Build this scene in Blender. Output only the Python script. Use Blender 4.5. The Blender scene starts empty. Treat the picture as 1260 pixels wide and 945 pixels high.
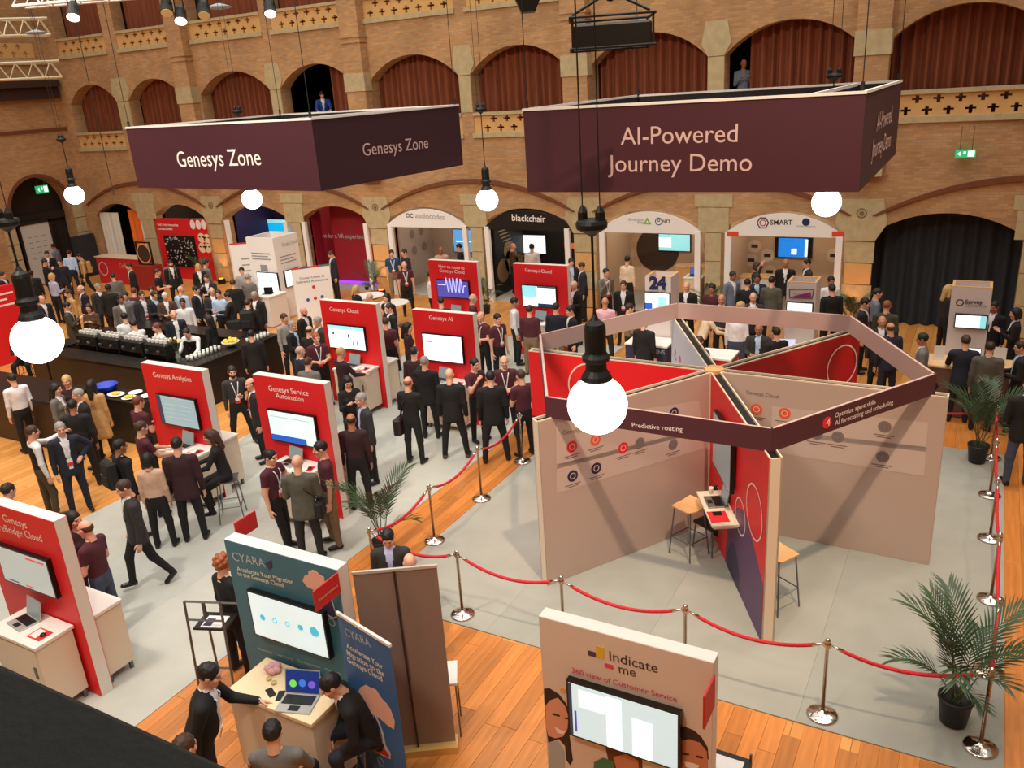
import bpy, math, random
import numpy as np
from mathutils import Matrix, Vector

random.seed(7)
RNG = np.random.default_rng(7)
SC = bpy.context.scene
COL = SC.collection

# ------------------------------------------------------------------ camera
# hall frame: x along the long brick wall, y across the hall, z up, metres.
CAM_H = 6.646
PIT, ROL, YAW, FPX = math.radians(19.65), math.radians(-3.9), math.radians(30.0), 1030.4
_c, _s = math.cos(YAW), math.sin(YAW)
RYAW = np.array([[_c, -_s, 0], [_s, _c, 0], [0, 0, 1.0]])
_fwd = np.array([0, math.cos(PIT), -math.sin(PIT)])
_r0, _u0 = np.array([1.0, 0, 0]), np.array([0, math.sin(PIT), math.cos(PIT)])
C_RIGHT = RYAW @ (_r0 * math.cos(ROL) + _u0 * math.sin(ROL))
C_UP = RYAW @ (-_r0 * math.sin(ROL) + _u0 * math.cos(ROL))
C_FWD = RYAW @ _fwd
cam_data = bpy.data.cameras.new('camera')
cam = bpy.data.objects.new('camera', cam_data)
COL.objects.link(cam)
cam_data.sensor_fit = 'HORIZONTAL'
cam_data.sensor_width = 36.0
cam_data.lens = 36.0 * FPX / 1260.0
cam_data.clip_start = 0.05
cam_data.clip_end = 200
M = Matrix.Identity(4)
for i in range(3):
    M[i][0], M[i][1], M[i][2] = C_RIGHT[i], C_UP[i], -C_FWD[i]
M[2][3] = CAM_H
cam.matrix_world = M
SC.camera = cam

# ------------------------------------------------------------------ light
SC.view_settings.view_transform = 'Standard'
SC.view_settings.look = 'None'
SC.view_settings.gamma = 1.0
SC.view_settings.use_curve_mapping = False
SC.view_settings.exposure = 0.0

world = bpy.data.worlds.new('skylight')
SC.world = world
world.use_nodes = True
world.node_tree.nodes['Background'].inputs[0].default_value = (1.0, 0.93, 0.83, 1)
world.node_tree.nodes['Background'].inputs[1].default_value = 0.4


def lamp_light(name, kind, loc, target, energy, color, size=0.5, angle=60, blend=0.6):
    d = bpy.data.lights.new(name, kind)
    d.energy = energy
    d.color = color
    if kind == 'SPOT':
        d.spot_size = math.radians(angle)
        d.spot_blend = blend
        d.shadow_soft_size = size
    elif kind == 'AREA':
        d.shape = 'DISK'
        d.size = size
    else:
        d.shadow_soft_size = size
    o = bpy.data.objects.new(name, d)
    COL.objects.link(o)
    o.location = loc
    if target is not None:
        o.rotation_euler = (Vector(target) - Vector(loc)).to_track_quat('-Z', 'Y').to_euler()
    return o


# the glazed roof of the hall, a broad soft light from straight above
sky = bpy.data.lights.new('roof_skylight', 'AREA')
sky.shape = 'RECTANGLE'
sky.size, sky.size_y = 40.0, 20.0
sky.energy = 2900
sky.color = (1.0, 0.95, 0.88)
sky.spread = math.radians(120)
sky_o = bpy.data.objects.new('roof_skylight', sky)
COL.objects.link(sky_o)
sky_o.location = (-13.0, 11.5, 16.0)

# theatre spots rigged high under the roof of the hall, with added fill spots among them
lamp_light('stage_spot_key', 'SPOT', (0.15, 4.93, 12.8), (-3.4, 12.0, 0), 4300, (1.0, 0.72, 0.48), 0.16, 50, 0.8)
lamp_light('stage_spot_genesys', 'SPOT', (-9.0, 1.5, 13.5), (-10.8, 9.5, 0), 3600, (1.0, 0.9, 0.78), 0.5, 75, 0.8)
lamp_light('fill_spot_front', 'SPOT', (-3.5, 0.75, 9.0), (-4.6, 5.4, 1.2), 1050, (1.0, 0.88, 0.74), 0.5, 80, 0.8)  # added fill for the front booth faces, no known fixture there
lamp_light('stage_spot_bar', 'SPOT', (-14.0, 6.0, 14.0), (-19.0, 13.0, 0), 3000, (1.0, 0.88, 0.72), 0.6, 75, 0.8)
lamp_light('fill_spot_arcade', 'SPOT', (-8.0, 4.0, 14.0), (-11.5, 22.0, 2.8), 4500, (1.0, 0.88, 0.7), 0.6, 75, 0.9)  # added fill to brighten the arcade and its white headers
lamp_light('fill_spot_wall', 'SPOT', (-20.0, 4.0, 14.0), (-25.0, 23.0, 5.5), 2800, (1.0, 0.86, 0.66), 0.6, 75, 0.9)  # added fill to brighten the upper left of the brick wall
lamp_light('stage_spot_cross', 'SPOT', (4.5, 17.0, 12.0), (0.0, 11.5, 0), 900, (1.0, 0.74, 0.48), 0.2, 60, 0.8)

# ------------------------------------------------------------------ pixel -> place helpers
CAM_P = np.array([0, 0, CAM_H])


def ray(u, v):
    return C_FWD * FPX + (u - 630.0) * C_RIGHT - (v - 472.5) * C_UP


def at_z(u, v, z=0.0):
    d = ray(u, v)
    return CAM_P + d * ((z - CAM_H) / d[2])


def at_y(u, v, y):
    d = ray(u, v)
    return CAM_P + d * (y / d[1])


def at_plane(u, v, p0, n):
    d = ray(u, v)
    n = np.asarray(n, float)
    return CAM_P + d * (((np.asarray(p0, float) - CAM_P) @ n) / (d @ n))


def at_depth(u, v, dep):
    return CAM_P + ray(u, v) * (dep / FPX)


def at_dist(u, v, dist):
    d = ray(u, v)
    return CAM_P + d / np.linalg.norm(d) * dist


# ------------------------------------------------------------------ materials
def lin(c):
    return tuple((x / 255 / 12.92) if x / 255 <= 0.04045 else ((x / 255 + 0.055) / 1.055) ** 2.4 for x in c)


MATS = {}


def mat(name, col=(128, 128, 128), rough=0.6, metal=0.0, emit=0.0, noise=0.0, scale=8.0, bump=0.0, stretch=None, rnd=0.0, spec=None, trans=0.0):
    """plain procedural material: a colour with optional noise, relief and per-object variation"""
    if name in MATS:
        return MATS[name]
    m = bpy.data.materials.new(name)
    m.use_nodes = True
    nt = m.node_tree
    b = nt.nodes['Principled BSDF']
    c = lin(col)
    b.inputs['Base Color'].default_value = (*c, 1)
    b.inputs['Roughness'].default_value = rough
    b.inputs['Metallic'].default_value = metal
    if spec is not None:
        b.inputs['Specular IOR Level'].default_value = spec
    if trans:
        b.inputs['Transmission Weight'].default_value = trans
    if emit:
        b.inputs['Emission Color'].default_value = (*c, 1)
        b.inputs['Emission Strength'].default_value = emit
    if noise or rnd:
        tc = nt.nodes.new('ShaderNodeTexCoord')
        mp = nt.nodes.new('ShaderNodeMapping')
        if stretch:
            mp.inputs['Scale'].default_value = stretch
        nt.links.new(tc.outputs['Object'], mp.inputs['Vector'])
        nz = nt.nodes.new('ShaderNodeTexNoise')
        nz.inputs['Scale'].default_value = scale
        nz.inputs['Detail'].default_value = 5
        nt.links.new(mp.outputs['Vector'], nz.inputs['Vector'])
        mr = nt.nodes.new('ShaderNodeMapRange')
        mr.inputs['From Min'].default_value = 0.3
        mr.inputs['From Max'].default_value = 0.7
        mr.inputs['To Min'].default_value = 1 - noise
        mr.inputs['To Max'].default_value = 1 + noise
        nt.links.new(nz.outputs['Fac'], mr.inputs['Value'])
        hsv = nt.nodes.new('ShaderNodeHueSaturation')
        hsv.inputs['Color'].default_value = (*c, 1)
        last = mr.outputs['Result']
        if rnd:
            oi = nt.nodes.new('ShaderNodeObjectInfo')
            m2 = nt.nodes.new('ShaderNodeMapRange')
            m2.inputs['To Min'].default_value = 1 - rnd
            m2.inputs['To Max'].default_value = 1 + rnd
            nt.links.new(oi.outputs['Random'], m2.inputs['Value'])
            mu = nt.nodes.new('ShaderNodeMath')
            mu.operation = 'MULTIPLY'
            nt.links.new(last, mu.inputs[0])
            nt.links.new(m2.outputs['Result'], mu.inputs[1])
            last = mu.outputs[0]
        nt.links.new(last, hsv.inputs['Value'])
        nt.links.new(hsv.outputs['Color'], b.inputs['Base Color'])
        if bump:
            bp = nt.nodes.new('ShaderNodeBump')
            bp.inputs['Strength'].default_value = bump
            bp.inputs['Distance'].default_value = 0.02
            nt.links.new(nz.outputs['Fac'], bp.inputs['Height'])
            nt.links.new(bp.outputs['Normal'], b.inputs['Normal'])
    MATS[name] = m
    return m


def brick_mat(name, c1, c2, mortar):
    m = bpy.data.materials.new(name)
    m.use_nodes = True
    nt = m.node_tree
    b = nt.nodes['Principled BSDF']
    b.inputs['Roughness'].default_value = 0.9
    tc = nt.nodes.new('ShaderNodeTexCoord')
    sx = nt.nodes.new('ShaderNodeSeparateXYZ')
    nt.links.new(tc.outputs['Object'], sx.inputs[0])
    ad = nt.nodes.new('ShaderNodeMath')
    nt.links.new(sx.outputs[0], ad.inputs[0])
    nt.links.new(sx.outputs[1], ad.inputs[1])
    cb = nt.nodes.new('ShaderNodeCombineXYZ')
    nt.links.new(ad.outputs[0], cb.inputs[0])
    nt.links.new(sx.outputs[2], cb.inputs[1])
    bt = nt.nodes.new('ShaderNodeTexBrick')
    bt.inputs['Color1'].default_value = (*lin(c1), 1)
    bt.inputs['Color2'].default_value = (*lin(c2), 1)
    bt.inputs['Mortar'].default_value = (*lin(mortar), 1)
    bt.inputs['Scale'].default_value = 1.0
    bt.inputs['Brick Width'].default_value = 0.22
    bt.inputs['Row Height'].default_value = 0.068
    bt.inputs['Mortar Size'].default_value = 0.008
    nt.links.new(cb.outputs[0], bt.inputs['Vector'])
    nz = nt.nodes.new('ShaderNodeTexNoise')
    nz.inputs['Scale'].default_value = 0.9
    nz.inputs['Detail'].default_value = 6
    nt.links.new(tc.outputs['Object'], nz.inputs['Vector'])
    mr = nt.nodes.new('ShaderNodeMapRange')
    mr.inputs['From Min'].default_value = 0.3
    mr.inputs['From Max'].default_value = 0.7
    mr.inputs['To Min'].default_value = 0.82
    mr.inputs['To Max'].default_value = 1.15
    nt.links.new(nz.outputs['Fac'], mr.inputs['Value'])
    hs = nt.nodes.new('ShaderNodeHueSaturation')
    nt.links.new(bt.outputs['Color'], hs.inputs['Color'])
    nt.links.new(mr.outputs['Result'], hs.inputs['Value'])
    nt.links.new(hs.outputs['Color'], b.inputs['Base Color'])
    bp = nt.nodes.new('ShaderNodeBump')
    bp.inputs['Strength'].default_value = 0.4
    bp.inputs['Distance'].default_value = 0.01
    nt.links.new(bt.outputs['Fac'], bp.inputs['Height'])
    bp.invert = True
    nt.links.new(bp.outputs['Normal'], b.inputs['Normal'])
    MATS[name] = m
    return m


def plank_mat(name, c1, c2, mortar, bw=2.2, rh=0.2):
    """boards running along y for floor further away than single planks can be told apart"""
    m = bpy.data.materials.new(name)
    m.use_nodes = True
    nt = m.node_tree
    b = nt.nodes['Principled BSDF']
    b.inputs['Roughness'].default_value = 0.32
    tc = nt.nodes.new('ShaderNodeTexCoord')
    sx = nt.nodes.new('ShaderNodeSeparateXYZ')
    nt.links.new(tc.outputs['Object'], sx.inputs[0])
    cb = nt.nodes.new('ShaderNodeCombineXYZ')
    nt.links.new(sx.outputs[1], cb.inputs[0])
    nt.links.new(sx.outputs[0], cb.inputs[1])
    bt = nt.nodes.new('ShaderNodeTexBrick')
    bt.inputs['Color1'].default_value = (*lin(c1), 1)
    bt.inputs['Color2'].default_value = (*lin(c2), 1)
    bt.inputs['Mortar'].default_value = (*lin(mortar), 1)
    bt.inputs['Scale'].default_value = 1.0
    bt.inputs['Brick Width'].default_value = bw
    bt.inputs['Row Height'].default_value = rh
    bt.inputs['Mortar Size'].default_value = 0.004
    bt.offset = 0.37
    nt.links.new(cb.outputs[0], bt.inputs['Vector'])
    nt.links.new(bt.outputs['Color'], b.inputs['Base Color'])
    MATS[name] = m
    return m


# ------------------------------------------------------------------ mesh building
def frame(o, x, y, z):
    """4x4 numpy matrix from an origin and three axes"""
    m = np.eye(4)
    m[:3, 0], m[:3, 1], m[:3, 2], m[:3, 3] = x, y, z, o
    return m


def place(loc, rz=0.0):
    m = np.eye(4)
    c, s = math.cos(rz), math.sin(rz)
    m[:2, :2] = [[c, -s], [s, c]]
    m[:3, 3] = loc
    return m


class MB:
    def __init__(self, tf=None):
        self.v, self.f, self.m, self.tf = [], [], [], tf

    def add(self, vs, fs, m=0):
        vs = np.asarray(vs, float)
        if self.tf is not None:
            vs = vs @ self.tf[:3, :3].T + self.tf[:3, 3]
        n = len(self.v)
        self.v += [tuple(q) for q in vs]
        self.f += [tuple(i + n for i in q) for q in fs]
        self.m += [m] * len(fs)
        return self

    def box(self, x0, x1, y0, y1, z0, z1, m=0):
        return self.add([(x0, y0, z0), (x1, y0, z0), (x1, y1, z0), (x0, y1, z0), (x0, y0, z1), (x1, y0, z1), (x1, y1, z1), (x0, y1, z1)],
                        [(0, 3, 2, 1), (4, 5, 6, 7), (0, 1, 5, 4), (1, 2, 6, 5), (2, 3, 7, 6), (3, 0, 4, 7)], m)

    def bevbox(self, x0, x1, y0, y1, z0, z1, r=0.01, m=0):
        """box with chamfered vertical and top edges"""
        a = [(x0 + r, y0), (x1 - r, y0), (x1, y0 + r), (x1, y1 - r), (x1 - r, y1), (x0 + r, y1), (x0, y1 - r), (x0, y0 + r)]
        cx, cy = (x0 + x1) / 2, (y0 + y1) / 2
        b = [(cx + (x - cx) * (1 - 2 * r / max(x1 - x0, 1e-6)), cy + (y - cy) * (1 - 2 * r / max(y1 - y0, 1e-6))) for x, y in a]
        vs = [(*q, z0) for q in a] + [(*q, z1 - r) for q in a] + [(*q, z1) for q in b]
        fs = [tuple(range(7, -1, -1)), tuple(range(16, 24))]
        for k in (0, 8):
            for i in range(8):
                j = (i + 1) % 8
                fs.append((k + i, k + j, k + 8 + j, k + 8 + i))
        return self.add(vs, fs, m)

    def prism(self, pts, y0, y1, m=0):
        """polygon in x/z (counter-clockwise seen from -y), extruded from y0 to y1"""
        n = len(pts)
        vs = [(x, y0, z) for x, z in pts] + [(x, y1, z) for x, z in pts]
        fs = [tuple(range(n)), tuple(range(2 * n - 1, n - 1, -1))]
        fs += [(i, i + n, (i + 1) % n + n, (i + 1) % n) for i in range(n)]
        return self.add(vs, fs, m)

    def slab(self, pts, z0, z1, m=0):
        """polygon in x/y (counter-clockwise from above), extruded from z0 to z1"""
        n = len(pts)
        vs = [(x, y, z0) for x, y in pts] + [(x, y, z1) for x, y in pts]
        fs = [tuple(range(n - 1, -1, -1)), tuple(range(n, 2 * n))]
        fs += [(i, (i + 1) % n, (i + 1) % n + n, i + n) for i in range(n)]
        return self.add(vs, fs, m)

    def tube(self, path, r, n=8, m=0, caps=True):
        path = [np.asarray(q, float) for q in path]
        rs = r if hasattr(r, '__len__') else [r] * len(path)
        vs, fs = [], []
        up = None
        for i, q in enumerate(path):
            t = path[min(i + 1, len(path) - 1)] - path[max(i - 1, 0)]
            t = t / (np.linalg.norm(t) + 1e-12)
            if up is None:
                a = np.array([0, 0, 1.0]) if abs(t[2]) < 0.9 else np.array([1.0, 0, 0])
                up = a - t * (a @ t)
            else:
                up = up - t * (up @ t)
            up = up / (np.linalg.norm(up) + 1e-12)
            sd = np.cross(t, up)
            for k in range(n):
                a = 2 * math.pi * k / n
                vs.append(q + rs[i] * (math.cos(a) * up + math.sin(a) * sd))
        for i in range(len(path) - 1):
            for k in range(n):
                j = (k + 1) % n
                fs.append((i * n + k, i * n + j, i * n + n + j, i * n + n + k))
        if caps:
            fs.append(tuple(range(n - 1, -1, -1)))
            fs.append(tuple(range((len(path) - 1) * n, len(path) * n)))
        return self.add(vs, fs, m)

    def lathe(self, prof, n=16, c=(0, 0, 0), m=0):
        """profile of (radius, z) turned about the vertical through c"""
        vs, fs = [], []
        for r, z in prof:
            for k in range(n):
                a = 2 * math.pi * k / n
                vs.append((c[0] + r * math.cos(a), c[1] + r * math.sin(a), c[2] + z))
        for i in range(len(prof) - 1):
            for k in range(n):
                j = (k + 1) % n
                fs.append((i * n + k, i * n + j, i * n + n + j, i * n + n + k))
        fs.append(tuple(range(n - 1, -1, -1)))
        fs.append(tuple(range((len(prof) - 1) * n, len(prof) * n)))
        return self.add(vs, fs, m)

    def ball(self, c, r, n=16, m=0, sx=1, sy=1, sz=1):
        k = n // 2
        prof = [(max(1e-4, math.sin(math.pi * i / k)), -math.cos(math.pi * i / k)) for i in range(k + 1)]
        t = MB().lathe(prof, n)
        vs = np.array(t.v) * (r * sx, r * sy, r * sz) + np.asarray(c, float)
        return self.add(vs, t.f, m)

    def disc(self, c, r, m=0, n=20, y=0.0, th=0.004, sx=1.0):
        """round plate in x/z facing -y"""
        return self.prism([(c[0] + r * sx * math.cos(2 * math.pi * i / n), c[1] + r * math.sin(2 * math.pi * i / n)) for i in range(n)], y - th, y, m)

    def ringdisc(self, c, r, w, m=0, n=32, y=0.0, th=0.004, sx=1.0):
        vs, fs = [], []
        for i in range(n):
            a = 2 * math.pi * i / n
            for rr in (r, r - w):
                vs.append((c[0] + rr * sx * math.cos(a), y - th, c[1] + rr * math.sin(a)))
        for i in range(n):
            j = (i + 1) % n
            fs.append((2 * i, 2 * j, 2 * j + 1, 2 * i + 1)[::-1])
        return self.add(vs, fs, m)

    def mesh(self, name, mats, smooth=False):
        me = bpy.data.meshes.new(name)
        me.from_pydata(self.v, [], self.f)
        for x in (mats if isinstance(mats, (list, tuple)) else [mats]):
            me.materials.append(x)
        me.polygons.foreach_set('material_index', self.m)
        if smooth:
            me.polygons.foreach_set('use_smooth', [True] * len(self.f))
        me.update()
        return me


def link(name, data, parent=None, world=False):
    o = bpy.data.objects.new(name, data)
    COL.objects.link(o)
    if parent is not None:
        o.parent = parent
        if world:
            o.matrix_parent_inverse = chain(parent).inverted()
    return o


def chain(o):
    m = o.matrix_basis.copy()
    if o.parent is not None:
        m = chain(o.parent) @ o.matrix_parent_inverse @ m
    return m


def tag(o, label, cat, group=None):
    o['label'] = label
    o['category'] = cat
    if group:
        o['group'] = group
    return o


def thing(name, label, cat, loc=(0, 0, 0), rz=0.0, group=None):
    o = bpy.data.objects.new(name, None)
    COL.objects.link(o)
    o.empty_display_size = 0.1
    o.location = loc
    o.rotation_euler = (0, 0, rz)
    return tag(o, label, cat, group)


def part(name, mb, mats, parent, smooth=False, world=False):
    return link(name, mb.mesh(name, mats, smooth), parent, world)


def struct(name, mb, mats, label=None, smooth=False):
    o = link(name, mb.mesh(name, mats, smooth))
    o['kind'] = 'structure'
    if label:
        o['label'] = label
    return o


def single(name, mb, mats, label, cat, group=None, smooth=False):
    return tag(link(name, mb.mesh(name, mats, smooth)), label, cat, group)


def copy_tree(o, parent=None):
    c = o.copy()
    COL.objects.link(c)
    c.parent = parent
    for ch in list(o.children):
        copy_tree(ch, c)
    return c


RECTS, PEOPLE = [], []          # ground already taken


# text ----------------------------------------------------------------
TXT = {}


def text_mesh(s, bold=0.0):
    k = (s, bold)
    if k not in TXT:
        cu = bpy.data.curves.new('text', 'FONT')
        cu.body = s
        cu.size = 1.0
        cu.align_x = 'LEFT'
        cu.resolution_u = 3
        cu.offset = bold
        o = bpy.data.objects.new('text', cu)
        me = bpy.data.meshes.new_from_object(o)
        bpy.data.objects.remove(o)
        n = len(me.vertices)
        co = np.empty(n * 3)
        me.vertices.foreach_get('co', co)
        co = co.reshape(-1, 3)
        fs = [tuple(p.vertices) for p in me.polygons]
        bpy.data.meshes.remove(me)
        TXT[k] = (co, fs)
    return TXT[k]


def text(s, p0, p1, n, parent, m, name='lettering', off=0.004, h=None, bold=0.0, shear=0.0):
    """lettering whose baseline runs from p0 to p1 on a surface facing n (all world places)"""
    co, fs = text_mesh(s, bold)
    p0, p1, n = (np.asarray(q, float) for q in (p0, p1, n))
    n = n / np.linalg.norm(n)
    x = p1 - p0
    L = np.linalg.norm(x)
    x = x / L
    y = np.cross(n, x)
    mn, mx = co[:, 0].min(), co[:, 0].max()
    k = L / (mx - mn)
    ky = k if h is None else h / 0.72
    xx = (co[:, 0] - mn) * k + shear * co[:, 1] * ky
    v = p0 + np.outer(xx, x) + np.outer(co[:, 1] * ky, y) + n * off
    # one object for each word
    lo = np.array([min(co[i, 0] for i in f) for f in fs])
    hi = np.array([max(co[i, 0] for i in f) for f in fs])
    words, cur, end = [], [], -9.0
    for i in np.argsort(lo):
        if cur and lo[i] - end > .16:
            words.append(cur)
            cur = []
        cur.append(i)
        end = max(end, hi[i]) if len(cur) > 1 else hi[i]
    words.append(cur)
    for wd in words:
        mb = MB()
        ids = sorted({j for i in wd for j in fs[i]})
        mp = {j: k for k, j in enumerate(ids)}
        mb.v = [tuple(v[j]) for j in ids]
        mb.f = [tuple(mp[j] for j in fs[i]) for i in wd]
        mb.m = [0] * len(wd)
        part(name, mb, m, parent, world=True)
# ================================================================== people
def roundcone(P, a, b, ra, rb):
    a, b = np.asarray(a, float), np.asarray(b, float)
    ab = b - a
    L2 = ab @ ab + 1e-12
    t = np.clip(((P - a) @ ab) / L2, 0, 1)
    return np.linalg.norm(P - a - t[..., None] * ab, axis=-1) - (ra + (rb - ra) * t)


class Field:
    """signed distance field of tapered limbs, blended where they join"""

    def __init__(self, lo, hi, h):
        self.h = h
        self.lo = np.asarray(lo, float)
        self.n = np.ceil((np.asarray(hi, float) - self.lo) / h).astype(int) + 1
        ax = [self.lo[i] + h * np.arange(self.n[i]) for i in range(3)]
        self.P = np.stack(np.meshgrid(*ax, indexing='ij'), -1)
        self.d = np.full(self.n, 0.12)
        self.raw = np.full(self.n, 0.12)
        self.c = np.zeros(self.n, int)

    def sub(self, lo, hi):
        i0 = np.clip(np.floor((np.asarray(lo) - self.lo) / self.h).astype(int), 0, self.n)
        i1 = np.clip(np.ceil((np.asarray(hi) - self.lo) / self.h).astype(int) + 1, 0, self.n)
        return tuple(slice(a, b) for a, b in zip(i0, i1))

    def cone(self, a, b, ra, rb, cls, k=0.03, sy=1.0, F=None, carve=False, zc=None):
        """limb from a to b; sy flattens it front to back; F = (origin, rotation) of its own frame"""
        a, b = np.asarray(a, float), np.asarray(b, float)
        O, R = F if F else (np.zeros(3), np.eye(3))
        wa, wb = O + R @ a, O + R @ b
        pad = max(ra, rb) + 0.09
        s = self.sub(np.minimum(wa, wb) - pad, np.maximum(wa, wb) + pad)
        P = self.P[s]
        if P.size == 0:
            return
        Q = (P - O) @ R
        if sy != 1.0:
            Q = Q.copy()
            cy = (a[1] + b[1]) / 2
            Q[..., 1] = cy + (Q[..., 1] - cy) / sy
        d = roundcone(Q, a, b, ra, rb)
        if sy < 1.0:
            d = d * (0.5 + 0.5 * sy)
        if zc is not None:
            d = np.maximum(d, zc - Q[..., 2])
        self._mix(s, d, cls, k, carve)

    def ell(self, c, r, cls, k=0.02, carve=False):
        c, r = np.asarray(c, float), np.asarray(r, float)
        s = self.sub(c - r - 0.06, c + r + 0.06)
        q = (self.P[s] - c) / r
        ln = np.linalg.norm(q, axis=-1)
        g = np.linalg.norm(q / r, axis=-1) + 1e-9
        self._mix(s, ln * (ln - 1) / g, cls, k, carve)

    def _mix(self, s, d, cls, k, carve):
        D = self.d[s]
        if carve:
            h = np.clip(0.5 - 0.5 * (D + d) / k, 0, 1)
            self.d[s] = D * (1 - h) - d * h + k * h * (1 - h)
            return
        h = np.clip(0.5 + 0.5 * (D - d) / k, 0, 1)
        self.d[s] = D * (1 - h) + d * h - k * h * (1 - h)
        m = d < self.raw[s]
        self.c[s] = np.where(m, cls, self.c[s])
        self.raw[s] = np.where(m, d, self.raw[s])

    def net(self):
        """surface nets: one vertex in each cell the surface passes, one quad over each crossed edge"""
        d = self.d
        S = d < 0
        nx, ny, nz = d.shape
        sh = (nx - 1, ny - 1, nz - 1)
        acc = np.zeros(sh + (3,))
        cnt = np.zeros(sh)
        cor = [(i, j, k) for i in (0, 1) for j in (0, 1) for k in (0, 1)]
        g = lambda A, o: A[o[0]:o[0] + sh[0], o[1]:o[1] + sh[1], o[2]:o[2] + sh[2]]
        for a in cor:
            for ax in range(3):
                if a[ax]:
                    continue
                b = list(a)
                b[ax] = 1
                da, db = g(d, a), g(d, b)
                x = (da < 0) != (db < 0)
                t = np.where(x, da / np.where(x, da - db, 1), 0)
                for i in range(3):
                    acc[..., i] += np.where(x, a[i] + (t if i == ax else 0), 0)
                cnt += x
        act = cnt > 0
        idx = np.full(sh, -1)
        idx[act] = np.arange(act.sum())
        ijk = np.argwhere(act)
        V = self.lo + self.h * (ijk + acc[act] / cnt[act][:, None])
        quads, qc = [], []
        for ax in range(3):
            o = [slice(None)] * 3
            o[ax] = slice(0, -1)
            o2 = [slice(None)] * 3
            o2[ax] = slice(1, None)
            A, B = S[tuple(o)], S[tuple(o2)]
            X = A != B
            E = np.argwhere(X)
            u, w = [(1, 2), (2, 0), (0, 1)][ax]
            ok = (E[:, u] > 0) & (E[:, w] > 0) & (E[:, u] < d.shape[u] - 1) & (E[:, w] < d.shape[w] - 1)
            E = E[ok]
            if len(E) == 0:
                continue
            ins = A[tuple(E.T)]

            def cell(du, dw):
                q = E.copy()
                q[:, u] -= du
                q[:, w] -= dw
                return idx[tuple(q.T)]
            Q = np.stack([cell(0, 0), cell(1, 0), cell(1, 1), cell(0, 1)], 1)
            Q = np.where(ins[:, None], Q, Q[:, ::-1])
            quads.append(Q)
            Ein = E.copy()
            Ein[:, ax] += (~ins)
            qc.append(self.c[tuple(Ein.T)])
        return V, np.concatenate(quads), np.concatenate(qc)


# material classes of a body mesh
SKIN, TOP, SHIRT, PANTS, SHOE, BEARD, TIE, EYE, LIP = range(9)
HEADS, HAIRS = {}, {}


def head_geo(h, beard=False):
    k = (h, beard)
    if k not in HEADS:
        f = Field((-.11, -.13, -.18), (.11, .14, .14), h)
        f.ell((0, -.012, .022), (.074, .094, .093), SKIN, .02)
        f.ell((0, .022, -.045), (.057, .07, .076), SKIN, .03)
        f.cone((-.012, .062, -.1), (.012, .062, -.1), .02, .02, SKIN, .03)
        f.cone((-.034, .075, .032), (.034, .075, .032), .014, .014, SKIN, .015)
        for s in (-1, 1):
            f.ell((s * .031, .098, .01), (.014, .013, .010), SKIN, .01, carve=True)
            f.ell((s * .031, .076, .009), (.0105, .0135, .0085), EYE, .002)
            f.ell((s * .042, .066, -.025), (.022, .02, .022), SKIN, .02)
            f.ell((s * .077, -.006, .0), (.011, .022, .032), SKIN, .008)
        f.cone((0, .088, .018), (0, .108, -.022), .007, .013, SKIN, .012)
        f.cone((-.018, .083, -.056), (.018, .083, -.056), .0085, .0085, LIP, .006)
        f.cone((0, -.012, -.03), (0, -.03, -.175), .054, .058, SKIN, .03)
        V, Q, c = f.net()
        if beard:
            m = V[Q].mean(1)
            c = np.where((m[:, 2] < -.048) & (m[:, 1] > .005) & (m[:, 2] > -.125) & (c != LIP), BEARD, c)
        HEADS[k] = (V, Q, c)
    return HEADS[k]


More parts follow.
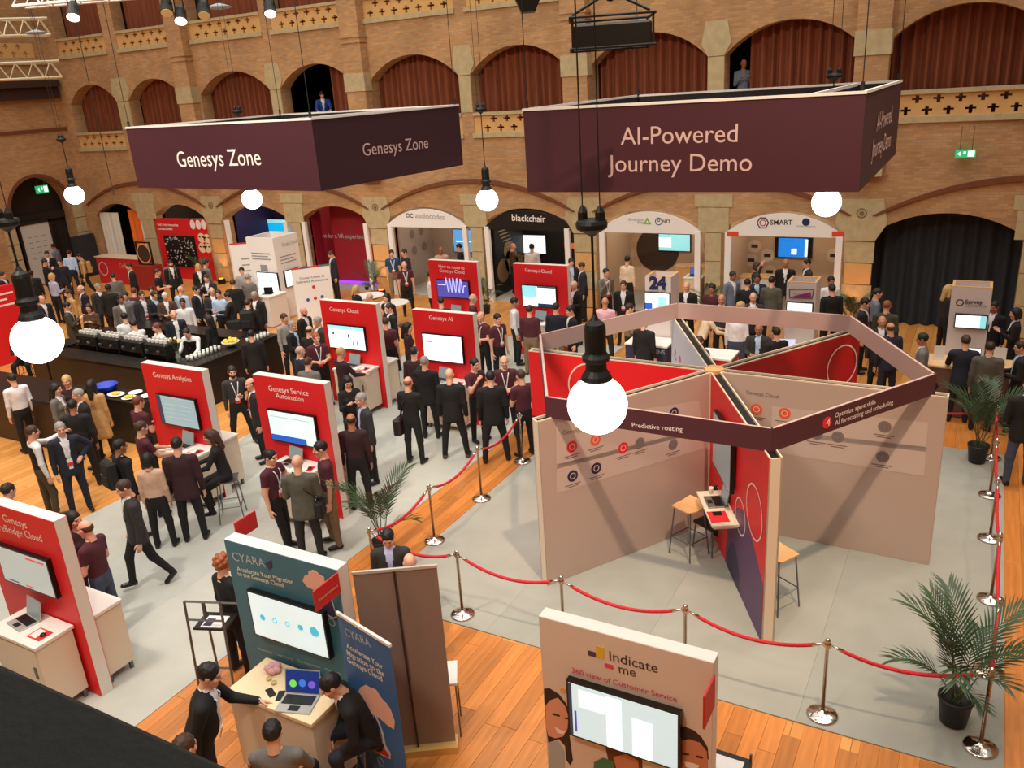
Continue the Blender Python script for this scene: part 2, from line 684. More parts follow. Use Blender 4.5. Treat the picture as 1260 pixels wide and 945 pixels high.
def hair_mesh(style, h):
    k = (style, h)
    if k not in HAIRS:
        f = Field((-.16, -.2, -.36), (.16, .16, .2), h)
        if style == 'fringe':
            f.ell((0, -.018, .012), (.082, .098, .07), 0, .01)
            f.ell((0, 0, .11), (.1, .13, .075), 0, .01, carve=True)
            f.ell((0, .1, -.01), (.13, .1, .12), 0, .01, carve=True)
        else:
            g = .012 if style == 'curly' else 0
            f.ell((0, -.016, .032), (.083 + g, .104 + g, .095 + g), 0, .01)
            if style in ('long', 'tail', 'bob'):
                f.ell((0, -.05, -.03), (.085, .075, .11), 0, .03)
            if style == 'long':
                f.cone((0, -.085, .0), (0, -.105, -.24), .065, .05, 0, .04)
                for s in (-1, 1):
                    f.cone((s * .07, -.02, .02), (s * .085, -.02, -.18), .028, .03, 0, .03)
            if style == 'bob':
                for s in (-1, 1):
                    f.cone((s * .068, -.005, .02), (s * .08, 0, -.1), .028, .03, 0, .03)
            if style == 'tail':
                f.cone((0, -.11, .03), (0, -.15, -.16), .035, .022, 0, .03)
            if style == 'bun':
                f.ell((0, -.11, .07), (.05, .045, .045), 0, .02)
            if style == 'quiff':
                f.cone((-.04, .06, .1), (.04, .06, .1), .03, .03, 0, .02)
            if style == 'curly':
                for q in range(26):
                    a, b = q * 2.4, q / 26
                    z = .12 - .16 * b
                    r = .085 * math.sqrt(max(.05, 1 - ((z - .03) / .11) ** 2))
                    f.ell((r * math.cos(a), -.02 + 1.15 * r * math.sin(a), z), (.03, .03, .03), 0, .01)
            if style in ('short', 'quiff'):
                for q in range(34):
                    a = q * 2.39996
                    z = .125 - .15 * (q / 34)
                    r = math.sqrt(max(.02, 1 - ((z - .032) / .098) ** 2))
                    f.ell((.069 * r * math.cos(a), -.016 + .09 * r * math.sin(a), .03 + (z - .03) * .9), (.018, .018, .013), 0, .008)
            f.ell((0, .12, -.03), (.073, .085, .092), 0, .02, carve=True)
            if style in ('short', 'quiff', 'curly'):
                f.ell((0, .02, -.195), (.2, .2, .13), 0, .01, carve=True)
        V, Q, c = f.net()
        mb = MB()
        mb.v = [tuple(q) for q in V]
        mb.f = [tuple(q) for q in Q]
        mb.m = [0] * len(Q)
        me = mb.mesh('hair', mat('hair_dark', (30, 22, 18)), True)
        HAIRS[k] = me
    return HAIRS[k]


def hand_geo(wrist, d, nrm, curl, side, sc=1.0):
    """palm, four bent fingers of unequal length and a thumb at the side of the palm"""
    d = d / np.linalg.norm(d)
    nrm = nrm - d * (nrm @ d)
    nrm = nrm / (np.linalg.norm(nrm) + 1e-9)
    lat = np.cross(d, nrm) * side
    mb = MB(frame(wrist, lat * sc, d * sc, nrm * sc))
    prof = [(-.03, .026, .02), (0, .028, .018), (.045, .041, .016), (.085, .042, .013), (.095, .038, .01)]
    vs, fs, n = [], [], 8
    for y, w, t in prof:
        for k in range(n):
            a = 2 * math.pi * k / n
            vs.append((w * math.cos(a), y, t * math.sin(a)))
    for i in range(len(prof) - 1):
        for k in range(n):
            fs.append((i * n + k, i * n + (k + 1) % n, i * n + n + (k + 1) % n, i * n + n + k))
    fs += [tuple(range(n - 1, -1, -1)), tuple(range(len(vs) - n, len(vs)))]
    mb.add(vs, fs)
    for x, L in ((-.030, .072), (-.010, .08), (.010, .075), (.029, .058)):
        p, a, pts = np.array([x, .088, 0.0]), curl * .35, []
        for seg in (.45, .32, .23):
            pts.append(p.copy())
            p = p + L * seg * np.array([x * 1.2, math.cos(a), -math.sin(a)])
            a += curl
        pts.append(p)
        mb.tube(pts, [.0095, .009, .008, .006], 6)
    th = [(-.028, .02, -.004), (-.052, .045, -.012), (-.058, .075, -.02 - .02 * curl), (-.05, .098, -.026 - .03 * curl)]
    mb.tube(th, [.013, .012, .0105, .008], 6)
    return np.array(mb.v), mb.f


ARM = dict(
    down=((.12, -.03, -1), (.04, .18, -1), .5), loose=((.2, .05, -1), (.05, .35, -.95), .5),
    hip=((.72, -.3, -.72), (-.62, .42, -.45), .9), front=((.15, .12, -1), (-.5, .85, .1), .9),
    phone=((.12, .28, -.95), (-.35, .75, .55), 1.0), crossed=((.18, .22, -.95), (-.95, .5, .12), .6),
    desk=((.15, .55, -.85), (-.1, .95, -.25), .5), point=((.25, .85, -.25), (.05, 1, .25), .7),
    pocket=((.35, -.28, -.9), (-.28, .4, -.9), .6), chin=((.12, .4, -.9), (-.38, .42, .85), 1.1),
    raise_=((.5, .5, .2), (-.1, .3, 1), .6), back=((.22, -.35, -.95), (-.75, -.35, -.5), .8),
    shake=((.1, .45, -.9), (-.1, .98, .1), .7), side=((.75, .2, -.6), (.5, .6, -.2), .5), knee=((.15, .5, -.85), (-.35, .85, -.45), .7))
LEG = dict(
    stand=(((.10, .02, -1), (.03, -.03, -1)), ((.10, .0, -1), (.03, -.02, -1))),
    wide=(((.2, .05, -1), (.1, -.02, -1)), ((.2, -.05, -1), (.1, -.05, -1))),
    ease=(((.06, .18, -1), (.04, -.12, -1)), ((.1, -.02, -1), (.04, -.03, -1))),
    walk=(((.03, .42, -1), (.0, .08, -1)), ((.03, -.28, -1), (.0, -.62, -1))),
    cross=(((-.1, .14, -1), (-.12, .0, -1)), ((.12, -.02, -1), (.02, -.03, -1))),
    sit=(((.2, 1, -.12), (.02, .05, -1)), ((.2, 1, -.12), (.02, -.05, -1))),
    stool=(((.14, 1, -.4), (.02, -.12, -1)), ((.14, 1, -.5), (.02, -.2, -1))),
)
BODIES = {}


def body_geo(key):
    (arms, legs, lean, hy, hp, jacket, sleeve, female, fat, beard, dress, vest, h) = key
    if key in BODIES:
        return BODIES[key]
    legs_d = LEG[legs]
    hip = np.array([0, 0, 0.92])
    ca, sa = math.cos(lean), math.sin(lean)
    RT = np.array([[1, 0, 0], [0, ca, sa], [0, -sa, ca]])    # lean forward
    F = (hip, RT)
    f = Field((-.62, -.62, -.02), (.62, .85, 1.92), h)
    g = fat
    # legs
    for s, (t, c) in zip((1, -1), legs_d):
        t, c = np.array(t, float), np.array(c, float)
        t, c = t / np.linalg.norm(t), c / np.linalg.norm(c)
        m = np.array([s, 1, 1])
        a = hip + (s * .085, 0, -.02)
        kn = a + t * m * .42
        an = kn + c * m * .40
        f.cone(a, kn, .088 * g, .064, PANTS, .02)
        f.cone(kn, an, .064, .05, PANTS, .03)
        toe = np.array([s * .12, 1.0, 0]) if c[1] > -.4 else np.array([s * .05, .75, -.6])
        toe = toe / np.linalg.norm(toe)
        f.cone(an + (0, -.025, -.035), an + (0, -.025, -.035) + toe * .17, .043, .034, SHOE, .01)
    f.cone((0, 0, -.04), (0, 0, .09), .15 * g, .15 * g, PANTS, .03, .7, F)
    # torso
    w = .165 if female else .18
    f.cone((0, 0, .08), (0, .0, .36), (.138 if female else .15) * g, w * (.5 + .5 * g), TOP, .03, .64, F)
    if fat > 1.08:
        f.cone((0, .05, .1), (0, .05, .2), .13 * g, .12 * g, TOP, .05, .8, F)
    if female:
        for s in (-1, 1):
            f.cone((s * .07, .08, .33), (s * .07, .085, .33), .06, .055, TOP, .05, 1, F)
    sw = .125 if female else (.165 if jacket else .155)
    f.cone((-sw, 0, .46), (sw, 0, .46), .068, .068, TOP, .05, 1, F)
    if jacket:
        f.cone((0, -.005, -.10), (0, 0, .14), .178 * g, .155 * g, TOP, .012, .72, F, zc=-.17)
        for s in (-1, 1):                                    # lapels
            f.cone((s * .035, .105 * g, .2), (s * .075, .085, .42), .018, .016, TOP, .012, 1, F)
        f.cone((-.05, -.04, .52), (.05, -.04, .52), .034, .034, TOP, .02, 1, F)
        f.cone((0, -.008, .50), (0, -.002, .542), .064, .0615, SHIRT, .004, 1, F)
    if dress:
        f.cone((0, 0, -.36), (0, 0, .1), .19, .15, TOP, .012, .75, F, zc=-.42)
    f.cone((0, -.005, .48), (0, .012, .62), .056, .054, SKIN, .02, 1, F)
    # arms
    hands = []
    for s, nm in zip((1, -1), arms):
        u, fo, curl = ARM[nm]
        m = np.array([s, 1, 1])
        u, fo = np.array(u, float), np.array(fo, float)
        u, fo = u / np.linalg.norm(u) * m, fo / np.linalg.norm(fo) * m
        sh = hip + RT @ np.array([s * (sw + .035), 0, .455])
        R2 = RT if nm not in ('desk', 'point') else np.eye(3)
        el = sh + R2 @ u * .285
        wr = el + R2 @ fo * .245
        q = 1.12 if jacket else 1.0
        sl = .052 * q * (.92 if female else 1)
        f.cone(sh, el, .058 * q, sl * .9, TOP, .03)
        if sleeve == 'short':
            mid = sh + (el - sh) * .62
            f.cone(mid, el, .044, .04, SKIN, .006)
            f.raw_fix = None
            f.cone(el, wr, .041, .03, SKIN, .02)
            # bare from the sleeve end down
            s3 = f.sub(np.minimum(mid, wr) - .09, np.maximum(mid, wr) + .09)
            PP = f.P[s3]
            t1 = ((PP - mid) @ (el - mid)) / ((el - mid) @ (el - mid))
            near = roundcone(PP, mid, el, .07, .06) < 0
            near2 = roundcone(PP, el, wr, .06, .05) < 0
            cc = f.c[s3]
            f.c[s3] = np.where(((near & (t1 > 0)) | near2) & (cc == TOP) & (roundcone(PP, hip + RT @ np.array([0, 0, .1]), hip + RT @ np.array([0, 0, .4]), .15, .15) > 0), SKIN, cc)
        else:
            f.cone(el, wr, sl * .92, .036 * q, TOP, .02)
        nrm = R2 @ (np.array([s * .6, .0, .8]) if abs(fo[2]) < .7 else np.array([s * 1.0, -.2, 0]))
        hands.append((wr + R2 @ fo * .025, R2 @ fo, nrm, curl, s))
        if jacket:
            f.cone(wr, wr + R2 @ fo * .012, .034, .033, SHIRT, .004)
    V, Q, c = f.net()
    ctr = (V[Q].mean(1) - hip) @ RT
    nrm = np.cross(V[Q[:, 1]] - V[Q[:, 0]], V[Q[:, 3]] - V[Q[:, 0]])
    nrm = nrm @ RT
    trunk = (np.abs(ctr[:, 0]) < .2 * g) & (np.abs(ctr[:, 1]) < .17 * g)
    if not jacket and not dress:
        c = np.where(trunk & (c == PANTS) & (ctr[:, 2] > .05), TOP, c)
        c = np.where(trunk & (c == TOP) & (ctr[:, 2] <= .05) & (np.abs(ctr[:, 0]) < .17 * g), PANTS, c)
    if dress:
        c = np.where((c == PANTS) & (ctr[:, 2] > -.40), TOP, c)
    if jacket and legs not in ('sit', 'stool'):
        c = np.where(trunk & (c == PANTS) & (ctr[:, 2] > -.155), TOP, c)
    if vest:
        c = np.where((c == TOP) & (np.abs(ctr[:, 0]) < .172) & (ctr[:, 2] > .05) & (ctr[:, 2] < .47) & (np.abs(ctr[:, 1]) < .16), TIE, c)
    frontal = (ctr[:, 1] > .02) & (nrm[:, 1] > .35 * np.linalg.norm(nrm, axis=1)) & (c == TOP)
    if jacket:
        z = ctr[:, 2]
        if jacket == 'open':
            wv = np.clip(.034 + .05 * (z - .1), .024, .052)
            lo = -.02
        else:
            wv = np.clip((z - .14) / .36, 0, 1) * .058
            lo = .14
        m = frontal & (np.abs(ctr[:, 0]) < wv) & (z > lo) & (np.abs(ctr[:, 0]) < .12)
        c = np.where(m, SHIRT, c)
        c = np.where(m & (z < .1), PANTS if jacket != 'open' else SHIRT, c)
        tie = m & (np.abs(ctr[:, 0]) < .02)
        c = np.where(tie, TIE, c)
    verts, faces, cls = [V], [Q], [c]
    n = len(V)
    # head on its neck, turned and tilted
    hV, hQ, hC = head_geo(.009 if h < .018 else .0135, beard)
    cy, sy, cp, sp = math.cos(hy), math.sin(hy), math.cos(hp), math.sin(hp)
    RH = np.array([[cy, -sy, 0], [sy, cy, 0], [0, 0, 1]]) @ np.array([[1, 0, 0], [0, cp, sp], [0, -sp, cp]])
    RTh = np.array([[1, 0, 0], [0, math.cos(lean * .5), math.sin(lean * .5)], [0, -math.sin(lean * .5), math.cos(lean * .5)]])
    hc = hip + RT @ np.array([0, .02, .56]) + RTh @ np.array([0, .012, .135])
    RH = RTh @ RH
    verts.append(hV @ RH.T + hc)
    faces.append(hQ + n)
    cls.append(hC)
    n += len(hV)
    F2, C2 = [], []
    for wr, fd, nr, curl, s in hands:
        a, b = hand_geo(wr, fd, nr, curl, s, 1.0 if not female else .9)
        verts.append(a)
        F2 += [tuple(i + n for i in q) for q in b]
        C2 += [SKIN] * len(b)
        n += len(a)
    V = np.concatenate(verts)
    zmin = V[:, 2].min()
    me = bpy.data.meshes.new('body')
    allf = [tuple(int(i) for i in q) for q in np.concatenate(faces)] + F2
    me.from_pydata([tuple(q) for q in V], [], allf)
    ci = np.concatenate([np.concatenate(cls), np.array(C2, int)])
    for k in range(9):
        me.materials.append(mat('fabric_plain', (60, 60, 62), .8))
    me.polygons.foreach_set('material_index', ci.astype(int))
    me.polygons.foreach_set('use_smooth', [True] * len(allf))
    me.update()
    front = []
    for z in np.linspace(.16, .47, 6):                        # chest surface for a lanyard
        yy = .25
        while yy > .0:
            q = hip + RT @ np.array([0.04, yy, z])
            i = np.round((q - f.lo) / h).astype(int)
            if f.d[tuple(i)] < 0.004:
                break
            yy -= .008
        front.append(yy + .012)
    BODIES[key] = (me, zmin, hc, RH, hip, RT, front)
    return BODIES[key]


CLOTH = dict(black=(20, 20, 22), navy=(28, 32, 48), dark=(34, 32, 33), charcoal=(48, 48, 50), grey=(110, 108, 104), lgrey=(150, 150, 150), maroon=(78, 30, 42),
             white=(226, 226, 230), blue=(160, 190, 225), sky=(178, 205, 235), pink=(232, 180, 196), beige=(205, 172, 150), tan=(190, 150, 95), olive=(70, 66, 50),
             brown=(84, 60, 44), denim=(62, 74, 96), khaki=(128, 108, 84), teal=(30, 70, 100), royal=(40, 70, 150), greygreen=(84, 84, 74), dmaroon=(52, 26, 32),
             steel=(112, 122, 140), lilac=(176, 184, 222), cream=(226, 208, 180), red=(200, 40, 44))
SKINS = dict(light=(222, 168, 140), mid=(196, 140, 108), tan=(170, 112, 82), deep=(96, 60, 44))
HAIRC = dict(black=(22, 18, 18), brown=(66, 44, 30), dbrown=(42, 30, 24), blond=(196, 160, 104), grey=(150, 146, 142), white=(206, 204, 200), ginger=(150, 84, 48), red=(110, 52, 36))


def cloth(c):
    return mat('cloth_' + c, CLOTH[c], .85, noise=.12, scale=14)


def person(px, label, group, top='black', pants='black', face=0.0, arms=('down', 'down'), legs='stand', hair='short', hairc='dbrown', skin='light', height=1.75,
           shirt='white', tie=None, jacket='', sleeve='long', female=0, fat=1.0, lean=0.0, hy=0.0, hp=0.15, beard=False, dress=False, lanyard=None, shoe='black',
           pos=None, seat=None, near=False, zbase=0.0, vest=None):
    """one person; px = where the top of the head shows, face = degrees clockwise from looking away from the viewer"""
    h = .0165 if near else .024
    if isinstance(arms, str):
        arms = (arms, arms)
    if top in ('navy', 'black', 'charcoal', 'grey', 'dark') and jacket == '':
        jacket = 'v'
    if jacket == 'no':
        jacket = ''
    if jacket and not female and fat == 1.0:
        fat = 1.08
    key = (tuple(arms), legs, round(lean, 2), round(math.radians(hy), 2), round(hp, 2), jacket, sleeve, female, fat, beard, dress, bool(vest), h)
    me, zmin, hc, RH, hip, RT, front = body_geo(key)
    sc = height / 1.75
    top_z = (hc[2] + .115 - zmin) * sc
    if seat is not None:
        top_z = (hc[2] + .115 - hip[2] + .09) * sc + seat
    if pos is None:
        q = at_z(px[0], px[1], top_z + zbase)
        # head leans ahead of the feet
        ang = math.atan2(q[1], q[0]) - math.radians(face)
        off = hc[1] * sc
        pos = (q[0] - off * math.cos(ang), q[1] - off * math.sin(ang))
        if seat is None:
            r = np.array([pos[0], pos[1]])
            r = r / np.linalg.norm(r)
            sd = np.array([r[1], -r[0]])
            best = None
            for a in np.arange(-1.2, 1.21, .1):
                for b in (0, -.12, .12, -.24, .24):
                    x, y = pos[0] + a * r[0] + b * sd[0], pos[1] + a * r[1] + b * sd[1]
                    if any(x0 - .17 < x < x1 + .17 and y0 - .17 < y < y1 + .17 for x0, x1, y0, y1 in RECTS):
                        continue
                    if any((x - px_) ** 2 + (y - py_) ** 2 < .2 for px_, py_ in PEOPLE):
                        continue
                    c = abs(a) + 3 * abs(b)
                    if best is None or c < best[0]:
                        best = (c, (x, y))
            if best:
                pos = best[1]
            if (-7.0 < pos[0] < .77 and 7.64 < pos[1] < 15.68) or (-13.2 < pos[0] < -7.88 and 2 < pos[1] < 19.6):
                zbase += .0065
    PEOPLE.append((pos[0], pos[1]))
    ang = math.atan2(pos[1], pos[0]) - math.radians(face)
    z0 = zbase - zmin * sc if seat is None else zbase + seat - (hip[2] - .09) * sc
    t = thing('person', label, 'person', (pos[0], pos[1], zbase), ang - math.pi / 2, group)
    b = link('body', me, t)
    b.scale = (sc, sc, sc)
    b.location = (0, 0, z0 - zbase)
    ms = [mat('skin_' + skin, SKINS[skin], .55), cloth(top), cloth(shirt), cloth(pants), mat('leather_' + shoe, CLOTH[shoe], .35), mat('hair_' + hairc, HAIRC[hairc], .6),
          cloth(vest or tie or shirt), mat('eye_dark', (92, 66, 54), .3), mat('lip_' + skin, tuple(int(x * k) for x, k in zip(SKINS[skin], (.86, .62, .62))), .5)]
    for i, m_ in enumerate(ms):
        b.material_slots[i].link = 'OBJECT'
        b.material_slots[i].material = m_
    if hair != 'bald':
        o = link('hair', hair_mesh(hair, .0085 if near else .013), t)
        R = Matrix([[*RH[i], hc[i]] for i in range(3)] + [[0, 0, 0, 1]])
        o.matrix_basis = Matrix.Translation((0, 0, z0 - zbase)) @ Matrix.Scale(sc, 4) @ R
        o.material_slots[0].link = 'OBJECT'
        o.material_slots[0].material = ms[5]
    if lanyard:
        mb = MB()
        zs = np.linspace(.16, .47, 6)
        for s in (-1, 1):
            pts = [np.array([s * (.006 + .055 * (k / 5) ** 1.2), front[k], zs[k]]) for k in range(6)] + [np.array([s * .066, .01, .535]), np.array([s * .055, -.05, .56]), np.array([0, -.075, .55])]
            pts = [hip + RT @ q for q in pts]
            for a, c in zip(pts[:-1], pts[1:]):
                wv = RT @ np.array([.009, 0, 0])
                ov = RT @ np.array([0, .004, 0])
                mb.add([a - wv, a + wv, c + wv, c - wv, a - wv + ov, a + wv + ov, c + wv + ov, c - wv + ov], [(0, 1, 2, 3), (7, 6, 5, 4), (0, 4, 5, 1), (1, 5, 6, 2), (2, 6, 7, 3), (3, 7, 4, 0)], 0)
        c0 = hip + RT @ np.array([0, front[0] + .006, .10])
        mb.tf = frame(c0, RT[:, 0], RT[:, 1], RT[:, 2])
        mb.box(-.045, .045, -.002, .006, -.06, .06, 1)
        mb.box(-.045, .045, .006, .008, -.06, .0, 2)
        o = link('lanyard', mb.mesh('lanyard', [mat('ribbon_' + lanyard, CLOTH[lanyard], .7), mat('badge_card', (235, 232, 228), .4), mat('badge_red', (210, 45, 42), .4)]), t)
        o.scale = (sc, sc, sc)
        o.location = (0, 0, z0 - zbase)
    return t
# ================================================================== the hall
BRICK = brick_mat('brick_tan', (196, 154, 108), (176, 132, 88), (170, 142, 110))
STONE = mat('stone_pale', (186, 170, 132), .85, noise=.12, scale=5, bump=.15)
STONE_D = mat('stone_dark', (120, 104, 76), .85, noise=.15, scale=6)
PLASTER = mat('plaster_tan', (212, 168, 108), .9, noise=.06, scale=3)
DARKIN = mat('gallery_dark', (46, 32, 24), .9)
CURT = mat('curtain_brown', (132, 70, 44), .9, noise=.18, scale=6, stretch=(4, 4, .3))
CURTB = mat('curtain_blueblack', (40, 46, 54), .9, noise=.2, scale=5, stretch=(4, 4, .3))
WHITE = mat('panel_white', (232, 228, 224), .5)
BLACK = mat('panel_black', (16, 16, 17), .5)
CHROME = mat('chrome', (215, 208, 198), .12, 1.0)
STEEL = mat('steel_grey', (120, 122, 124), .35, .9)
RED = mat('panel_red', (222, 30, 38), .45)
WOODL = mat('wood_light', (220, 172, 116), .5, noise=.08, scale=3, stretch=(1, 6, 6))
WTXT = mat('lettering_white', (246, 240, 236), .5)

ARCH = [(-33.25, -30.35), (-29.65, -26.6), (-25.65, -22.2), (-21.72, -18.5), (-17.86, -14.45), (-14.02, -10.8), (-10.06, -6.75), (-6.3, -3.0), (-2.42, 0.9), (1.35, 4.65), (5.35, 8.6)]
YW, YB = 23.05, 23.55
ZL = dict(l_sp=2.5, l_ap=3.02, ledge=5.2, cop=5.9, u_sp=7.0, u_ap=7.72, ledge2=8.78, cop2=9.5, top=12.5)


def arc(x0, x1, zs, za, n=16):
    """segmental arch from (x0,zs) over the crown to (x1,zs)"""
    w, r = (x1 - x0) / 2, za - zs
    R = (w * w + r * r) / (2 * r)
    cx, cz = (x0 + x1) / 2, za - R
    a = math.asin(min(1, w / R))
    return [(cx + R * math.sin(t), cz + R * math.cos(t)) for t in np.linspace(-a, a, n + 1)]


def arch_fill(mb, x0, x1, zs, za, zt, y0, y1, m=0):
    P = arc(x0, x1, zs, za)
    for (xa, a), (xb, b) in zip(P[:-1], P[1:]):
        mb.add([(xa, y0, a), (xb, y0, b), (xb, y0, zt), (xa, y0, zt), (xa, y1, a), (xb, y1, b), (xb, y1, zt), (xa, y1, zt)],
               [(0, 1, 2, 3), (7, 6, 5, 4), (0, 4, 5, 1)], m)


def grid_panel(mb, xs, zs, solid, y0, y1, m=0):
    for i in range(len(xs) - 1):
        for j in range(len(zs) - 1):
            a, b, c, d = xs[i], xs[i + 1], zs[j], zs[j + 1]
            if solid(i, j):
                mb.add([(a, y0, c), (b, y0, c), (b, y0, d), (a, y0, d)], [(0, 1, 2, 3)], m)
            else:
                if solid(i - 1, j):
                    mb.add([(a, y0, c), (a, y0, d), (a, y1, d), (a, y1, c)], [(0, 1, 2, 3)], m)
                if solid(i + 1, j):
                    mb.add([(b, y0, d), (b, y0, c), (b, y1, c), (b, y1, d)], [(0, 1, 2, 3)], m)
                if solid(i, j - 1):
                    mb.add([(b, y0, c), (a, y0, c), (a, y1, c), (b, y1, c)], [(0, 1, 2, 3)], m)
                if solid(i, j + 1):
                    mb.add([(a, y0, d), (b, y0, d), (b, y1, d), (a, y1, d)], [(0, 1, 2, 3)], m)


def crosses(mb, x0, x1, z0, z1, y0, y1, pitch=.46, m=0):
    """two staggered rows of pierced crosses"""
    h = (z1 - z0) / 2
    for row in (0, 1):
        zb = z0 + row * h
        n = max(1, int((x1 - x0 - .1) / pitch) - (row == 1) * 0)
        off = (x1 - x0 - n * pitch) / 2 + pitch / 2 + (pitch / 2 if row == 1 else 0)
        cs = [x0 + off + k * pitch for k in range(n) if x0 + off + k * pitch + .12 < x1]
        xs, kind = [x0], []
        for c in cs:
            xs += [c - .115, c - .04, c + .04, c + .115]
        xs.append(x1)
        zs = [zb, zb + h * (.12 if row == 0 else .2), zb + h * .48, zb + h * .68, zb + h * .88, zb + h]

        def solid(i, j):
            if i < 0 or i >= len(xs) - 1 or j <= 0 or j >= 4:
                return True
            k = i % 4
            if k == 0:
                return True
            return not (k == 2 or j == 2)
        grid_panel(mb, xs, zs, solid, y0, y1, m)


wall = MB()
bal = []
edges = [-33.9] + [(ARCH[i][1] + ARCH[i + 1][0]) / 2 for i in range(len(ARCH) - 1)] + [9.0]
for i, (x0, x1) in enumerate(ARCH):
    xl, xr = edges[i], edges[i + 1]
    for a, b in ((xl, x0), (x1, xr)):
        wall.add([(a, YW, 0), (b, YW, 0), (b, YW, ZL['top']), (a, YW, ZL['top'])], [(0, 1, 2, 3)])
    for x, f in ((x0, 1), (x1, -1)):
        for za, zb in ((0, ZL['l_sp']), (ZL['ledge'], ZL['u_sp']), (ZL['ledge2'], ZL['top'])):
            q = [(x, YW, za), (x, YB, za), (x, YB, zb), (x, YW, zb)]
            wall.add(q if f < 0 else q[::-1], [(0, 1, 2, 3)])
    arch_fill(wall, x0, x1, ZL['l_sp'], ZL['l_ap'], ZL['ledge'], YW, YB)
    arch_fill(wall, x0, x1, ZL['u_sp'], ZL['u_ap'], ZL['ledge2'], YW, YB)
WALL = struct('wall_back', wall, BRICK, 'long tan brick wall with two tiers of arches')
# solid back of the wall, arcade ceiling and rear walls of the aisle and the galleries
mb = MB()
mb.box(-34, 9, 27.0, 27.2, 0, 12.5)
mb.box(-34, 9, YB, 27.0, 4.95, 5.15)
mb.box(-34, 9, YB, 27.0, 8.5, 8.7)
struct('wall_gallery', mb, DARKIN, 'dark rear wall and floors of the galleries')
for i, (x0, x1) in enumerate(ARCH[:9]):
    for z0, z1, nm in ((ZL['ledge'], ZL['cop'], 'lower'), (ZL['ledge2'], ZL['cop2'], 'upper')):
        if nm == 'upper' and i > 6:
            continue
        mb = MB()
        crosses(mb, x0, x1, z0 + .1, z1 - .09, YW + .02, YW + .16)
        part('balustrade', mb, PLASTER, WALL)
        mb = MB()
        mb.box(x0 - .04, x1 + .04, YW - .07, YW + .3, z0 - .04, z0 + .1)
        part('ledge_stone', mb, STONE, WALL)
        mb = MB()
        mb.box(x0 + .002, x1 - .002, YW - .05, YW + .34, z1 - .09, z1)
        part('coping_stone', mb, STONE, WALL)
# brick pilasters between the bays, with stone caps and corbels
for px in (-26.12, -18.18, -10.43, -2.71, 5.0):
    mb = MB()
    w = .38
    mb.box(px - w, px + w, YW - .34, YW + .01, 4.15, 12.5)
    part('pilaster', mb, BRICK, WALL)
    for z0, z1, e in ((6.75, 7.3, .03), (8.2, 8.26, .04), (8.36, 8.42, .04), (3.95, 4.15, .04)):
        mb = MB()
        mb.box(px - w - e, px + w + e, YW - .34 - e, YW + .01, z0, z1)
        part('band_stone', mb, STONE if z1 - z0 > .1 else BRICK, WALL)
    # springer stone over the arcade pier
    mb = MB()
    mb.prism([(px - .36, 2.3), (px + .36, 2.3), (px + .62, 2.75), (px + .5, 3.35), (px - .5, 3.35), (px - .62, 2.75)], YW - .05, YW + .01)
    part('springer_stone', mb, STONE, WALL)
    mb = MB()
    mb.ringdisc((px, 3.0), .13, .035, n=16, y=YW - .052)
    mb.disc((px, 3.0), .06, n=10, y=YW - .05, th=.02)
    part('rosette', mb, STONE_D, WALL)
    for k in range(4):
        mb = MB()
        mb.box(px - .33 - .03 * (k % 2), px + .33 + .03 * (k % 2), YW - .02, YW + .01, .02 + k * .57, .56 + k * .57)
        part('pier_stone', mb, STONE if k % 2 else PLASTER, WALL)
for i in range(len(ARCH) - 1):
    cx = (ARCH[i][1] + ARCH[i + 1][0]) / 2
    if min(abs(cx - q) for q in (-26.12, -18.18, -10.43, -2.71, 5.0)) < .4 or cx < -33:
        pil = True
    else:
        pil = False
    if not pil:
        w = (ARCH[i + 1][0] - ARCH[i][1]) / 2
        for k, (z0, z1) in enumerate(((.02, .8), (.82, 1.6), (1.62, 2.4), (2.42, 3.1), (3.12, 3.45))):
            mb = MB()
            e = .02 if k < 3 else (.32 if k == 4 else .22)
            mb.box(cx - w - e + .02, cx + w + e - .02, YW - .03, YW + .01, z0, z1)
            part('column_stone', mb, STONE, WALL)
        mb = MB()
        mb.prism([(cx - w + .01, 7.0), (cx + w - .01, 7.0), (cx + w + .16, 7.3), (cx + w + .06, 7.85), (cx - w - .06, 7.85), (cx - w - .16, 7.3)], YW - .03, YW + .01)
        part('impost_stone', mb, STONE, WALL)
        mb = MB()
        mb.box(cx - w + .01, cx + w - .01, YW - .02, YW + .01, 5.92, 6.98)
        part('column_stone', mb, STONE, WALL)
# relieving arches of moulded brick over each pair of arcade arches
RIB = mat('brick_moulding', (118, 70, 44), .9, noise=.1, scale=8)
for a, b in ((-33.6, -26.5), (-25.75, -18.55), (-17.85, -10.8), (-10.05, -3.05), (-2.35, 4.65)):
    mb = MB()
    P = arc(a, b, 2.95, 3.8, 28)
    Q = arc(a - .1, b + .1, 2.95, 3.93, 28)
    for (p0, p1, q0, q1) in zip(P[:-1], P[1:], Q[:-1], Q[1:]):
        y0, y1 = YW - .09, YW + .01
        mb.add([(p0[0], y0, p0[1]), (p1[0], y0, p1[1]), (q1[0], y0, q1[1]), (q0[0], y0, q0[1]), (p0[0], y1, p0[1]), (p1[0], y1, p1[1]), (q1[0], y1, q1[1]), (q0[0], y1, q0[1])],
               [(0, 1, 2, 3), (0, 4, 5, 1), (2, 6, 7, 3)])
    part('relieving_arch', mb, RIB, WALL)

# curtains in the gallery arches
ORD = ['leftmost', 'second', 'third', 'fourth', 'fifth', 'sixth', 'seventh', 'eighth', 'ninth']


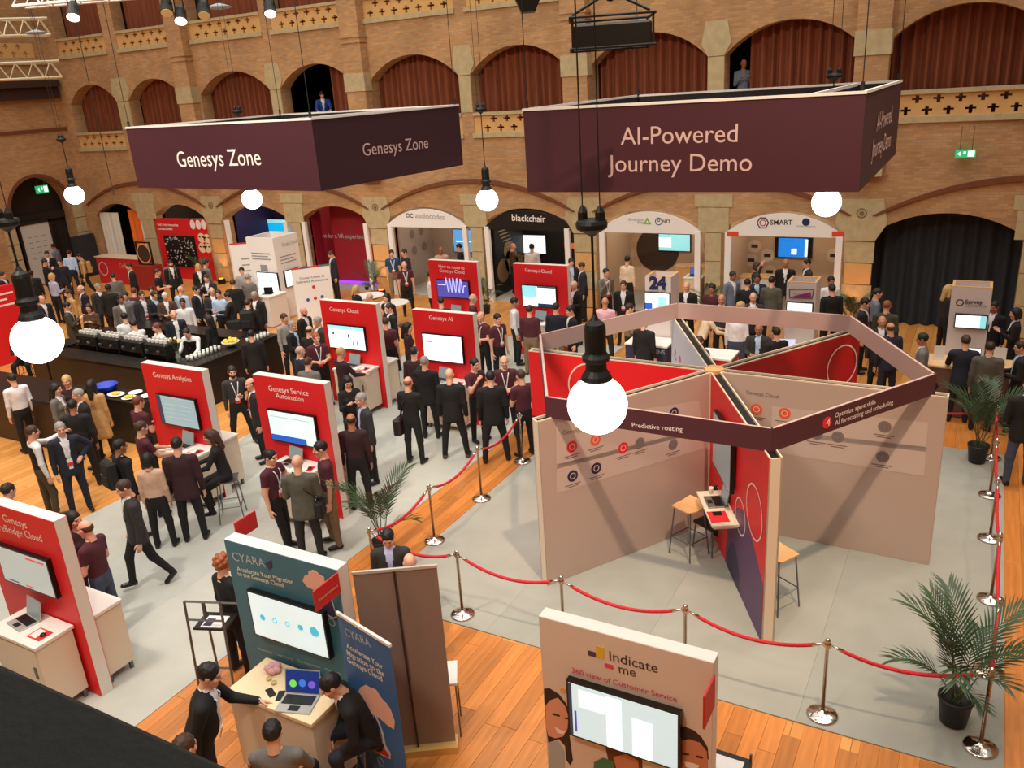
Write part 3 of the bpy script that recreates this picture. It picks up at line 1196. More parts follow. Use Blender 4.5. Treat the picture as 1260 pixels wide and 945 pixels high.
def curtain(x0, x1, z0, z1, y, m, label, waves=16, amp=.07, group=None, name='curtain'):
    mb = MB()
    n = waves * 8
    rows = 6
    ph = random.random() * 6
    vs, fs = [], []
    for j in range(rows + 1):
        t = j / rows
        for i in range(n + 1):
            s = i / n
            x = x0 + (x1 - x0) * s
            a = amp * (.6 + .4 * (1 - t))
            vs.append((x + .02 * math.sin(5 * s * 6 + ph), y + a * math.sin(2 * math.pi * waves * s + ph + .9 * math.sin(9 * s + ph)) + .3 * a * math.sin(31 * s + 2 * t), z0 + (z1 - z0) * t))
    for j in range(rows):
        for i in range(n):
            k = j * (n + 1) + i
            fs.append((k, k + 1, k + n + 2, k + n + 1))
    mb.add(vs, fs)
    return single(name, mb, m, label, 'curtain', group, True)


for i, (x0, x1) in enumerate(ARCH[:9]):
    a, b = x0 - .1, x1 + .1
    if i == 3:
        a = x0 + 1.75
    if i == 7:
        a = x0 + .5
    what = {3: 'brown curtain drawn half aside in the gallery arch of the man in blue', 7: 'brown curtain in the gallery arch of the man reading his phone'}.get(
        i, 'brown pleated curtain in the %s arch of the middle gallery' % (ORD[i] + (' from the left' if i else '')))
    curtain(a, b, 5.2, 7.9, YB + .1, CURT, what, int(12 * (b - a) / 3.3) + 2, .13, group='gallery curtains')
for i, (x0, x1) in enumerate(ARCH[:6]):
    curtain(x0 - .1, x1 + .1, 8.8, 11.8, YB + .12, CURT, 'brown curtain behind the %s arch of the top gallery' % (ORD[i] + (' from the left' if i else '')), 12, group='top gallery curtains')
curtain(-2.6, 1.1, .02, 3.1, YB + .15, CURTB, 'tall blue-black curtain closing the arch on the right', 11, .1)

# left end wall with the doorway arch
mb = MB()
XL = -33.9


def yz(mbt, pts):
    return [(XL, y, z) for y, z in pts]


d0, d1, dsp, dap = 19.85, 22.45, 3.1, 4.35
T = frame((XL, 0, 0), (0, -1, 0), (-1, 0, 0), (0, 0, 1))     # local x -> -world y, local y -> into the wall
wl = MB(T)
wl.add([(-23.05, 0, 0), (-d1, 0, 0), (-d1, 0, 12.5), (-23.05, 0, 12.5)], [(3, 2, 1, 0)])
wl.add([(-d0, 0, 0), (0, 0, 0), (0, 0, 12.5), (-d0, 0, 12.5)], [(3, 2, 1, 0)])
arch_fill(wl, -d1, -d0, dsp, dap, 12.5, 0, .6)
for x, f in ((-d1, 1), (-d0, -1)):
    wl.add([(x, 0, 0), (x, .6, 0), (x, .6, dsp), (x, 0, dsp)], [(0, 1, 2, 3)])
WL = struct('wall_left', wl, BRICK, 'brick end wall with an arched doorway')
mb = MB(T)
mb.box(-d1 - .6, -d0 + .6, 1.6, 1.75, 0, 4.6)
part('passage_wall', mb, PLASTER, WL, world=True)
mb = MB(T)
mb.box(-d1, -d0, .55, .75, 2.55, 2.85)
part('door_lintel', mb, DARKIN, WL, world=True)
mb = MB(T)
P = arc(-d1, -d0, dsp, dap)
Q = arc(-d1 - .12, -d0 + .12, dsp, dap + .12)
for (p0, p1, q0, q1) in zip(P[:-1], P[1:], Q[:-1], Q[1:]):
    mb.add([(p0[0], -.05, p0[1]), (p1[0], -.05, p1[1]), (q1[0], -.05, q1[1]), (q0[0], -.05, q0[1]), (p0[0], 0.02, p0[1]), (p1[0], .02, p1[1]), (q1[0], .02, q1[1]), (q0[0], .02, q0[1])],
           [(0, 1, 2, 3), (0, 4, 5, 1), (2, 6, 7, 3)])
part('arch_moulding', mb, RIB, WL, world=True)
for y0, y1 in ((d1 + .02, d1 + .5), (d0 - .5, d0 - .02)):
    for k in range(5):
        mb = MB(T)
        mb.box(-y1, -y0, -.04, .02, .02 + k * .62, .6 + k * .62)
        part('jamb_stone', mb, STONE, WL, world=True)
mb = MB(T)
mb.box(-23.05, -15, -.06, .02, 6.05, 6.17)
part('string_course', mb, RIB, WL, world=True)
mb = MB(T)
crosses(mb, -22.4, -16.2, 8.85, 9.4, -.03, .1, .5)
part('balustrade', mb, PLASTER, WL, world=True)
mb = MB(T)
mb.box(-23.0, -16, -.1, .05, 8.6, 8.8)
part('ledge_stone', mb, STONE, WL, world=True)
mb = MB(T)
mb.box(-22.9, -16, -.5, .02, 7.75, 8.0)
mb.prism([(-22.9, 7.3), (-16, 7.3), (-16, 7.75), (-22.9, 7.75)], -.3, .02)
part('eave', mb, mat('timber_dark', (58, 34, 24), .8), WL, world=True)
# door leaf covered with a printed welcome sheet, hinged open in the doorway
mb = MB(place((XL - .35, d0 + .35, 0), 0))
mb.box(0, .05, 0, 1.25, 0.02, 2.5)
o = struct('door_1', mb, mat('door_sheet', (206, 204, 200), .6))
mb = MB(place((XL - .35, d0 + .35, 0), 0))
for k in range(5):
    for q in range(3):
        mb.box(.051, .053, .22 + q * .3, .40 + q * .3, 1.1 + k * .22, 1.12 + k * .22)
part('printed_logo', mb, mat('print_grey', (120, 118, 118), .6), o, world=True)
mb = MB(place((XL - .35, d0 + .35, 0), 0))
mb.box(-.03, .08, -.1, 0, 0, 2.6)
mb.box(-.03, .08, 1.25, 1.35, 0, 2.6)
mb.box(-.03, .08, -.1, 1.35, 2.5, 2.6)
part('door_frame', mb, mat('door_frame_black', (28, 24, 22), .6), o, world=True)
# folded dark screen against the end wall
mb = MB()
mb.box(-33.82, -33.62, 22.0, 22.98, .0, 1.75)
mb.box(-33.62, -33.58, 22.05, 22.93, .1, 1.65)
single('folding_screen', mb, mat('screen_dark', (44, 46, 52), .7), 'dark folded screen against the wall by the doorway', 'screen')

# viewer's side of the hall: the gallery the photograph is taken from
mb = MB()
mb.box(-34, 9, -.1, .42, 0, 5.86)
for a, b in ((-34, -2.9), (1.0, 9)):
    mb.box(a, b, -.1, .4, 5.86, 12.5)
mb.box(-2.9, 1.0, -.1, .4, 7.75, 12.5)
struct('wall_front', mb, BRICK, 'brick gallery wall on the viewer side')
mb = MB()
mb.bevbox(-2.9, 1.0, -.16, .485, 5.86, 5.94, .012)
struct('trim_1', mb, mat('coping_shaded', (30, 31, 28), .8, noise=.2, scale=40, bump=.3), 'worn coping of the near balustrade, shade in its colour')  # the shade of the gallery arch is put into the coping colour
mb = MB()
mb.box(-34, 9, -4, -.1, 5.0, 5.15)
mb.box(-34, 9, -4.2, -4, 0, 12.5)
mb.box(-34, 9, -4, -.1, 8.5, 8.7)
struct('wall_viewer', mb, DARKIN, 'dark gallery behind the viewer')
mb = MB()
mb.box(9.0, 9.3, -4, 27, 0, 12.5)
struct('wall_right', mb, BRICK, 'brick end wall on the right')
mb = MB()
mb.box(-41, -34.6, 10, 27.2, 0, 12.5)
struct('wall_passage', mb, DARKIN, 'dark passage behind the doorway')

# floor ---------------------------------------------------------------
WOODF = plank_mat('floor_boards', (224, 160, 88), (206, 138, 70), (140, 86, 40))
mb = MB()
mb.box(-41, 9.3, -4.2, 27.2, -.2, -.012)
FLOOR = struct('floor', mb, WOODF, 'warm brown wooden plank floor')
PLANK = mat('plank_wood', (196, 124, 60), .3, noise=.16, scale=2.2, stretch=(9, .7, 9), rnd=.2, bump=.02)
plank_me = {}
W = .165


def planks(x0, x1, y0, y1, nx):
    w = (x1 - x0) / nx
    for i in range(nx):
        y = y0 - random.random() * 1.5
        while y < y1:
            L = random.choice((1.8, 2.3, 2.8))
            a, b = max(y, y0), min(y + L, y1)
            if b - a > .25:
                k = (round(w, 3), round(b - a, 2))
                if k not in plank_me:
                    m_ = MB()
                    m_.bevbox(.0015, w - .0015, .002, b - a - .002, -.012, 0, .002)
                    plank_me[k] = m_.mesh('plank', PLANK)
                o = link('plank', plank_me[k], FLOOR)
                o.location = (x0 + i * w, a, 0)
            y += L


planks(-7.88, -7.02, 4.2, 15.6, 5)
planks(-7.02, 0.78, 4.0, 7.62, 42)
planks(.78, 2.4, 7.0, 18.2, 8)
planks(-7.02, .78, 15.68, 17.2, 30)
# grey exhibition carpets laid in strips
CARPETL = mat('carpet_lit', (176, 178, 171), .95, noise=.05, scale=2.5)  # brighter copy of the grey carpet, stronger light put into the colour
CARPETL2 = mat('carpet_lit_worn', (182, 182, 173), .95, noise=.06, scale=1.8)
CARPET = mat('carpet_shaded', (152, 154, 146), .95, noise=.05, scale=2.5)  # darker copy of that carpet, dimmer light under the banner put into the colour
CARPET2 = mat('carpet_shaded_worn', (156, 157, 148), .95, noise=.06, scale=1.8)
for x0, x1, y0, y1, n, lab in ((-7.0, .77, 7.64, 15.68, 4, 'pale grey carpet under the six-sided demo booth'), (-13.2, -7.88, 2.0, 19.6, 3, 'long pale grey carpet under the rows of red booths')):
    t = thing('carpet', lab, 'carpet', (0, 0, 0))
    w = (x1 - x0) / n
    for k in range(n):
        mb = MB()
        mb.box(x0 + k * w + .001, x0 + (k + 1) * w - .001, y0, y1, -.01, .006)
        part('carpet_strip', mb, (CARPET, CARPET2, CARPETL, CARPETL2)[(k + 1) % 2 + (2 if x0 < -10 else 0)], t)
# ================================================================== six-sided demo booth
HC = np.array([-3.234, 11.585, 0.0])
HR, HWR, HA0 = 2.934, 3.10, math.radians(-61.4)
PINKW = mat('wall_print_red_bounce', (184, 164, 154), .55)  # white print with dimness and red bounce light put into its colour
PALEP = mat('wall_print_pale', (198, 180, 171), .55)
PURP = mat('print_purple', (92, 62, 104), .5)
NAVYP = mat('print_navy', (48, 40, 78), .5)
ORG = mat('print_orange', (228, 92, 62), .5)
GREYP = mat('print_grey_dot', (126, 116, 114), .5)
REDP = mat('print_red', (224, 40, 52), .5)
DKTXT = mat('print_dark_text', (120, 100, 100), .6)
DPURP = mat('fascia_purple', (78, 38, 50), .6)
RINGIN = mat('fascia_inside', (190, 162, 156), .6)
CREAM = mat('frame_cream', (222, 206, 184), .5)


def hexv(i, r):
    a = HA0 + i * math.pi / 3
    return HC + np.array([r * math.cos(a), r * math.sin(a), 0])


hexb = thing('demo_booth', 'six-sided open demo booth of radial walls under a purple fascia ring', 'booth', tuple(HC), HA0)
HEXW = []
T_W = .075
for i in range(6):
    a = HA0 + i * math.pi / 3
    d = np.array([math.cos(a), math.sin(a), 0])
    n = np.array([-d[1], d[0], 0])                   # left side looking outwards
    tf = frame(HC, d, n, (0, 0, 1))
    mb = MB(tf)
    mb.box(.13, HWR - .01, -T_W + .02, T_W - .02, 0.006, 2.47, 0)
    mb.box(.13, HWR, -T_W, -T_W + .018, 0.006, 2.5, 1)
    mb.box(.13, HWR, T_W - .018, T_W, 0.006, 2.5, 1)
    mb.box(HWR - .02, HWR, -T_W, T_W, 0.006, 2.485, 1)
    w = part('wall_panel', mb, [BLACK, CREAM], hexb, world=True)
    HEXW.append((w, tf, d, n))
mb = MB(place(HC))
mb.slab([(.16 * math.cos(HA0 + k * math.pi / 3), .16 * math.sin(HA0 + k * math.pi / 3)) for k in range(6)], .01, 2.52)
part('hub', mb, WOODL, hexb, world=True)
for i in range(6):
    p, q = hexv(i, HR), hexv((i + 1) % 6, HR)
    d = (q - p) / np.linalg.norm(q - p)
    n = np.array([d[1], -d[0], 0])                  # outwards
    L = np.linalg.norm(q - p)
    tf = frame(p, d, -n, (0, 0, 1))
    mb = MB(tf)
    mb.box(0.002, L - .002, 0, .012, 2.49, 2.775, 0)
    mb.box(0.002, L - .002, .012, .045, 2.49, 2.775, 1)
    r = part('fascia_board', mb, [DPURP, RINGIN], hexb, world=True)
    if i == 5:
        mb = MB(tf)
        mb.disc((1.02, 2.635), .075, n=20, y=-.001)
        part('number_dot', mb, ORG, r, world=True)
        text('Predictive routing', at_plane(778, 525.5, p, n), at_plane(840, 531, p, n), n, r, WTXT)
    if i == 0:
        c = at_plane(1017.5, 520, p, n)
        lx = (c - p) @ d
        mb = MB(tf)
        mb.disc((lx, c[2]), .075, n=20, y=-.001)
        part('number_dot', mb, REDP, r, world=True)
        text('4', at_plane(1015.5, 524.5, p, n), at_plane(1020, 523, p, n), n, r, WTXT, off=.012)
        text('Optimize agent skills', at_plane(1027, 514, p, n), at_plane(1077, 496.5, p, n), n, r, WTXT)
        text('AI forecasting and scheduling', at_plane(1027, 523.5, p, n), at_plane(1098.5, 497, p, n), n, r, WTXT)


def hexskin(i, side, m):
    """printed sheet on one side of a radial wall: local x outwards, z up, facing -y"""
    w, tf, d, n = HEXW[i]
    nn = n * side
    f = frame(HC + nn * (T_W + .001), d if side < 0 else d, -nn, (0, 0, 1))
    mb = MB(f)
    mb.box(.16, HWR - .003, -.003, 0, .01, 2.485)
    g = part('graphic_sheet', mb, m, w, world=True)
    return g, f, nn


def pxl(i, side, u, v):
    """place on the sheet in its own x/z from where it shows"""
    w, tf, d, n = HEXW[i]
    q = at_plane(u, v, HC + n * side * (T_W + .004), n * side)
    return (q - HC) @ d, q[2]


def dots(g, f, i, side, L, r=.085):
    for u, v, m in L:
        x, z = pxl(i, side, u, v)
        mb = MB(f)
        mb.disc((x, z), r, n=18, y=-.005)
        mb.ringdisc((x, z), r * .55, r * .12, 1, n=14, y=-.0095, th=.001)
        part('printed_icon', mb, [m, DKTXT if m is GREYP else CREAM], g, world=True)
        mb = MB(f)
        mb.box(x - .13, x + .13, -.006, -.003, z - r - .05, z - r - .035)
        mb.box(x - .09, x + .09, -.006, -.003, z - r - .08, z - r - .065)
        part('printed_caption', mb, DKTXT, g, world=True)


# front-left wall, side towards the compartment in front
def quad_px(i, side, pts):
    return [pxl(i, side, u, v) for u, v in pts]


def flat(name, f, pts, m, g, y=-.0045, th=.001):
    mb = MB(f)
    P = pts
    a = sum(P[k][0] * P[(k + 1) % len(P)][1] - P[(k + 1) % len(P)][0] * P[k][1] for k in range(len(P)))
    if a < 0:
        P = P[::-1]
    mb.prism(P, y - th, y)
    return part(name, mb, m, g, world=True)


g5, f5, n5 = hexskin(5, 1, PINKW)
flat('printed_field', f5, quad_px(5, 1, [(684, 520), (860, 493), (866, 552), (685, 607)]), PALEP, g5)
dots(g5, f5, 5, 1, [(703.5, 549.5, REDP), (732.5, 541, ORG), (766.5, 551, REDP), (787, 545, GREYP), (828, 547, GREYP), (704.5, 585.5, NAVYP), (733.5, 576, NAVYP), (829, 508, NAVYP)])
flat('printed_arrow', f5, quad_px(5, 1, [(683, 572), (850, 530), (850, 535), (683, 577.5)]), mat('print_band', (188, 172, 168), .6), g5)
q = quad_px(5, 1, [(692, 535), (735, 527)])
text('Genesys Cloud', HC + n5 * .08 + HEXW[5][2] * q[0][0] + np.array([0, 0, q[0][1]]), HC + n5 * .08 + HEXW[5][2] * q[1][0] + np.array([0, 0, q[1][1]]), n5, g5, DKTXT)
# right wall, side towards the front
g1, f1, n1 = hexskin(1, -1, PINKW)
flat('printed_field', f1, quad_px(1, -1, [(950, 500), (1142, 520), (1137, 586), (948, 556)]), PALEP, g1)
dots(g1, f1, 1, -1, [(931, 503.5, ORG), (965.5, 508.5, ORG), (1031, 537.5, GREYP), (1088.5, 525, GREYP), (1086, 562, GREYP), (1005, 534, GREYP)])
flat('printed_arrow', f1, quad_px(1, -1, [(1000, 534), (1140, 550), (1140, 556), (1000, 540)]), mat('print_band', (188, 172, 168), .6), g1)
q = quad_px(1, -1, [(918, 484), (957.5, 490)])
dd = HEXW[1][2]
text('Genesys Cloud', HC + n1 * .08 + dd * q[0][0] + np.array([0, 0, q[0][1]]), HC + n1 * .08 + dd * q[1][0] + np.array([0, 0, q[1][1]]), n1, g1, DKTXT)
# front wall: red side with purple shapes, pale side
RINGW = mat('print_ring', (238, 214, 208), .5)
g0, f0, n0 = hexskin(0, -1, RED)
flat('printed_shape', f0, [(3.09, .011)] + [(1.25 + .0 + .0 * k, .011) for k in range(1)] + [(1.25 + 1.0 * (1 - math.cos(t)) , .011 + 1.3 * math.sin(t)) for t in np.linspace(0.05, 1.55, 12)] + [(2.7, 1.05), (3.09, .8)], PURP, g0)
flat('printed_shape', f0, [(1.7 + .35 * math.cos(t), .012 + .55 * max(0, math.sin(t))) for t in np.linspace(0, math.pi, 14)], NAVYP, g0, y=-.006)
mb = MB(f0)
mb.ringdisc((2.62, 1.55), .36, .025, y=-.006)
mb.ringdisc((2.0, 1.15), .26, .025, y=-.006)
mb.ringdisc((.75, .85), .09, .02, y=-.006)
part('printed_ring', mb, RINGW, g0, world=True)
g0b, _, _ = hexskin(0, 1, PINKW)
# left wall, red with a ring and a navy foot
g4, f4, n4 = hexskin(4, 1, RED)
x, z = pxl(4, 1, 728, 477)
mb = MB(f4)
mb.ringdisc((x, z), .42, .025, y=-.006)
part('printed_ring', mb, RINGW, g4, world=True)
flat('printed_shape', f4, [(3.09, .011), (3.09, 1.35), (2.8, 1.32), (2.4, 1.0), (2.1, .5), (2.0, .011)], NAVYP, g4)
# back walls
g2, f2, n2 = hexskin(2, -1, mat('panel_crimson', (170, 14, 28), .5))
x, z = pxl(2, -1, 1046, 447)
mb = MB(f2)
mb.ringdisc((min(x, 2.7), z), .36, .025, y=-.006)
part('printed_ring', mb, RINGW, g2, world=True)
g3, f3, n3 = hexskin(3, 1, mat('wall_print_cool', (214, 220, 236), .5))
dots(g3, f3, 3, 1, [(831, 433, REDP), (837, 442, REDP)], .06)
hexskin(2, 1, PINKW)
hexskin(1, 1, PINKW)
hexskin(3, -1, RED)
hexskin(4, -1, PINKW)
hexskin(5, -1, RED)


# ================================================================== screens, laptops, counters, stools
SCREENW = mat('display_white', (206, 226, 228), .3, emit=.75)
SCREENB = mat('display_blue', (40, 90, 190), .3, emit=.6)
SCREENC = mat('display_cyan', (150, 226, 236), .3, emit=.7)
SCREENP = mat('display_purple', (84, 82, 176), .3, emit=.5)
SCREENG = mat('display_grey', (126, 140, 142), .3, emit=.35)
SCREENBR = mat('display_bright', (240, 250, 252), .3, emit=.95)
SLINE = mat('display_line', (160, 186, 196), .3, emit=.5)
SDARK = mat('display_dark', (42, 60, 96), .3, emit=.35)
BEZEL = mat('bezel_black', (14, 14, 15), .35)


def television(label, o, xd, n, w, h, content, m=SCREENW, depth=.06, group='flat screens', off=.0):
    """o = lower left corner of the set on its wall, xd = along the wall, n = away from it"""
    xd, n = np.asarray(xd, float), np.asarray(n, float)
    tf = frame(np.asarray(o, float) + n * off, xd, -n, (0, 0, 1))
    base = np.asarray(o, float) + xd * w / 2
    t = thing('television', label, 'screen', tuple(base), 0.0, group)
    mb = MB(tf)
    mb.box(-.02, w + .02, -depth, 0, -.02, h + .02)
    mb.box(w * .2, w * .8, 0, off + .001, h * .3, h * .7)
    part('casing', mb, BEZEL, t, world=True)
    mb = MB(tf)
    mb.box(0, w, -depth - .004, -depth, 0, h)
    d = part('display', mb, m, t, world=True)
    for (a, b, c, e, mm) in content:
        mb = MB(tf)
        mb.box(a * w, b * w, -depth - .007, -depth - .004, c * h, e * h)
        part('display_field', mb, mm, d, world=True)
    return t


def laptop(label, loc, rz, m=SCREENG, body=None, tilt=.35, s=1.0, group='laptops'):
    t = thing('laptop', label, 'laptop', loc, rz, group)
    body = body or mat('laptop_grey', (120, 118, 116), .4, .5)
    mb = MB()
    mb.bevbox(-.17 * s, .17 * s, -.12 * s, .12 * s, .001, .016, .004)
    part('base', mb, body, t)
    mb = MB()
    mb.box(-.145 * s, .145 * s, -.02 * s, .1 * s, .016, .019)
    mb.box(-.05 * s, .05 * s, -.1 * s, -.035 * s, .016, .018)
    part('keyboard', mb, BEZEL, t)
    c, q = math.cos(tilt), math.sin(tilt)
    tf = frame((0, .12 * s, .014), (1, 0, 0), (0, c, -q), (0, q, c))
    mb = MB(tf)
    mb.box(-.17 * s, .17 * s, 0, .01, 0, .225 * s)
    l = part('lid', mb, body, t)
    mb = MB(tf)
    mb.box(-.16 * s, .16 * s, -.002, 0, .012, .215 * s)
    part('display', mb, m, l)
    return t


def counter(label, x0, x1, y0, y1, h, mtop=None, mbody=None, feet=True, group='demo counters', door=True):
    t = thing('counter', label, 'counter', ((x0 + x1) / 2, (y0 + y1) / 2, 0.006), 0.0, group)
    RECTS.append((x0, x1, y0, y1))
    a, b = (x1 - x0) / 2, (y1 - y0) / 2
    mb = MB()
    mb.box(-a + .02, a - .02, -b + .02, b - .02, .12 if feet else 0.0, h - .04)
    part('cabinet', mb, mbody or WHITE, t)
    mb = MB()
    mb.bevbox(-a, a, -b, b, h - .04, h, .004)
    part('top', mb, mtop or WHITE, t)
    if feet:
        for sx in (-1, 1):
            for sy in (-1, 1):
                mb = MB()
                cx, cy = sx * (a - .06), sy * (b - .06)
                mb.box(cx - .02, cx + .02, cy - .02, cy + .02, 0, .12)
                part('foot', mb, STEEL, t)
    if door:
        mb = MB()
        mb.box(-a + .05, a - .05, -b + .008, -b + .02, .15, h - .07)
        d = part('door', mb, mbody or WHITE, t)
        mb = MB()
        mb.box(a - .14, a - .1, -b - .005, -b + .008, h * .55, h * .7)
        part('handle', mb, STEEL, d)
    return t


def stool(label, loc, rz=0.0, seatm=None, h=.78, group='bar stools', back=False):
    t = thing('bar_stool', label, 'stool', loc, rz, group)
    mb = MB()
    n = 6
    vs, fs = [], []
    for i in range(n + 1):
        y = -.19 + .38 * i / n
        z = h - .02 + .05 * ((y / .19) ** 2 if y > 0 else .25 * (y / .19) ** 2)
        w = .19 - .03 * (y / .19) ** 2
        vs += [(-w, y, z), (w, y, z), (w, y, z + .02), (-w, y, z + .02)]
    for i in range(n):
        k = 4 * i
        for a, b in ((0, 1), (1, 2), (2, 3), (3, 0)):
            fs.append((k + a, k + b, k + 4 + b, k + 4 + a)[::-1])
    fs += [(0, 1, 2, 3), (4 * n + 3, 4 * n + 2, 4 * n + 1, 4 * n)]
    mb.add(vs, fs)
    part('seat', mb, seatm or WOODL, t)
    for sx in (-1, 1):
        for sy in (-1, 1):
            mb = MB()
            mb.tube([(sx * .15, sy * .14, h - .02), (sx * .2, sy * .2, 0.0)], .011, 6)
            part('leg', mb, STEEL, t)
    mb = MB()
    c = [(-.185, -.18, .28), (.185, -.18, .28), (.185, .18, .28), (-.185, .18, .28), (-.185, -.18, .28)]
    for a, b in zip(c[:-1], c[1:]):
        mb.tube([a, b], .009, 6)
    part('footrest', mb, STEEL, t)
    return t


# the demo shelf, screen, laptop and stools in the booth
w0, tf0, d0v, n0v = HEXW[0]
nn = -n0v
p = HC + d0v * .95 + nn * (T_W + .0)
television('tall flat screen on the red wall inside the six-sided booth', HC + d0v * .72 + nn * (T_W + .005) + np.array([0, 0, 1.35]), d0v, nn, .98, .78, [], SCREENG, off=.02)
sh = thing('demo_shelf', 'cream shelf under the screen inside the six-sided booth', 'shelf', tuple(HC + d0v * 1.3 + nn * .3 + np.array([0, 0, .97])), HA0)
mb = MB(frame(HC + nn * (T_W + .004), d0v, -nn, (0, 0, 1)))
mb.box(.95, 1.95, -.36, 0, .97, 1.0)
part('board', mb, CREAM, sh, world=True)
for xx in (1.05, 1.85):
    mb = MB(frame(HC + nn * (T_W + .004), d0v, -nn, (0, 0, 1)))
    mb.box(xx - .02, xx + .02, -.32, 0, .90, .97)
    part('bracket', mb, CREAM, sh, world=True)
rzs = math.atan2(nn[1], nn[0]) + math.pi / 2
laptop('grey laptop on the cream shelf in the six-sided booth', tuple(HC + d0v * 1.3 + nn * .26 + np.array([0, 0, 1.0])), rzs, tilt=.2)
mb = MB(frame(HC + nn * (T_W + .004) + np.array([0, 0, 1.0]), d0v, -nn, (0, 0, 1)))
mb.box(1.56, 1.86, -.35, -.1, .001, .004)
mb.box(1.58, 1.68, -.28, -.16, .004, .012, 1)
o = single('leaflet', mb, [mat('leaflet_red', (206, 40, 48), .4), BEZEL], 'red leaflet with a phone on the cream shelf in the six-sided booth', 'leaflet')
mb = MB(place(HC + d0v * 1.04 + nn * .25 + np.array([0, 0, 1.0])))
mb.lathe([(.025, .001), (.033, .08), (.034, .10), (.03, .1), (.026, .02)], 12)
single('paper_cup', mb, mat('paper_cup', (230, 214, 204), .5), 'pale paper cup at the inner end of the booth shelf', 'cup', smooth=True)
q = at_z(857, 622, .80)
stool('light wooden stool inside the six-sided booth by the shelf', (q[0] - .1, q[1] - .02, .007), math.radians(-25))
q = at_z(968, 687, .80)
stool('light wooden stool behind the front wall of the six-sided booth', (q[0] - .12, q[1] + .12, .007), math.radians(60))
# dark jacket over a chair back between the stool and the shelf
q = at_z(877, 612, .85)
t = thing('draped_chair', 'black jacket hung over a chair beside the wooden stool', 'chair', (q[0], q[1], .007), math.radians(-30))
mb = MB()
mb.bevbox(-.2, .2, -.19, .19, .42, .46, .01)
part('seat', mb, BLACK, t)
for sx in (-1, 1):
    for sy in (-1, 1):
        mb = MB()
        mb.tube([(sx * .17, sy * .16, .42), (sx * .2, sy * .19, 0)], .012, 6)
        part('leg', mb, STEEL, t)
mb = MB()
prof = [(.24, .05, .12), (.25, .06, .4), (.23, .06, .7), (.2, .05, .88), (.12, .03, .93)]
vs, fs, n = [], [], 14
for (a, b, z) in prof:
    for k in range(n):
        th = 2 * math.pi * k / n
        vs.append((a * math.cos(th) * (1 + .08 * math.sin(5 * th + z * 7)), .2 + b * math.sin(th) * (1 + .2 * math.sin(3 * th + z * 5)), z))
for i in range(len(prof) - 1):
    for k in range(n):
        fs.append((i * n + k, i * n + (k + 1) % n, i * n + n + (k + 1) % n, i * n + n + k))
fs.append(tuple(range(len(vs) - n, len(vs))))
mb.add(vs, fs)
part('jacket', mb, cloth('black'), t, smooth=True)
# ================================================================== exhibitor booths
def booth(label, x0, x1, yf, front, titles, name='exhibit_booth', h=2.4, th=.15, back=None, edge=None, group=None):
    """upright display panel facing -y: white frame, printed sheets front and back, lettering"""
    t = thing(name, label, 'booth', ((x0 + x1) / 2, yf + th / 2, .006), 0.0, group)
    RECTS.append((x0, x1, yf, yf + th))
    mb = MB()
    mb.box(x0, x1, yf, yf + th, .006, h)
    part('frame', mb, edge or mat('frame_white', (226, 222, 214), .5), t, world=True)
    mb = MB()
    mb.box(x0 + .002, x1 - .002, yf - .006, yf, .01, h - .003)
    g = part('front_sheet', mb, front, t, world=True)
    mb = MB()
    mb.box(x0 + .002, x1 - .002, yf + th, yf + th + .006, .01, h - .003)
    part('back_sheet', mb, back or front, t, world=True)
    for s, a, b in titles:
        text(s, at_y(*a, yf - .006), at_y(*b, yf - .006), (0, -1, 0), g, WTXT)
    return t, g


def tv_px(label, yf, TL, TR, BL, content, m=SCREENW, group='flat screens on booths'):
    a, b, c = at_y(*TL, yf - .07), at_y(*TR, yf - .07), at_y(*BL, yf - .07)
    x0, x1 = (a[0] + c[0]) / 2, b[0]
    z1 = (a[2] + b[2]) / 2
    z0 = z1 - abs(a[2] - c[2])
    return television(label, (x0, yf - .007, z0), (1, 0, 0), (0, -1, 0), x1 - x0, z1 - z0, content, m, group=group)


DASH = [(.0, .1, 0, 1, SDARK), (.1, 1, .92, 1, SLINE), (.16, .9, .70, .72, SLINE), (.16, .9, .55, .57, SLINE), (.16, .7, .4, .42, SLINE), (.16, .9, .25, .27, SLINE)]
BLUEF = [(0, .78, 0, .2, SCREENB), (.35, .75, .35, .7, SCREENBR), (.05, .9, .82, .84, SLINE)]
HEADR = [(0, 1, .86, 1, SCREENC), (.12, .17, .6, .7, SDARK), (.55, .6, .5, .66, SDARK), (.66, .68, .2, .36, SDARK), (.78, .8, .2, .38, SDARK)]
MINI = [(.04, .25, .7, .74, SLINE), (.7, .85, .88, .9, SLINE)]
SPLIT = [(0, .42, .45, 1, SCREENC), (.46, 1, 0, .16, SDARK), (.46, 1, .94, 1, SDARK)]
REDB = 'red demo booth panels'
B = {}
B['an'] = booth('red booth panel nearest the coffee bar in the middle row', -12.9, -11.35, 9.15, RED, [('Genesys Analytics', (189, 463.5), (236, 470))], group=REDB)
B['au'] = booth('red booth panel behind the left palm in the middle row', -10.34, -8.8, 9.33, RED, [('Genesys Service', (331, 480.5), (380, 487)), ('Automation', (340, 489), (374, 494.5))], group=REDB)
B['pu'] = booth('red booth panel at the lower left edge of the hall', -10.25, -8.69, 4.66, RED, [('Genesys', (5, 641), (34, 650.5)), ('PureBridge Cloud', (-8, 650), (53, 667))], group=REDB)
B['gc'] = booth('dark red booth panel in the second row beside the seated bar', -12.77, -11.2, 13.8, RED, [('Genesys Cloud', (406, 382.5), (441.5, 385.5))], group=REDB)
B['ai'] = booth('dark red booth panel in the second row with a crowd before it', -10.15, -8.67, 13.65, RED, [('Genesys AI', (528.4, 393), (557, 395))], group=REDB)
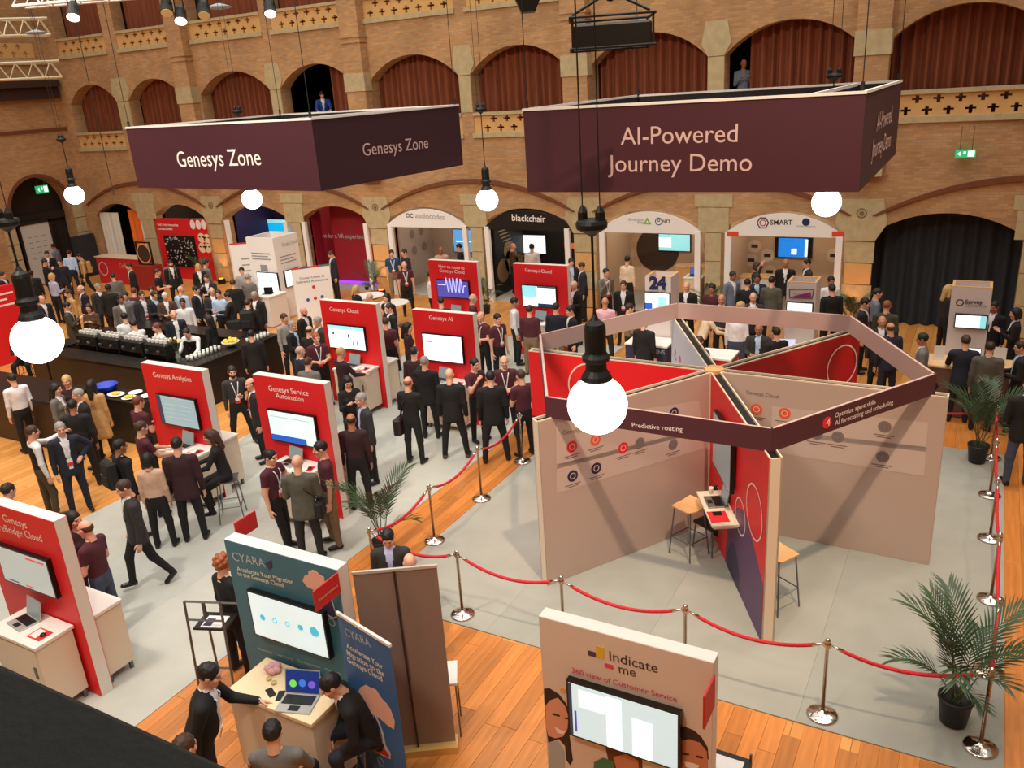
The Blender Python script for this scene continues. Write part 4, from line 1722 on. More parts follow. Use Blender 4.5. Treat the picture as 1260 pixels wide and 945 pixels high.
B['ho'] = booth('small red booth panel in the back row with a purple screen', -12.81, -11.3, 18.18, RED, [('How to move to', (540, 329), (571.6, 331.8)), ('Genesys Cloud', (541, 334.5), (571.6, 337))], group=REDB)
B['g2'] = booth('small red booth panel in the back row with a picture screen', -10.26, -8.75, 18.23, RED, [('Genesys Cloud', (646, 334), (679, 336.5))], group=REDB)
tv_px('screen with a grey table on the red booth nearest the coffee bar', 9.15, (191.2, 485.7), (238, 493.3), (200.6, 520), DASH, mat('display_greyblue', (150, 182, 190), .3, emit=.5))
tv_px('screen with a blue footer on the red booth behind the left palm', 9.33, (329, 504.8), (384.9, 513.7), (334.9, 540.3), BLUEF, SCREENW)
tv_px('screen on the red booth at the lower left edge', 4.66, (-5, 672), (55.2, 691.2), (5.5, 713), [(.6, .95, .9, .94, mat('display_red', (220, 60, 60), .3, emit=.4)), (.1, .3, .05, .08, SDARK), (.45, .6, .05, .08, mat('display_red', (220, 60, 60), .3))], mat('display_palegrey', (176, 190, 188), .3, emit=.5))
tv_px('screen with a pale blue header on the second-row booth', 13.8, (402.7, 399.8), (446.4, 403.4), (406.5, 427), HEADR, SCREENBR)
tv_px('blank white screen a man is pointing at', 13.65, (519.5, 411), (567, 415), (522.8, 442.2), MINI, SCREENBR)
tv = tv_px('purple screen with pale wave lines on a back-row booth', 18.18, (536.8, 344.4), (575.4, 347), (539.3, 364.3), [], SCREENP)
tv_px('screen with a picture and a white page on a back-row booth', 18.23, (642, 350.8), (683, 354), (644, 375.4), SPLIT, SCREENBR)
a, b, c = at_y(536.8, 344.4, 18.11), at_y(575.4, 347, 18.11), at_y(539.3, 364.3, 18.11)
mb = MB()
W_ = b[0] - a[0]
pts = [(a[0] + .05 + (W_ - .1) * k / 60, 18.1, c[2] + .32 + (.0 if k < 16 or k > 54 else .2 * math.sin((k - 16) * .82))) for k in range(61)]
mb.tube(pts, .014, 5)
part('wave_line', mb, mat('display_wave', (190, 190, 250), .3, emit=.7), tv.children[1], world=True)

# counters, laptops and papers of the red booths
PALEW = mat('counter_white', (232, 226, 218), .45)
BEIGEW = mat('counter_side', (222, 206, 184), .5)
SETS = [(-11.32, 9.14, 'nearest the coffee bar'), (-8.95, 9.32, 'behind the left palm'), (-8.84, 4.65, 'at the lower left edge'), (-11.3, 13.79, 'with the pale blue header screen'), (-8.8, 13.64, 'with the blank white screen'),
        (-11.4, 18.17, 'with the purple screen'), (-8.9, 18.22, 'with the picture screen')]
for xr, yf, wh in SETS:
    counter('white counter in front of the red booth ' + wh, xr - .92, xr, yf - .5, yf - .01, 1.0, PALEW, BEIGEW)
    laptop('open laptop on the counter of the red booth ' + wh, (xr - .62, yf - .24, 1.006), math.radians(-8), SCREENG, mat('laptop_silver', (190, 188, 184), .35, .5), .25)
    mb = MB(place((xr - .2, yf - .3, 1.006), random.uniform(-.3, .3)))
    mb.box(-.12, .12, -.09, .09, .001, .005)
    mb.box(-.1, .02, -.07, .07, .005, .007, 1)
    mb.lathe([(.03, .005), (.035, .02), (.02, .035), (.002, .038)], 10, (.06, 0, 0), 2)
    single('mouse_mat', mb, [mat('mat_red', (206, 38, 44), .5), mat('mat_white', (236, 228, 222), .5), BEZEL], 'red mat with a mouse, booth ' + wh, 'mat', 'mouse mats')
for x0, yb, wh in ((-9.75, 4.83, 'at the lower left edge'), (-12.4, 9.32, 'nearest the coffee bar'), (-9.9, 9.5, 'behind the left palm'), (-12.2, 13.97, 'with the pale blue header screen')):
    counter('white counter at the back of the red booth ' + wh, x0, x0 + .98, yb, yb + .42, 1.0, PALEW, BEIGEW, group='rear counters')
# red booth showing at the left edge of the picture
p = at_z(2, 352, 2.2)
q = at_z(25, 347, 2.2)
t = thing('exhibit_booth', 'red booth panel with pale lettering cut by the left picture edge', 'booth', (p[0], p[1], 0))
xd = (q - p) / np.linalg.norm(q - p)
nd = np.array([xd[1], -xd[0], 0])
mb = MB(frame((p[0], p[1], 0), xd, -nd, (0, 0, 1)))
mb.box(-1.6, np.linalg.norm(q - p) , 0, .15, 0, 2.2)
fr = part('frame', mb, RED, t, world=True)
mb = MB(frame((p[0], p[1], 0), xd, -nd, (0, 0, 1)))
for k in range(3):
    mb.box(-.9, .25 - .2 * (k % 2), -.006, 0, 1.95 - k * .16, 2.0 - k * .16)
part('printed_lines', mb, WTXT, fr, world=True)

# teal booth with rocket and cloud
TEAL = mat('panel_teal', (58, 112, 132), .5)
BLUEB = mat('banner_blue', (56, 98, 152), .5)
PEACH = mat('print_peach', (226, 176, 156), .5)
PALETX = mat('lettering_pale', (176, 190, 196), .5)
GOLDTX = mat('lettering_ice', (226, 226, 206), .5)
t, g = booth('teal booth panel with a peach cloud print behind the seated visitors', -6.54, -5.03, 5.14, TEAL, [])
text('CYARA', at_y(287.6, 689, 5.134), at_y(327.3, 698, 5.134), (0, -1, 0), g, PALETX)
text('Accelerate Your Migration', at_y(292.4, 701.5, 5.134), at_y(361.4, 718.5, 5.134), (0, -1, 0), g, GOLDTX, bold=.012)
text('to the Genesys Cloud', at_y(293, 707.5, 5.134), at_y(349.5, 722.3, 5.134), (0, -1, 0), g, GOLDTX, bold=.012)
text('Monitoring     Load Testing     Test Automation     Monitoring', at_y(318.4, 799, 5.134), at_y(419.4, 830, 5.134), (0, -1, 0), g, PALETX)


def on_booth(name, pts, y, m, g, th=.004):
    P = [(at_y(u, v, y)[0], at_y(u, v, y)[2]) for u, v in pts]
    a = sum(P[k][0] * P[(k + 1) % len(P)][1] - P[(k + 1) % len(P)][0] * P[k][1] for k in range(len(P)))
    if a < 0:
        P = P[::-1]
    mb = MB()
    mb.prism(P, y - th, y)
    return part(name, mb, m, g, world=True)


C6 = lambda L: [(240 + a / 6.3, 640 + b / 6.3) for a, b in L]
on_booth('printed_swoosh', C6([(545, 335), (590, 310), (600, 360), (580, 388), (565, 365)]), 5.133, NAVYP, g)
on_booth('cloud_print', C6([(835, 470), (850, 430), (880, 420), (880, 395), (915, 385), (950, 405), (965, 425), (1000, 440), (1010, 490), (1060, 510), (1085, 550), (1060, 580), (1000, 560), (930, 545), (870, 515)]), 5.133, PEACH, g)
on_booth('rocket_print', C6([(1020, 560), (1050, 590), (1075, 650), (1085, 690), (1115, 715), (1110, 750), (1075, 765), (1000, 725), (970, 700), (985, 660), (990, 600)]), 5.128, PALETX, g)
on_booth('rocket_print', C6([(1020, 572), (1045, 600), (1065, 655), (1075, 695), (1100, 720), (1098, 740), (1072, 752), (1005, 715), (982, 696), (995, 660), (1000, 605)]), 5.123, NAVYP, g)
mb = MB()
c = at_y(240 + 1023 / 6.3, 640 + 608 / 6.3, 5.12)
mb.ringdisc((c[0], c[2]), .028, .01, y=5.118)
c = at_y(240 + 1055 / 6.3, 640 + 795 / 6.3, 5.12)
mb.ringdisc((c[0], c[2]), .045, .008, y=5.132)
part('printed_ring', mb, PALETX, g, world=True)


def flag(t, x, y0, y1, z0, z1, s=None):
    """small red sign standing out from a booth corner"""
    mb = MB()
    mb.box(x - .008, x + .008, y0, y1, z0, z1)
    o = part('side_sign', mb, mat('sign_red', (196, 32, 36), .5), t, world=True)
    if s:
        text(s, (x + .012, y0 + .04, (z0 + z1) / 2 - .02), (x + .012, y1 - .04, (z0 + z1) / 2 - .02), (1, 0, 0), o, PEACH, h=.04)


flag(t, -5.02, 4.78, 5.13, 2.16, 2.38, 'innovation')
flag(t, -6.54, 5.3, 5.6, 2.3, 2.5)
tvo = tv_px('screen with five pale blue icons on the teal booth', 5.13, (305, 730.8), (394.8, 754), (315.4, 782), [], SCREENW)
a, b, c = at_y(305, 730.8, 5.06), at_y(394.8, 754, 5.06), at_y(315.4, 782, 5.06)
ICO = mat('display_icon', (70, 186, 220), .3, emit=.6)
for k, (u, v) in enumerate(((525, 753), (622, 778), (720, 803), (818, 832), (925, 865))):
    q = at_y(240 + u / 6.3, 640 + v / 6.3, 5.06)
    mb = MB()
    if k in (1, 2):
        mb.ringdisc((q[0], q[2]), .035, .012, n=6, y=5.057)
    else:
        mb.disc((q[0], q[2]), .038 if k < 4 else .058, n=6 if k < 4 else 18, y=5.06)
    part('display_icon', mb, ICO, tvo.children[1], world=True)
# table of the teal booth, things on it
counter('pale wooden demo table in front of the teal booth', -6.2, -5.06, 4.52, 5.1, 1.05, mat('table_cream', (236, 214, 176), .45), BEIGEW, group='demo counters', door=False)
lp = laptop('silver laptop with coloured shapes on its screen beside the seated man', (-5.38, 4.68, 1.056), math.radians(18), mat('display_night', (24, 50, 120), .3, emit=.5), mat('laptop_silver', (190, 188, 184), .35, .5), .3, 1.1)
c_, q_ = math.cos(.3), math.sin(.3)
for k, (x, z, m_) in enumerate(((-.1, .1, mat('blob_green', (120, 220, 90), .3, emit=.5)), (0, .11, mat('blob_blue', (60, 120, 220), .3, emit=.5)), (.1, .1, mat('blob_violet', (120, 90, 210), .3, emit=.5)))):
    mb = MB(frame((0, .132, .014), (1, 0, 0), (0, c_, -q_), (0, q_, c_)))
    mb.disc((x, z), .04, n=9, y=-.0025, th=.001)
    part('display_shape', mb, m_, lp)
for k, (u, v) in enumerate(((333, 852), (345, 856))):
    q = at_z(u, v, 1.06)
    mb = MB(place((q[0], q[1], 1.056), 1.1 - k * .6))
    mb.bevbox(-.035, .035, -.07, .07, .001, .01, .003)
    single('phone', mb, BEZEL, ['black phone lying flat nearest the pointing man', 'black phone lying beside the silver laptop'][k], 'phone', 'phones on the teal booth table')
q = at_z(336, 822, 1.1)
mb = MB()
for k in range(5):
    mb.ball((q[0] + .05 * math.cos(k * 1.3), q[1] + .05 * math.sin(k * 1.3), 1.095 + .015 * (k % 2)), .04, 8, sx=1.3, sz=.9)
single('soft_toy', mb, mat('pink_plush', (222, 170, 176), .9), 'heap of pink plush giveaways on the teal booth table', 'toys', smooth=True)
for k, (u, v) in enumerate(((331, 836), (337, 841))):
    q = at_z(u, v, 1.06)
    mb = MB()
    mb.lathe([(.028, .0), (.03, .022), (.012, .026)], 10, (q[0], q[1], 1.057))
    single('badge_button', mb, mat('badge_gold', (200, 182, 130), .4, .3), ['gold pin button near the pink plush giveaways', 'gold pin button near the flat black phone'][k], 'button', 'pin buttons')
# easel-like grey rack with leaflets at the left of the teal booth
p = at_z(262, 752, 1.15) + np.array([0.05, -.22, 0])
t = thing('leaflet_rack', 'black metal easel rack holding leaflets left of the teal booth', 'rack', (p[0], p[1], .006), math.radians(20))
for nm, P in (('post', [(-.22, 0, 0), (-.22, .1, 1.35)]), ('post', [(.22, 0, 0), (.22, .1, 1.35)]), ('post', [(-.22, .45, 0), (-.22, .45, 1.1)]), ('post', [(.22, .45, 0), (.22, .45, 1.1)])):
    mb = MB()
    mb.tube(P, .018, 4)
    part(nm, mb, STEEL, t)
for P in ([(-.22, .1, 1.35), (.22, .1, 1.35)], [(-.22, .08, 1.12), (.22, .08, 1.12)], [(-.22, .04, .5), (.22, .04, .5)], [(-.22, .45, 1.1), (.22, .45, 1.1)], [(0, .09, 1.12), (0, .1, 1.35)]):
    mb = MB()
    mb.tube(P, .016, 4)
    part('crossbar', mb, STEEL, t)
mb = MB()
mb.box(-.2, .2, .12, .44, .95, .975)
part('shelf', mb, BLACK, t)
mb = MB()
mb.box(-.12, .14, .14, .36, .976, .985)
mb.box(-.1, .0, .16, .3, .985, .987, 1)
part('leaflet', mb, [WHITE, NAVYP], t)
# blue roll-up banner
p, q = np.array([-5.01, 5.03, 0]), np.array([-4.23, 4.83, 0])
xd = (q - p) / np.linalg.norm(q - p)
nd = np.array([xd[1], -xd[0], 0])
t = thing('roll_up_banner', 'blue roll-up banner with a peach cloud and rocket', 'banner', tuple((p + q) / 2), math.atan2(xd[1], xd[0]))
tf = frame(p, xd, -nd, (0, 0, 1))
L = np.linalg.norm(q - p)
mb = MB(tf)
mb.box(0, L, 0, .004, .08, 1.99)
sh = part('banner_sheet', mb, BLUEB, t, world=True)
mb = MB(tf)
mb.box(-.005, L + .005, -.012, .016, 1.98, 2.01)
part('top_rail', mb, WHITE, t, world=True)
mb = MB(tf)
mb.box(-.02, L + .02, -.09, .09, 0.0, .08)
part('base', mb, STEEL, t, world=True)
mb = MB(tf)
mb.tube([(L / 2, .03, .06), (L / 2, .03, 1.98)], .01, 6)
part('pole', mb, STEEL, t, world=True)
C8 = lambda a, b: (310 + a / 3.566, 680 + b / 3.566)
for s, a, b, m_ in (('CYARA', (413, 362), (523, 415), PALETX), ('Accelerate Your', (418, 415), (578, 512), GOLDTX), ('Migration to the', (420, 447), (583, 545), GOLDTX), ('Genesys Cloud', (422, 478), (575, 565), GOLDTX)):
    text(s, at_plane(*C8(*a), p, nd), at_plane(*C8(*b), p, nd), nd, sh, m_, bold=.012 if m_ is GOLDTX else 0)


def on_pl(name, L, p, xd, nd, m, g, off):
    P = [at_plane(*C8(*q), p, nd) for q in L]
    P = [((q - p) @ xd, q[2]) for q in P]
    a = sum(P[k][0] * P[(k + 1) % len(P)][1] - P[(k + 1) % len(P)][0] * P[k][1] for k in range(len(P)))
    if a < 0:
        P = P[::-1]
    mb = MB(frame(p, xd, -nd, (0, 0, 1)))
    mb.prism(P, -off, -off + .002)
    return part(name, mb, m, g, world=True)


on_pl('cloud_print', [(447, 640), (452, 615), (470, 605), (478, 590), (500, 580), (520, 592), (545, 600), (570, 640), (590, 660), (610, 690), (628, 740), (625, 775), (600, 760), (560, 725), (520, 705), (480, 690)], p, xd, nd, PEACH, sh, .004)
on_pl('rocket_print', [(540, 705), (562, 745), (580, 795), (590, 845), (610, 880), (610, 905), (575, 890), (530, 865), (510, 840), (520, 800), (522, 740)], p, xd, nd, PALETX, sh, .006)
on_pl('rocket_print', [(540, 712), (556, 748), (570, 790), (540, 775), (528, 750)], p, xd, nd, NAVYP, sh, .008)
on_pl('rocket_print', [(528, 760), (572, 795), (576, 825), (524, 795)], p, xd, nd, mat('print_taupe', (120, 90, 84), .5), sh, .008)
on_pl('rocket_print', [(522, 800), (580, 838), (585, 858), (515, 825)], p, xd, nd, NAVYP, sh, .008)
on_pl('rocket_print', [(514, 828), (586, 862), (604, 885), (604, 898), (540, 868), (514, 840)], p, xd, nd, mat('print_scarlet', (186, 42, 44), .5), sh, .008)
mb = MB(frame(p, xd, -nd, (0, 0, 1)))
q = at_plane(*C8(568, 915), p, nd)
mb.ringdisc(((q - p) @ xd, q[2]), .055, .01, y=-.004)
part('printed_ring', mb, PALETX, sh, world=True)
# grey-brown reverse of a roll-up banner
p, q = np.array([-5.03, 5.34, 0]), np.array([-4.33, 5.78, 0])
xd = (q - p) / np.linalg.norm(q - p)
nd = np.array([xd[1], -xd[0], 0])
L = np.linalg.norm(q - p)
tf = frame(p, xd, -nd, (0, 0, 1))
t = thing('roll_up_banner', 'grey-brown back of a roll-up banner with its pole showing', 'banner', tuple((p + q) / 2), math.atan2(xd[1], xd[0]))
mb = MB(tf)
mb.box(0, L, 0, .004, .08, 2.24)
part('banner_sheet', mb, mat('banner_taupe', (146, 122, 108), .7), t, world=True)
mb = MB(tf)
mb.box(-.005, L + .005, -.012, .016, 2.23, 2.26)
part('top_rail', mb, mat('rail_silver', (206, 200, 192), .4, .3), t, world=True)
mb = MB(tf)
mb.box(-.02, L + .02, -.1, .1, 0, .085)
part('base', mb, mat('base_brass', (222, 184, 110), .3, .4), t, world=True)
mb = MB(tf)
mb.tube([(L * .52, -.035, .06), (L * .5, -.03, 1.3), (L * .49, -.02, 2.24)], .012, 6)
part('pole', mb, mat('pole_dark', (70, 60, 54), .5, .5), t, world=True)
mb = MB(tf)
mb.box(L - .34, L + .07, .12, .5, .7, .73)
tb = thing('side_table', 'white-topped metal table standing behind the grey banner', 'table', tuple(q), 0.0)
part('table_top', mb, WHITE, tb, world=True)
for a, b in ((-.3, .15), (.05, .15), (-.3, .47), (.05, .47)):
    mb = MB(tf)
    mb.tube([(L + a, b, 0), (L + a, b, .7)], .01, 6)
    part('leg', mb, STEEL, tb, world=True)

# white booth with the coloured squares
t, g = booth('white booth panel with coloured squares and portrait prints at the front', -2.93, -1.43, 5.26, mat('panel_warmwhite', (222, 204, 190), .5), [], th=.13)
INK = mat('ink_dark', (60, 44, 50), .5)
PINKT = mat('ink_pink', (222, 60, 100), .5)
YF = 5.254
C4 = lambda a, b: (640 + a / 4.61, 740 + b / 4.61)
for s, a, b, m_, h_ in (('Indicate', (508, 333), (782, 406), INK, None), ('me', (562, 404), (657, 428), INK, None), ('360 view of Customer Service', (295, 402), (890, 570), PINKT, None)):
    text(s, at_y(*C4(*a), YF), at_y(*C4(*b), YF), (0, -1, 0), g, m_, bold=.0)
for c0, c1, m_ in (((385, 277), (430, 317), mat('sq_purple', (88, 52, 98), .5)), ((430, 249), (478, 328), mat('sq_yellow', (226, 188, 40), .5)), ((480, 348), (528, 386), mat('sq_pink', (216, 74, 112), .5)), ((228, 485), (262, 520), mat('sq_orange', (238, 160, 90), .5))):
    a, b = at_y(*C4(*c0), YF), at_y(*C4(*c1), YF)
    mb = MB()
    mb.box(a[0], b[0], YF - .004, YF, b[2], a[2])
    part('logo_square', mb, m_, g, world=True)
tv_px('large screen with pale columns on the white front booth', 5.25, (698.6, 840.2), (833.7, 880), (702.5, 903.8), [(0, .03, 0, 1, SDARK), (.05, .07, .1, .5, SCREENP), (.36, .5, .0, .95, SCREENBR), (.6, .78, .0, .7, SCREENBR), (.1, .34, .6, .92, SCREENBR)], SCREENC if 0 else mat('display_ice', (196, 224, 232), .3, emit=.7))
FACE1, FACE2 = mat('photo_skin', (226, 160, 132), .6), mat('photo_skin_warm', (206, 132, 100), .6)
HAIRP = mat('photo_hair', (52, 34, 28), .6)


def photo(name, L, m, off, conv=C4):
    P = [(at_y(*conv(*q), YF)[0], at_y(*conv(*q), YF)[2]) for q in L]
    P = [(min(max(x, -2.925), -1.435), z) for x, z in P]
    a = sum(P[k][0] * P[(k + 1) % len(P)][1] - P[(k + 1) % len(P)][0] * P[k][1] for k in range(len(P)))
    if a < 0:
        P = P[::-1]
    mb = MB()
    mb.prism(P, YF - off, YF - off + .001)
    part(name, mb, m, g, world=True)


WHTEETH = mat('photo_teeth', (244, 234, 224), .5)
photo('portrait_print', [(135, 495), (165, 490), (220, 525), (262, 580), (285, 640), (280, 760), (300, 900), (285, 930), (262, 900), (255, 820), (220, 780), (160, 800), (140, 700)], HAIRP, .002)
photo('portrait_print', [(145, 590), (170, 560), (215, 545), (255, 590), (275, 650), (270, 720), (245, 765), (200, 775), (160, 760), (145, 700)], FACE1, .004)
photo('portrait_print', [(195, 708), (230, 728), (262, 735), (245, 752), (215, 745)], WHTEETH, .006)
photo('portrait_print', [(185, 630), (228, 643), (226, 652), (186, 642)], HAIRP, .006)
photo('portrait_print', [(255, 655), (275, 662), (274, 668), (255, 664)], HAIRP, .006)
photo('portrait_print', [(160, 800), (215, 790), (250, 850), (255, 960), (165, 990)], mat('photo_shirt', (170, 176, 178), .6), .003)
photo('portrait_print', [(890, 720), (930, 708), (985, 730), (1030, 770), (1065, 830), (1070, 900), (1050, 880), (900, 800)], HAIRP, .002)
photo('portrait_print', [(900, 790), (960, 780), (1020, 800), (1060, 850), (1066, 950), (1030, 1000), (920, 990), (900, 900)], FACE2, .004)
photo('portrait_print', [(930, 905), (980, 915), (1020, 930), (1000, 955), (940, 935)], WHTEETH, .006)
photo('portrait_print', [(915, 855), (960, 862), (958, 872), (915, 865)], HAIRP, .006)
photo('portrait_print', [(1000, 870), (1040, 880), (1038, 890), (1000, 882)], HAIRP, .006)
photo('portrait_print', [(485, 830), (520, 820), (620, 850), (690, 880), (700, 1000), (540, 1000), (500, 900)], mat('photo_hair_warm', (96, 56, 36), .6), .002)
photo('portrait_print', [(530, 880), (600, 865), (670, 900), (680, 1000), (560, 1000)], FACE2, .004)
photo('portrait_print', [(420, 910), (470, 885), (530, 905), (540, 1000), (415, 1000)], mat('photo_green', (70, 124, 88), .6), .005)
flag(t, -1.42, 4.98, 5.25, 2.0, 2.3)
# small black rack with cards at the right of the white booth
p = at_z(897, 938, .95)
t = thing('card_rack', 'small black rack of cards at the right of the white booth', 'rack', (p[0], p[1], 0))
for k in range(4):
    mb = MB()
    sx, sy = (-1, 1)[k % 2], (-1, 1)[k // 2]
    mb.tube([(sx * .16, sy * .12, 0), (sx * .16, sy * .12, 1.0)], .012, 5)
    part('post', mb, STEEL, t)
mb = MB()
mb.box(-.17, .17, -.13, .13, .9, .93)
part('tray', mb, BLACK, t)
mb = MB()
mb.box(-.14, .12, -.1, .06, .931, .945)
part('cards', mb, WHITE, t)
# ================================================================== hanging banners
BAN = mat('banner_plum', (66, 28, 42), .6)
BAN2 = mat('banner_plum_shaded', (54, 22, 34), .6)  # same plum cloth, darkened to stand for shade on the side faces
RAIL = mat('rail_white', (226, 224, 220), .5)
CABLE = mat('cable_black', (22, 22, 24), .6)
TXP = mat('lettering_rosy', (206, 180, 178), .5)


def hung_banner(label, o, th, sx, sy, zb, zt, cables, cross):
    t = thing('hanging_banner', label, 'banner', (o[0], o[1], zb), th)
    tf = place((o[0], o[1], 0), th)
    sides = []
    for k, (a, b, y0, y1) in enumerate(((0, sx, 0, .03), (0, sx, sy - .03, sy), (0, .03, .03, sy - .03), (sx - .03, sx, .03, sy - .03))):
        mb = MB(tf)
        e = .012
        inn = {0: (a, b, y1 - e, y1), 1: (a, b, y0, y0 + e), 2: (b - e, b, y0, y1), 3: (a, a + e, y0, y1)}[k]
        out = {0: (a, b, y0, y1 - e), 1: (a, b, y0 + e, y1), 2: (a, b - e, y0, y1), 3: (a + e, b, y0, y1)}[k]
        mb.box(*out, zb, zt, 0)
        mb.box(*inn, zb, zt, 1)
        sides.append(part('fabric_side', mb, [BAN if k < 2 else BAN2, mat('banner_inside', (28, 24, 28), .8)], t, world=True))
    for a, b, y0, y1 in ((-.01, sx + .01, -.01, .035), (-.01, sx + .01, sy - .035, sy + .01), (-.01, .035, .035, sy - .035), (sx - .035, sx + .01, .035, sy - .035)):
        mb = MB(tf)
        mb.box(a, b, y0, y1, zt, zt + .03)
        part('top_rail', mb, RAIL, t, world=True)
    for a in cross:
        mb = MB(tf)
        mb.box(sx * a - .02, sx * a + .02, .035, sy - .035, zt - .02, zt + .02)
        part('cross_bar', mb, RAIL, t, world=True)
    for a, b in cables:
        mb = MB(tf)
        mb.tube([(a * sx, b * sy, zt + .02), (a * sx, b * sy, 13.5)], .006, 5)
        mb.tube([(a * sx, b * sy, zt + .02), (a * sx, b * sy, zt + .12)], .02, 6)
        part('hanging_cable', mb, CABLE, t, world=True)
    return t, sides, tf


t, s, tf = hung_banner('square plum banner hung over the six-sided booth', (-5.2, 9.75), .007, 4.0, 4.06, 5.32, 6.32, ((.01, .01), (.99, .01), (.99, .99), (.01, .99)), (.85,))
p, n = np.array([-5.2, 9.75, 0]), np.array([.007, -1, 0.0])
text('AI-Powered', at_plane(764, 178, p, n), at_plane(907.5, 174.5, p, n), n, s[0], TXP)
text('Journey Demo', at_plane(748, 211.5, p, n), at_plane(925, 210.5, p, n), n, s[0], TXP)
p2, n2_ = np.array([-1.2, 9.75, 0]), np.array([1, .0, 0.0])
text('AI-Powered', at_plane(1078, 162, p2, n2_), at_plane(1096.5, 150, p2, n2_), n2_, s[3], TXP, h=.22)
text('Journey Demo', at_plane(1072, 195, p2, n2_), at_plane(1095, 180, p2, n2_), n2_, s[3], TXP, h=.22)
th = -.097
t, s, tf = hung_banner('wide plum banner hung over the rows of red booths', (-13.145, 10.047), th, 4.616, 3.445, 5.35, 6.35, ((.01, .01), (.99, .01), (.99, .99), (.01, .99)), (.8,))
d = np.array([math.cos(th), math.sin(th), 0])
p, n = np.array([-13.145, 10.047, 0]), np.array([math.sin(th), -math.cos(th), 0])
text('Genesys Zone', at_plane(220, 205.5, p, n), at_plane(322, 203, p, n), n, s[0], WTXT)
p2 = p + d * 4.616
text('Genesys Zone', at_plane(447, 192, p2, d), at_plane(527, 182, p2, d), d, s[3], TXP)

# ================================================================== globe lamps
GLOBE = mat('globe_glow', (255, 244, 222), .3, emit=7.0)
IRON = mat('iron_black', (20, 22, 22), .5, .3)


def globe_lamp(u, v, dpx, label, hub, ztop=13.5, big=False):
    c = at_depth(u, v, FPX * .4 / dpx)
    t = thing('globe_lamp', label, 'lamp', tuple(c - np.array([0, 0, .2])), 0.0, 'hanging globe lamps')
    tf = place(c)
    mb = MB(tf)
    mb.ball((0, 0, 0), .2, 28)
    part('globe', mb, GLOBE, t, smooth=True, world=True)
    mb = MB(tf)
    mb.lathe([(.09, .17), (.105, .185), (.095, .215), (.07, .25), (.068, .3), (.088, .31), (.092, .34), (.075, .36), (.07, .37), (.07, .53), (.062, .56), (.03, .585), (.012, .62), (.008, .66)], 18)
    part('fitting', mb, IRON, t, smooth=False, world=True)
    zh = hub
    mb = MB(tf)
    mb.tube([(0, 0, .64), (0, 0, zh)], .009, 6)
    part('rod', mb, IRON, t, world=True)
    mb = MB(tf)
    mb.lathe([(.015, zh), (.04, zh + .02), (.095, zh + .05), (.1, zh + .08), (.09, zh + .1), (.05, zh + .11)], 16)
    for sx in (-1, 1):
        mb.lathe([(.032, zh + .1), (.03, zh + .15), (.01, zh + .19)], 10, (sx * .058, 0, 0))
    part('hub', mb, IRON, t, world=True)
    for sx in (-1, 1):
        mb = MB(tf)
        mb.tube([(sx * .058, 0, zh + .18), (sx * .058, 0, ztop - c[2])], .004, 5)
        part('cable', mb, CABLE, t, world=True)
    return t


globe_lamp(735, 498, 74, 'large glowing globe lamp hanging before the six-sided booth', 1.12)
globe_lamp(46, 418, 59, 'large glowing globe lamp at the left in front of the bar', .9)
globe_lamp(1017, 249, 35, 'glowing globe lamp under the square banner', 1.6)
globe_lamp(599.5, 246, 27, 'glowing globe lamp between the two plum banners', 1.5)
globe_lamp(310, 245, 24.5, 'glowing globe lamp under the wide banner', 1.6)
globe_lamp(91.5, 240, 22.5, 'glowing globe lamp before the end-wall doorway arch', 1.1)

# ================================================================== rope barrier
sm = MB()
sm.lathe([(.0, 0), (.16, .0), (.165, .012), (.15, .022), (.08, .04), (.03, .055), (.022, .07)], 24)
ST_BASE = sm.mesh('base', CHROME, True)
sm = MB()
sm.lathe([(.02, .06), (.02, .88), (.028, .885), (.028, .90), (.02, .905)], 14)
ST_POST = sm.mesh('post', mat('post_brass', (226, 196, 168), .15, 1.0), True)
sm = MB()
sm.lathe([(.02, .90), (.034, .905), (.034, .925), (.018, .93), (.024, .945), (.03, .96), (.027, .975), (.012, .987), (.001, .99)], 14)
sm.ringdisc((0, .915), .05, .01, n=12, y=0)
ST_CAP = sm.mesh('cap', CHROME, True)
POSTS = [(-1.1, 15.45), (-4.1, 15.45), (-7.06, 15.3), (-7.05, 13.9), (-7.05, 12.4), (-7.0, 10.82), (-6.97, 9.32), (-7.0, 7.88), (-5.53, 7.84), (-4.02, 7.83), (-2.47, 7.85), (-.94, 7.85), (.56, 8.02), (.62, 9.32), (.62, 10.86), (.59, 12.5), (.57, 13.95), (.57, 15.45)]
PL = {0: 'behind the six-sided booth near the right corner', 1: 'behind the six-sided booth', 2: 'at the back left corner of the roped carpet', 3: 'fifth along the left side of the roped carpet', 4: 'beside the crowd at the left of the six-sided booth', 5: 'second before the crowd along the wooden strip', 6: 'nearest the left palm on the carpet edge',
      7: 'behind the grey banner', 8: 'right of the grey banner', 9: 'behind the white booth near its left end', 10: 'behind the white booth near its right end', 11: 'in front of the stool at the front carpet edge', 12: 'beside the pot of the big front palm', 13: 'behind the big front palm',
      14: 'third along the right side of the roped carpet', 15: 'fourth along the right side of the roped carpet', 16: 'fifth along the right side near the back palm', 17: 'behind the pot of the back right palm'}
for i, (x, y) in enumerate(POSTS):
    t = thing('stanchion', 'chrome rope post ' + PL[i], 'post', (x, y, .0065), 0.0, 'rope barrier posts')
    link('base', ST_BASE, t)
    link('post', ST_POST, t)
    link('cap', ST_CAP, t)
ROPE = mat('rope_red', (196, 30, 44), .75, noise=.3, scale=60, bump=.5)
order = [(0, 17), (1, 0), (2, 1)] + [(i, i + 1) for i in range(2, 17)]
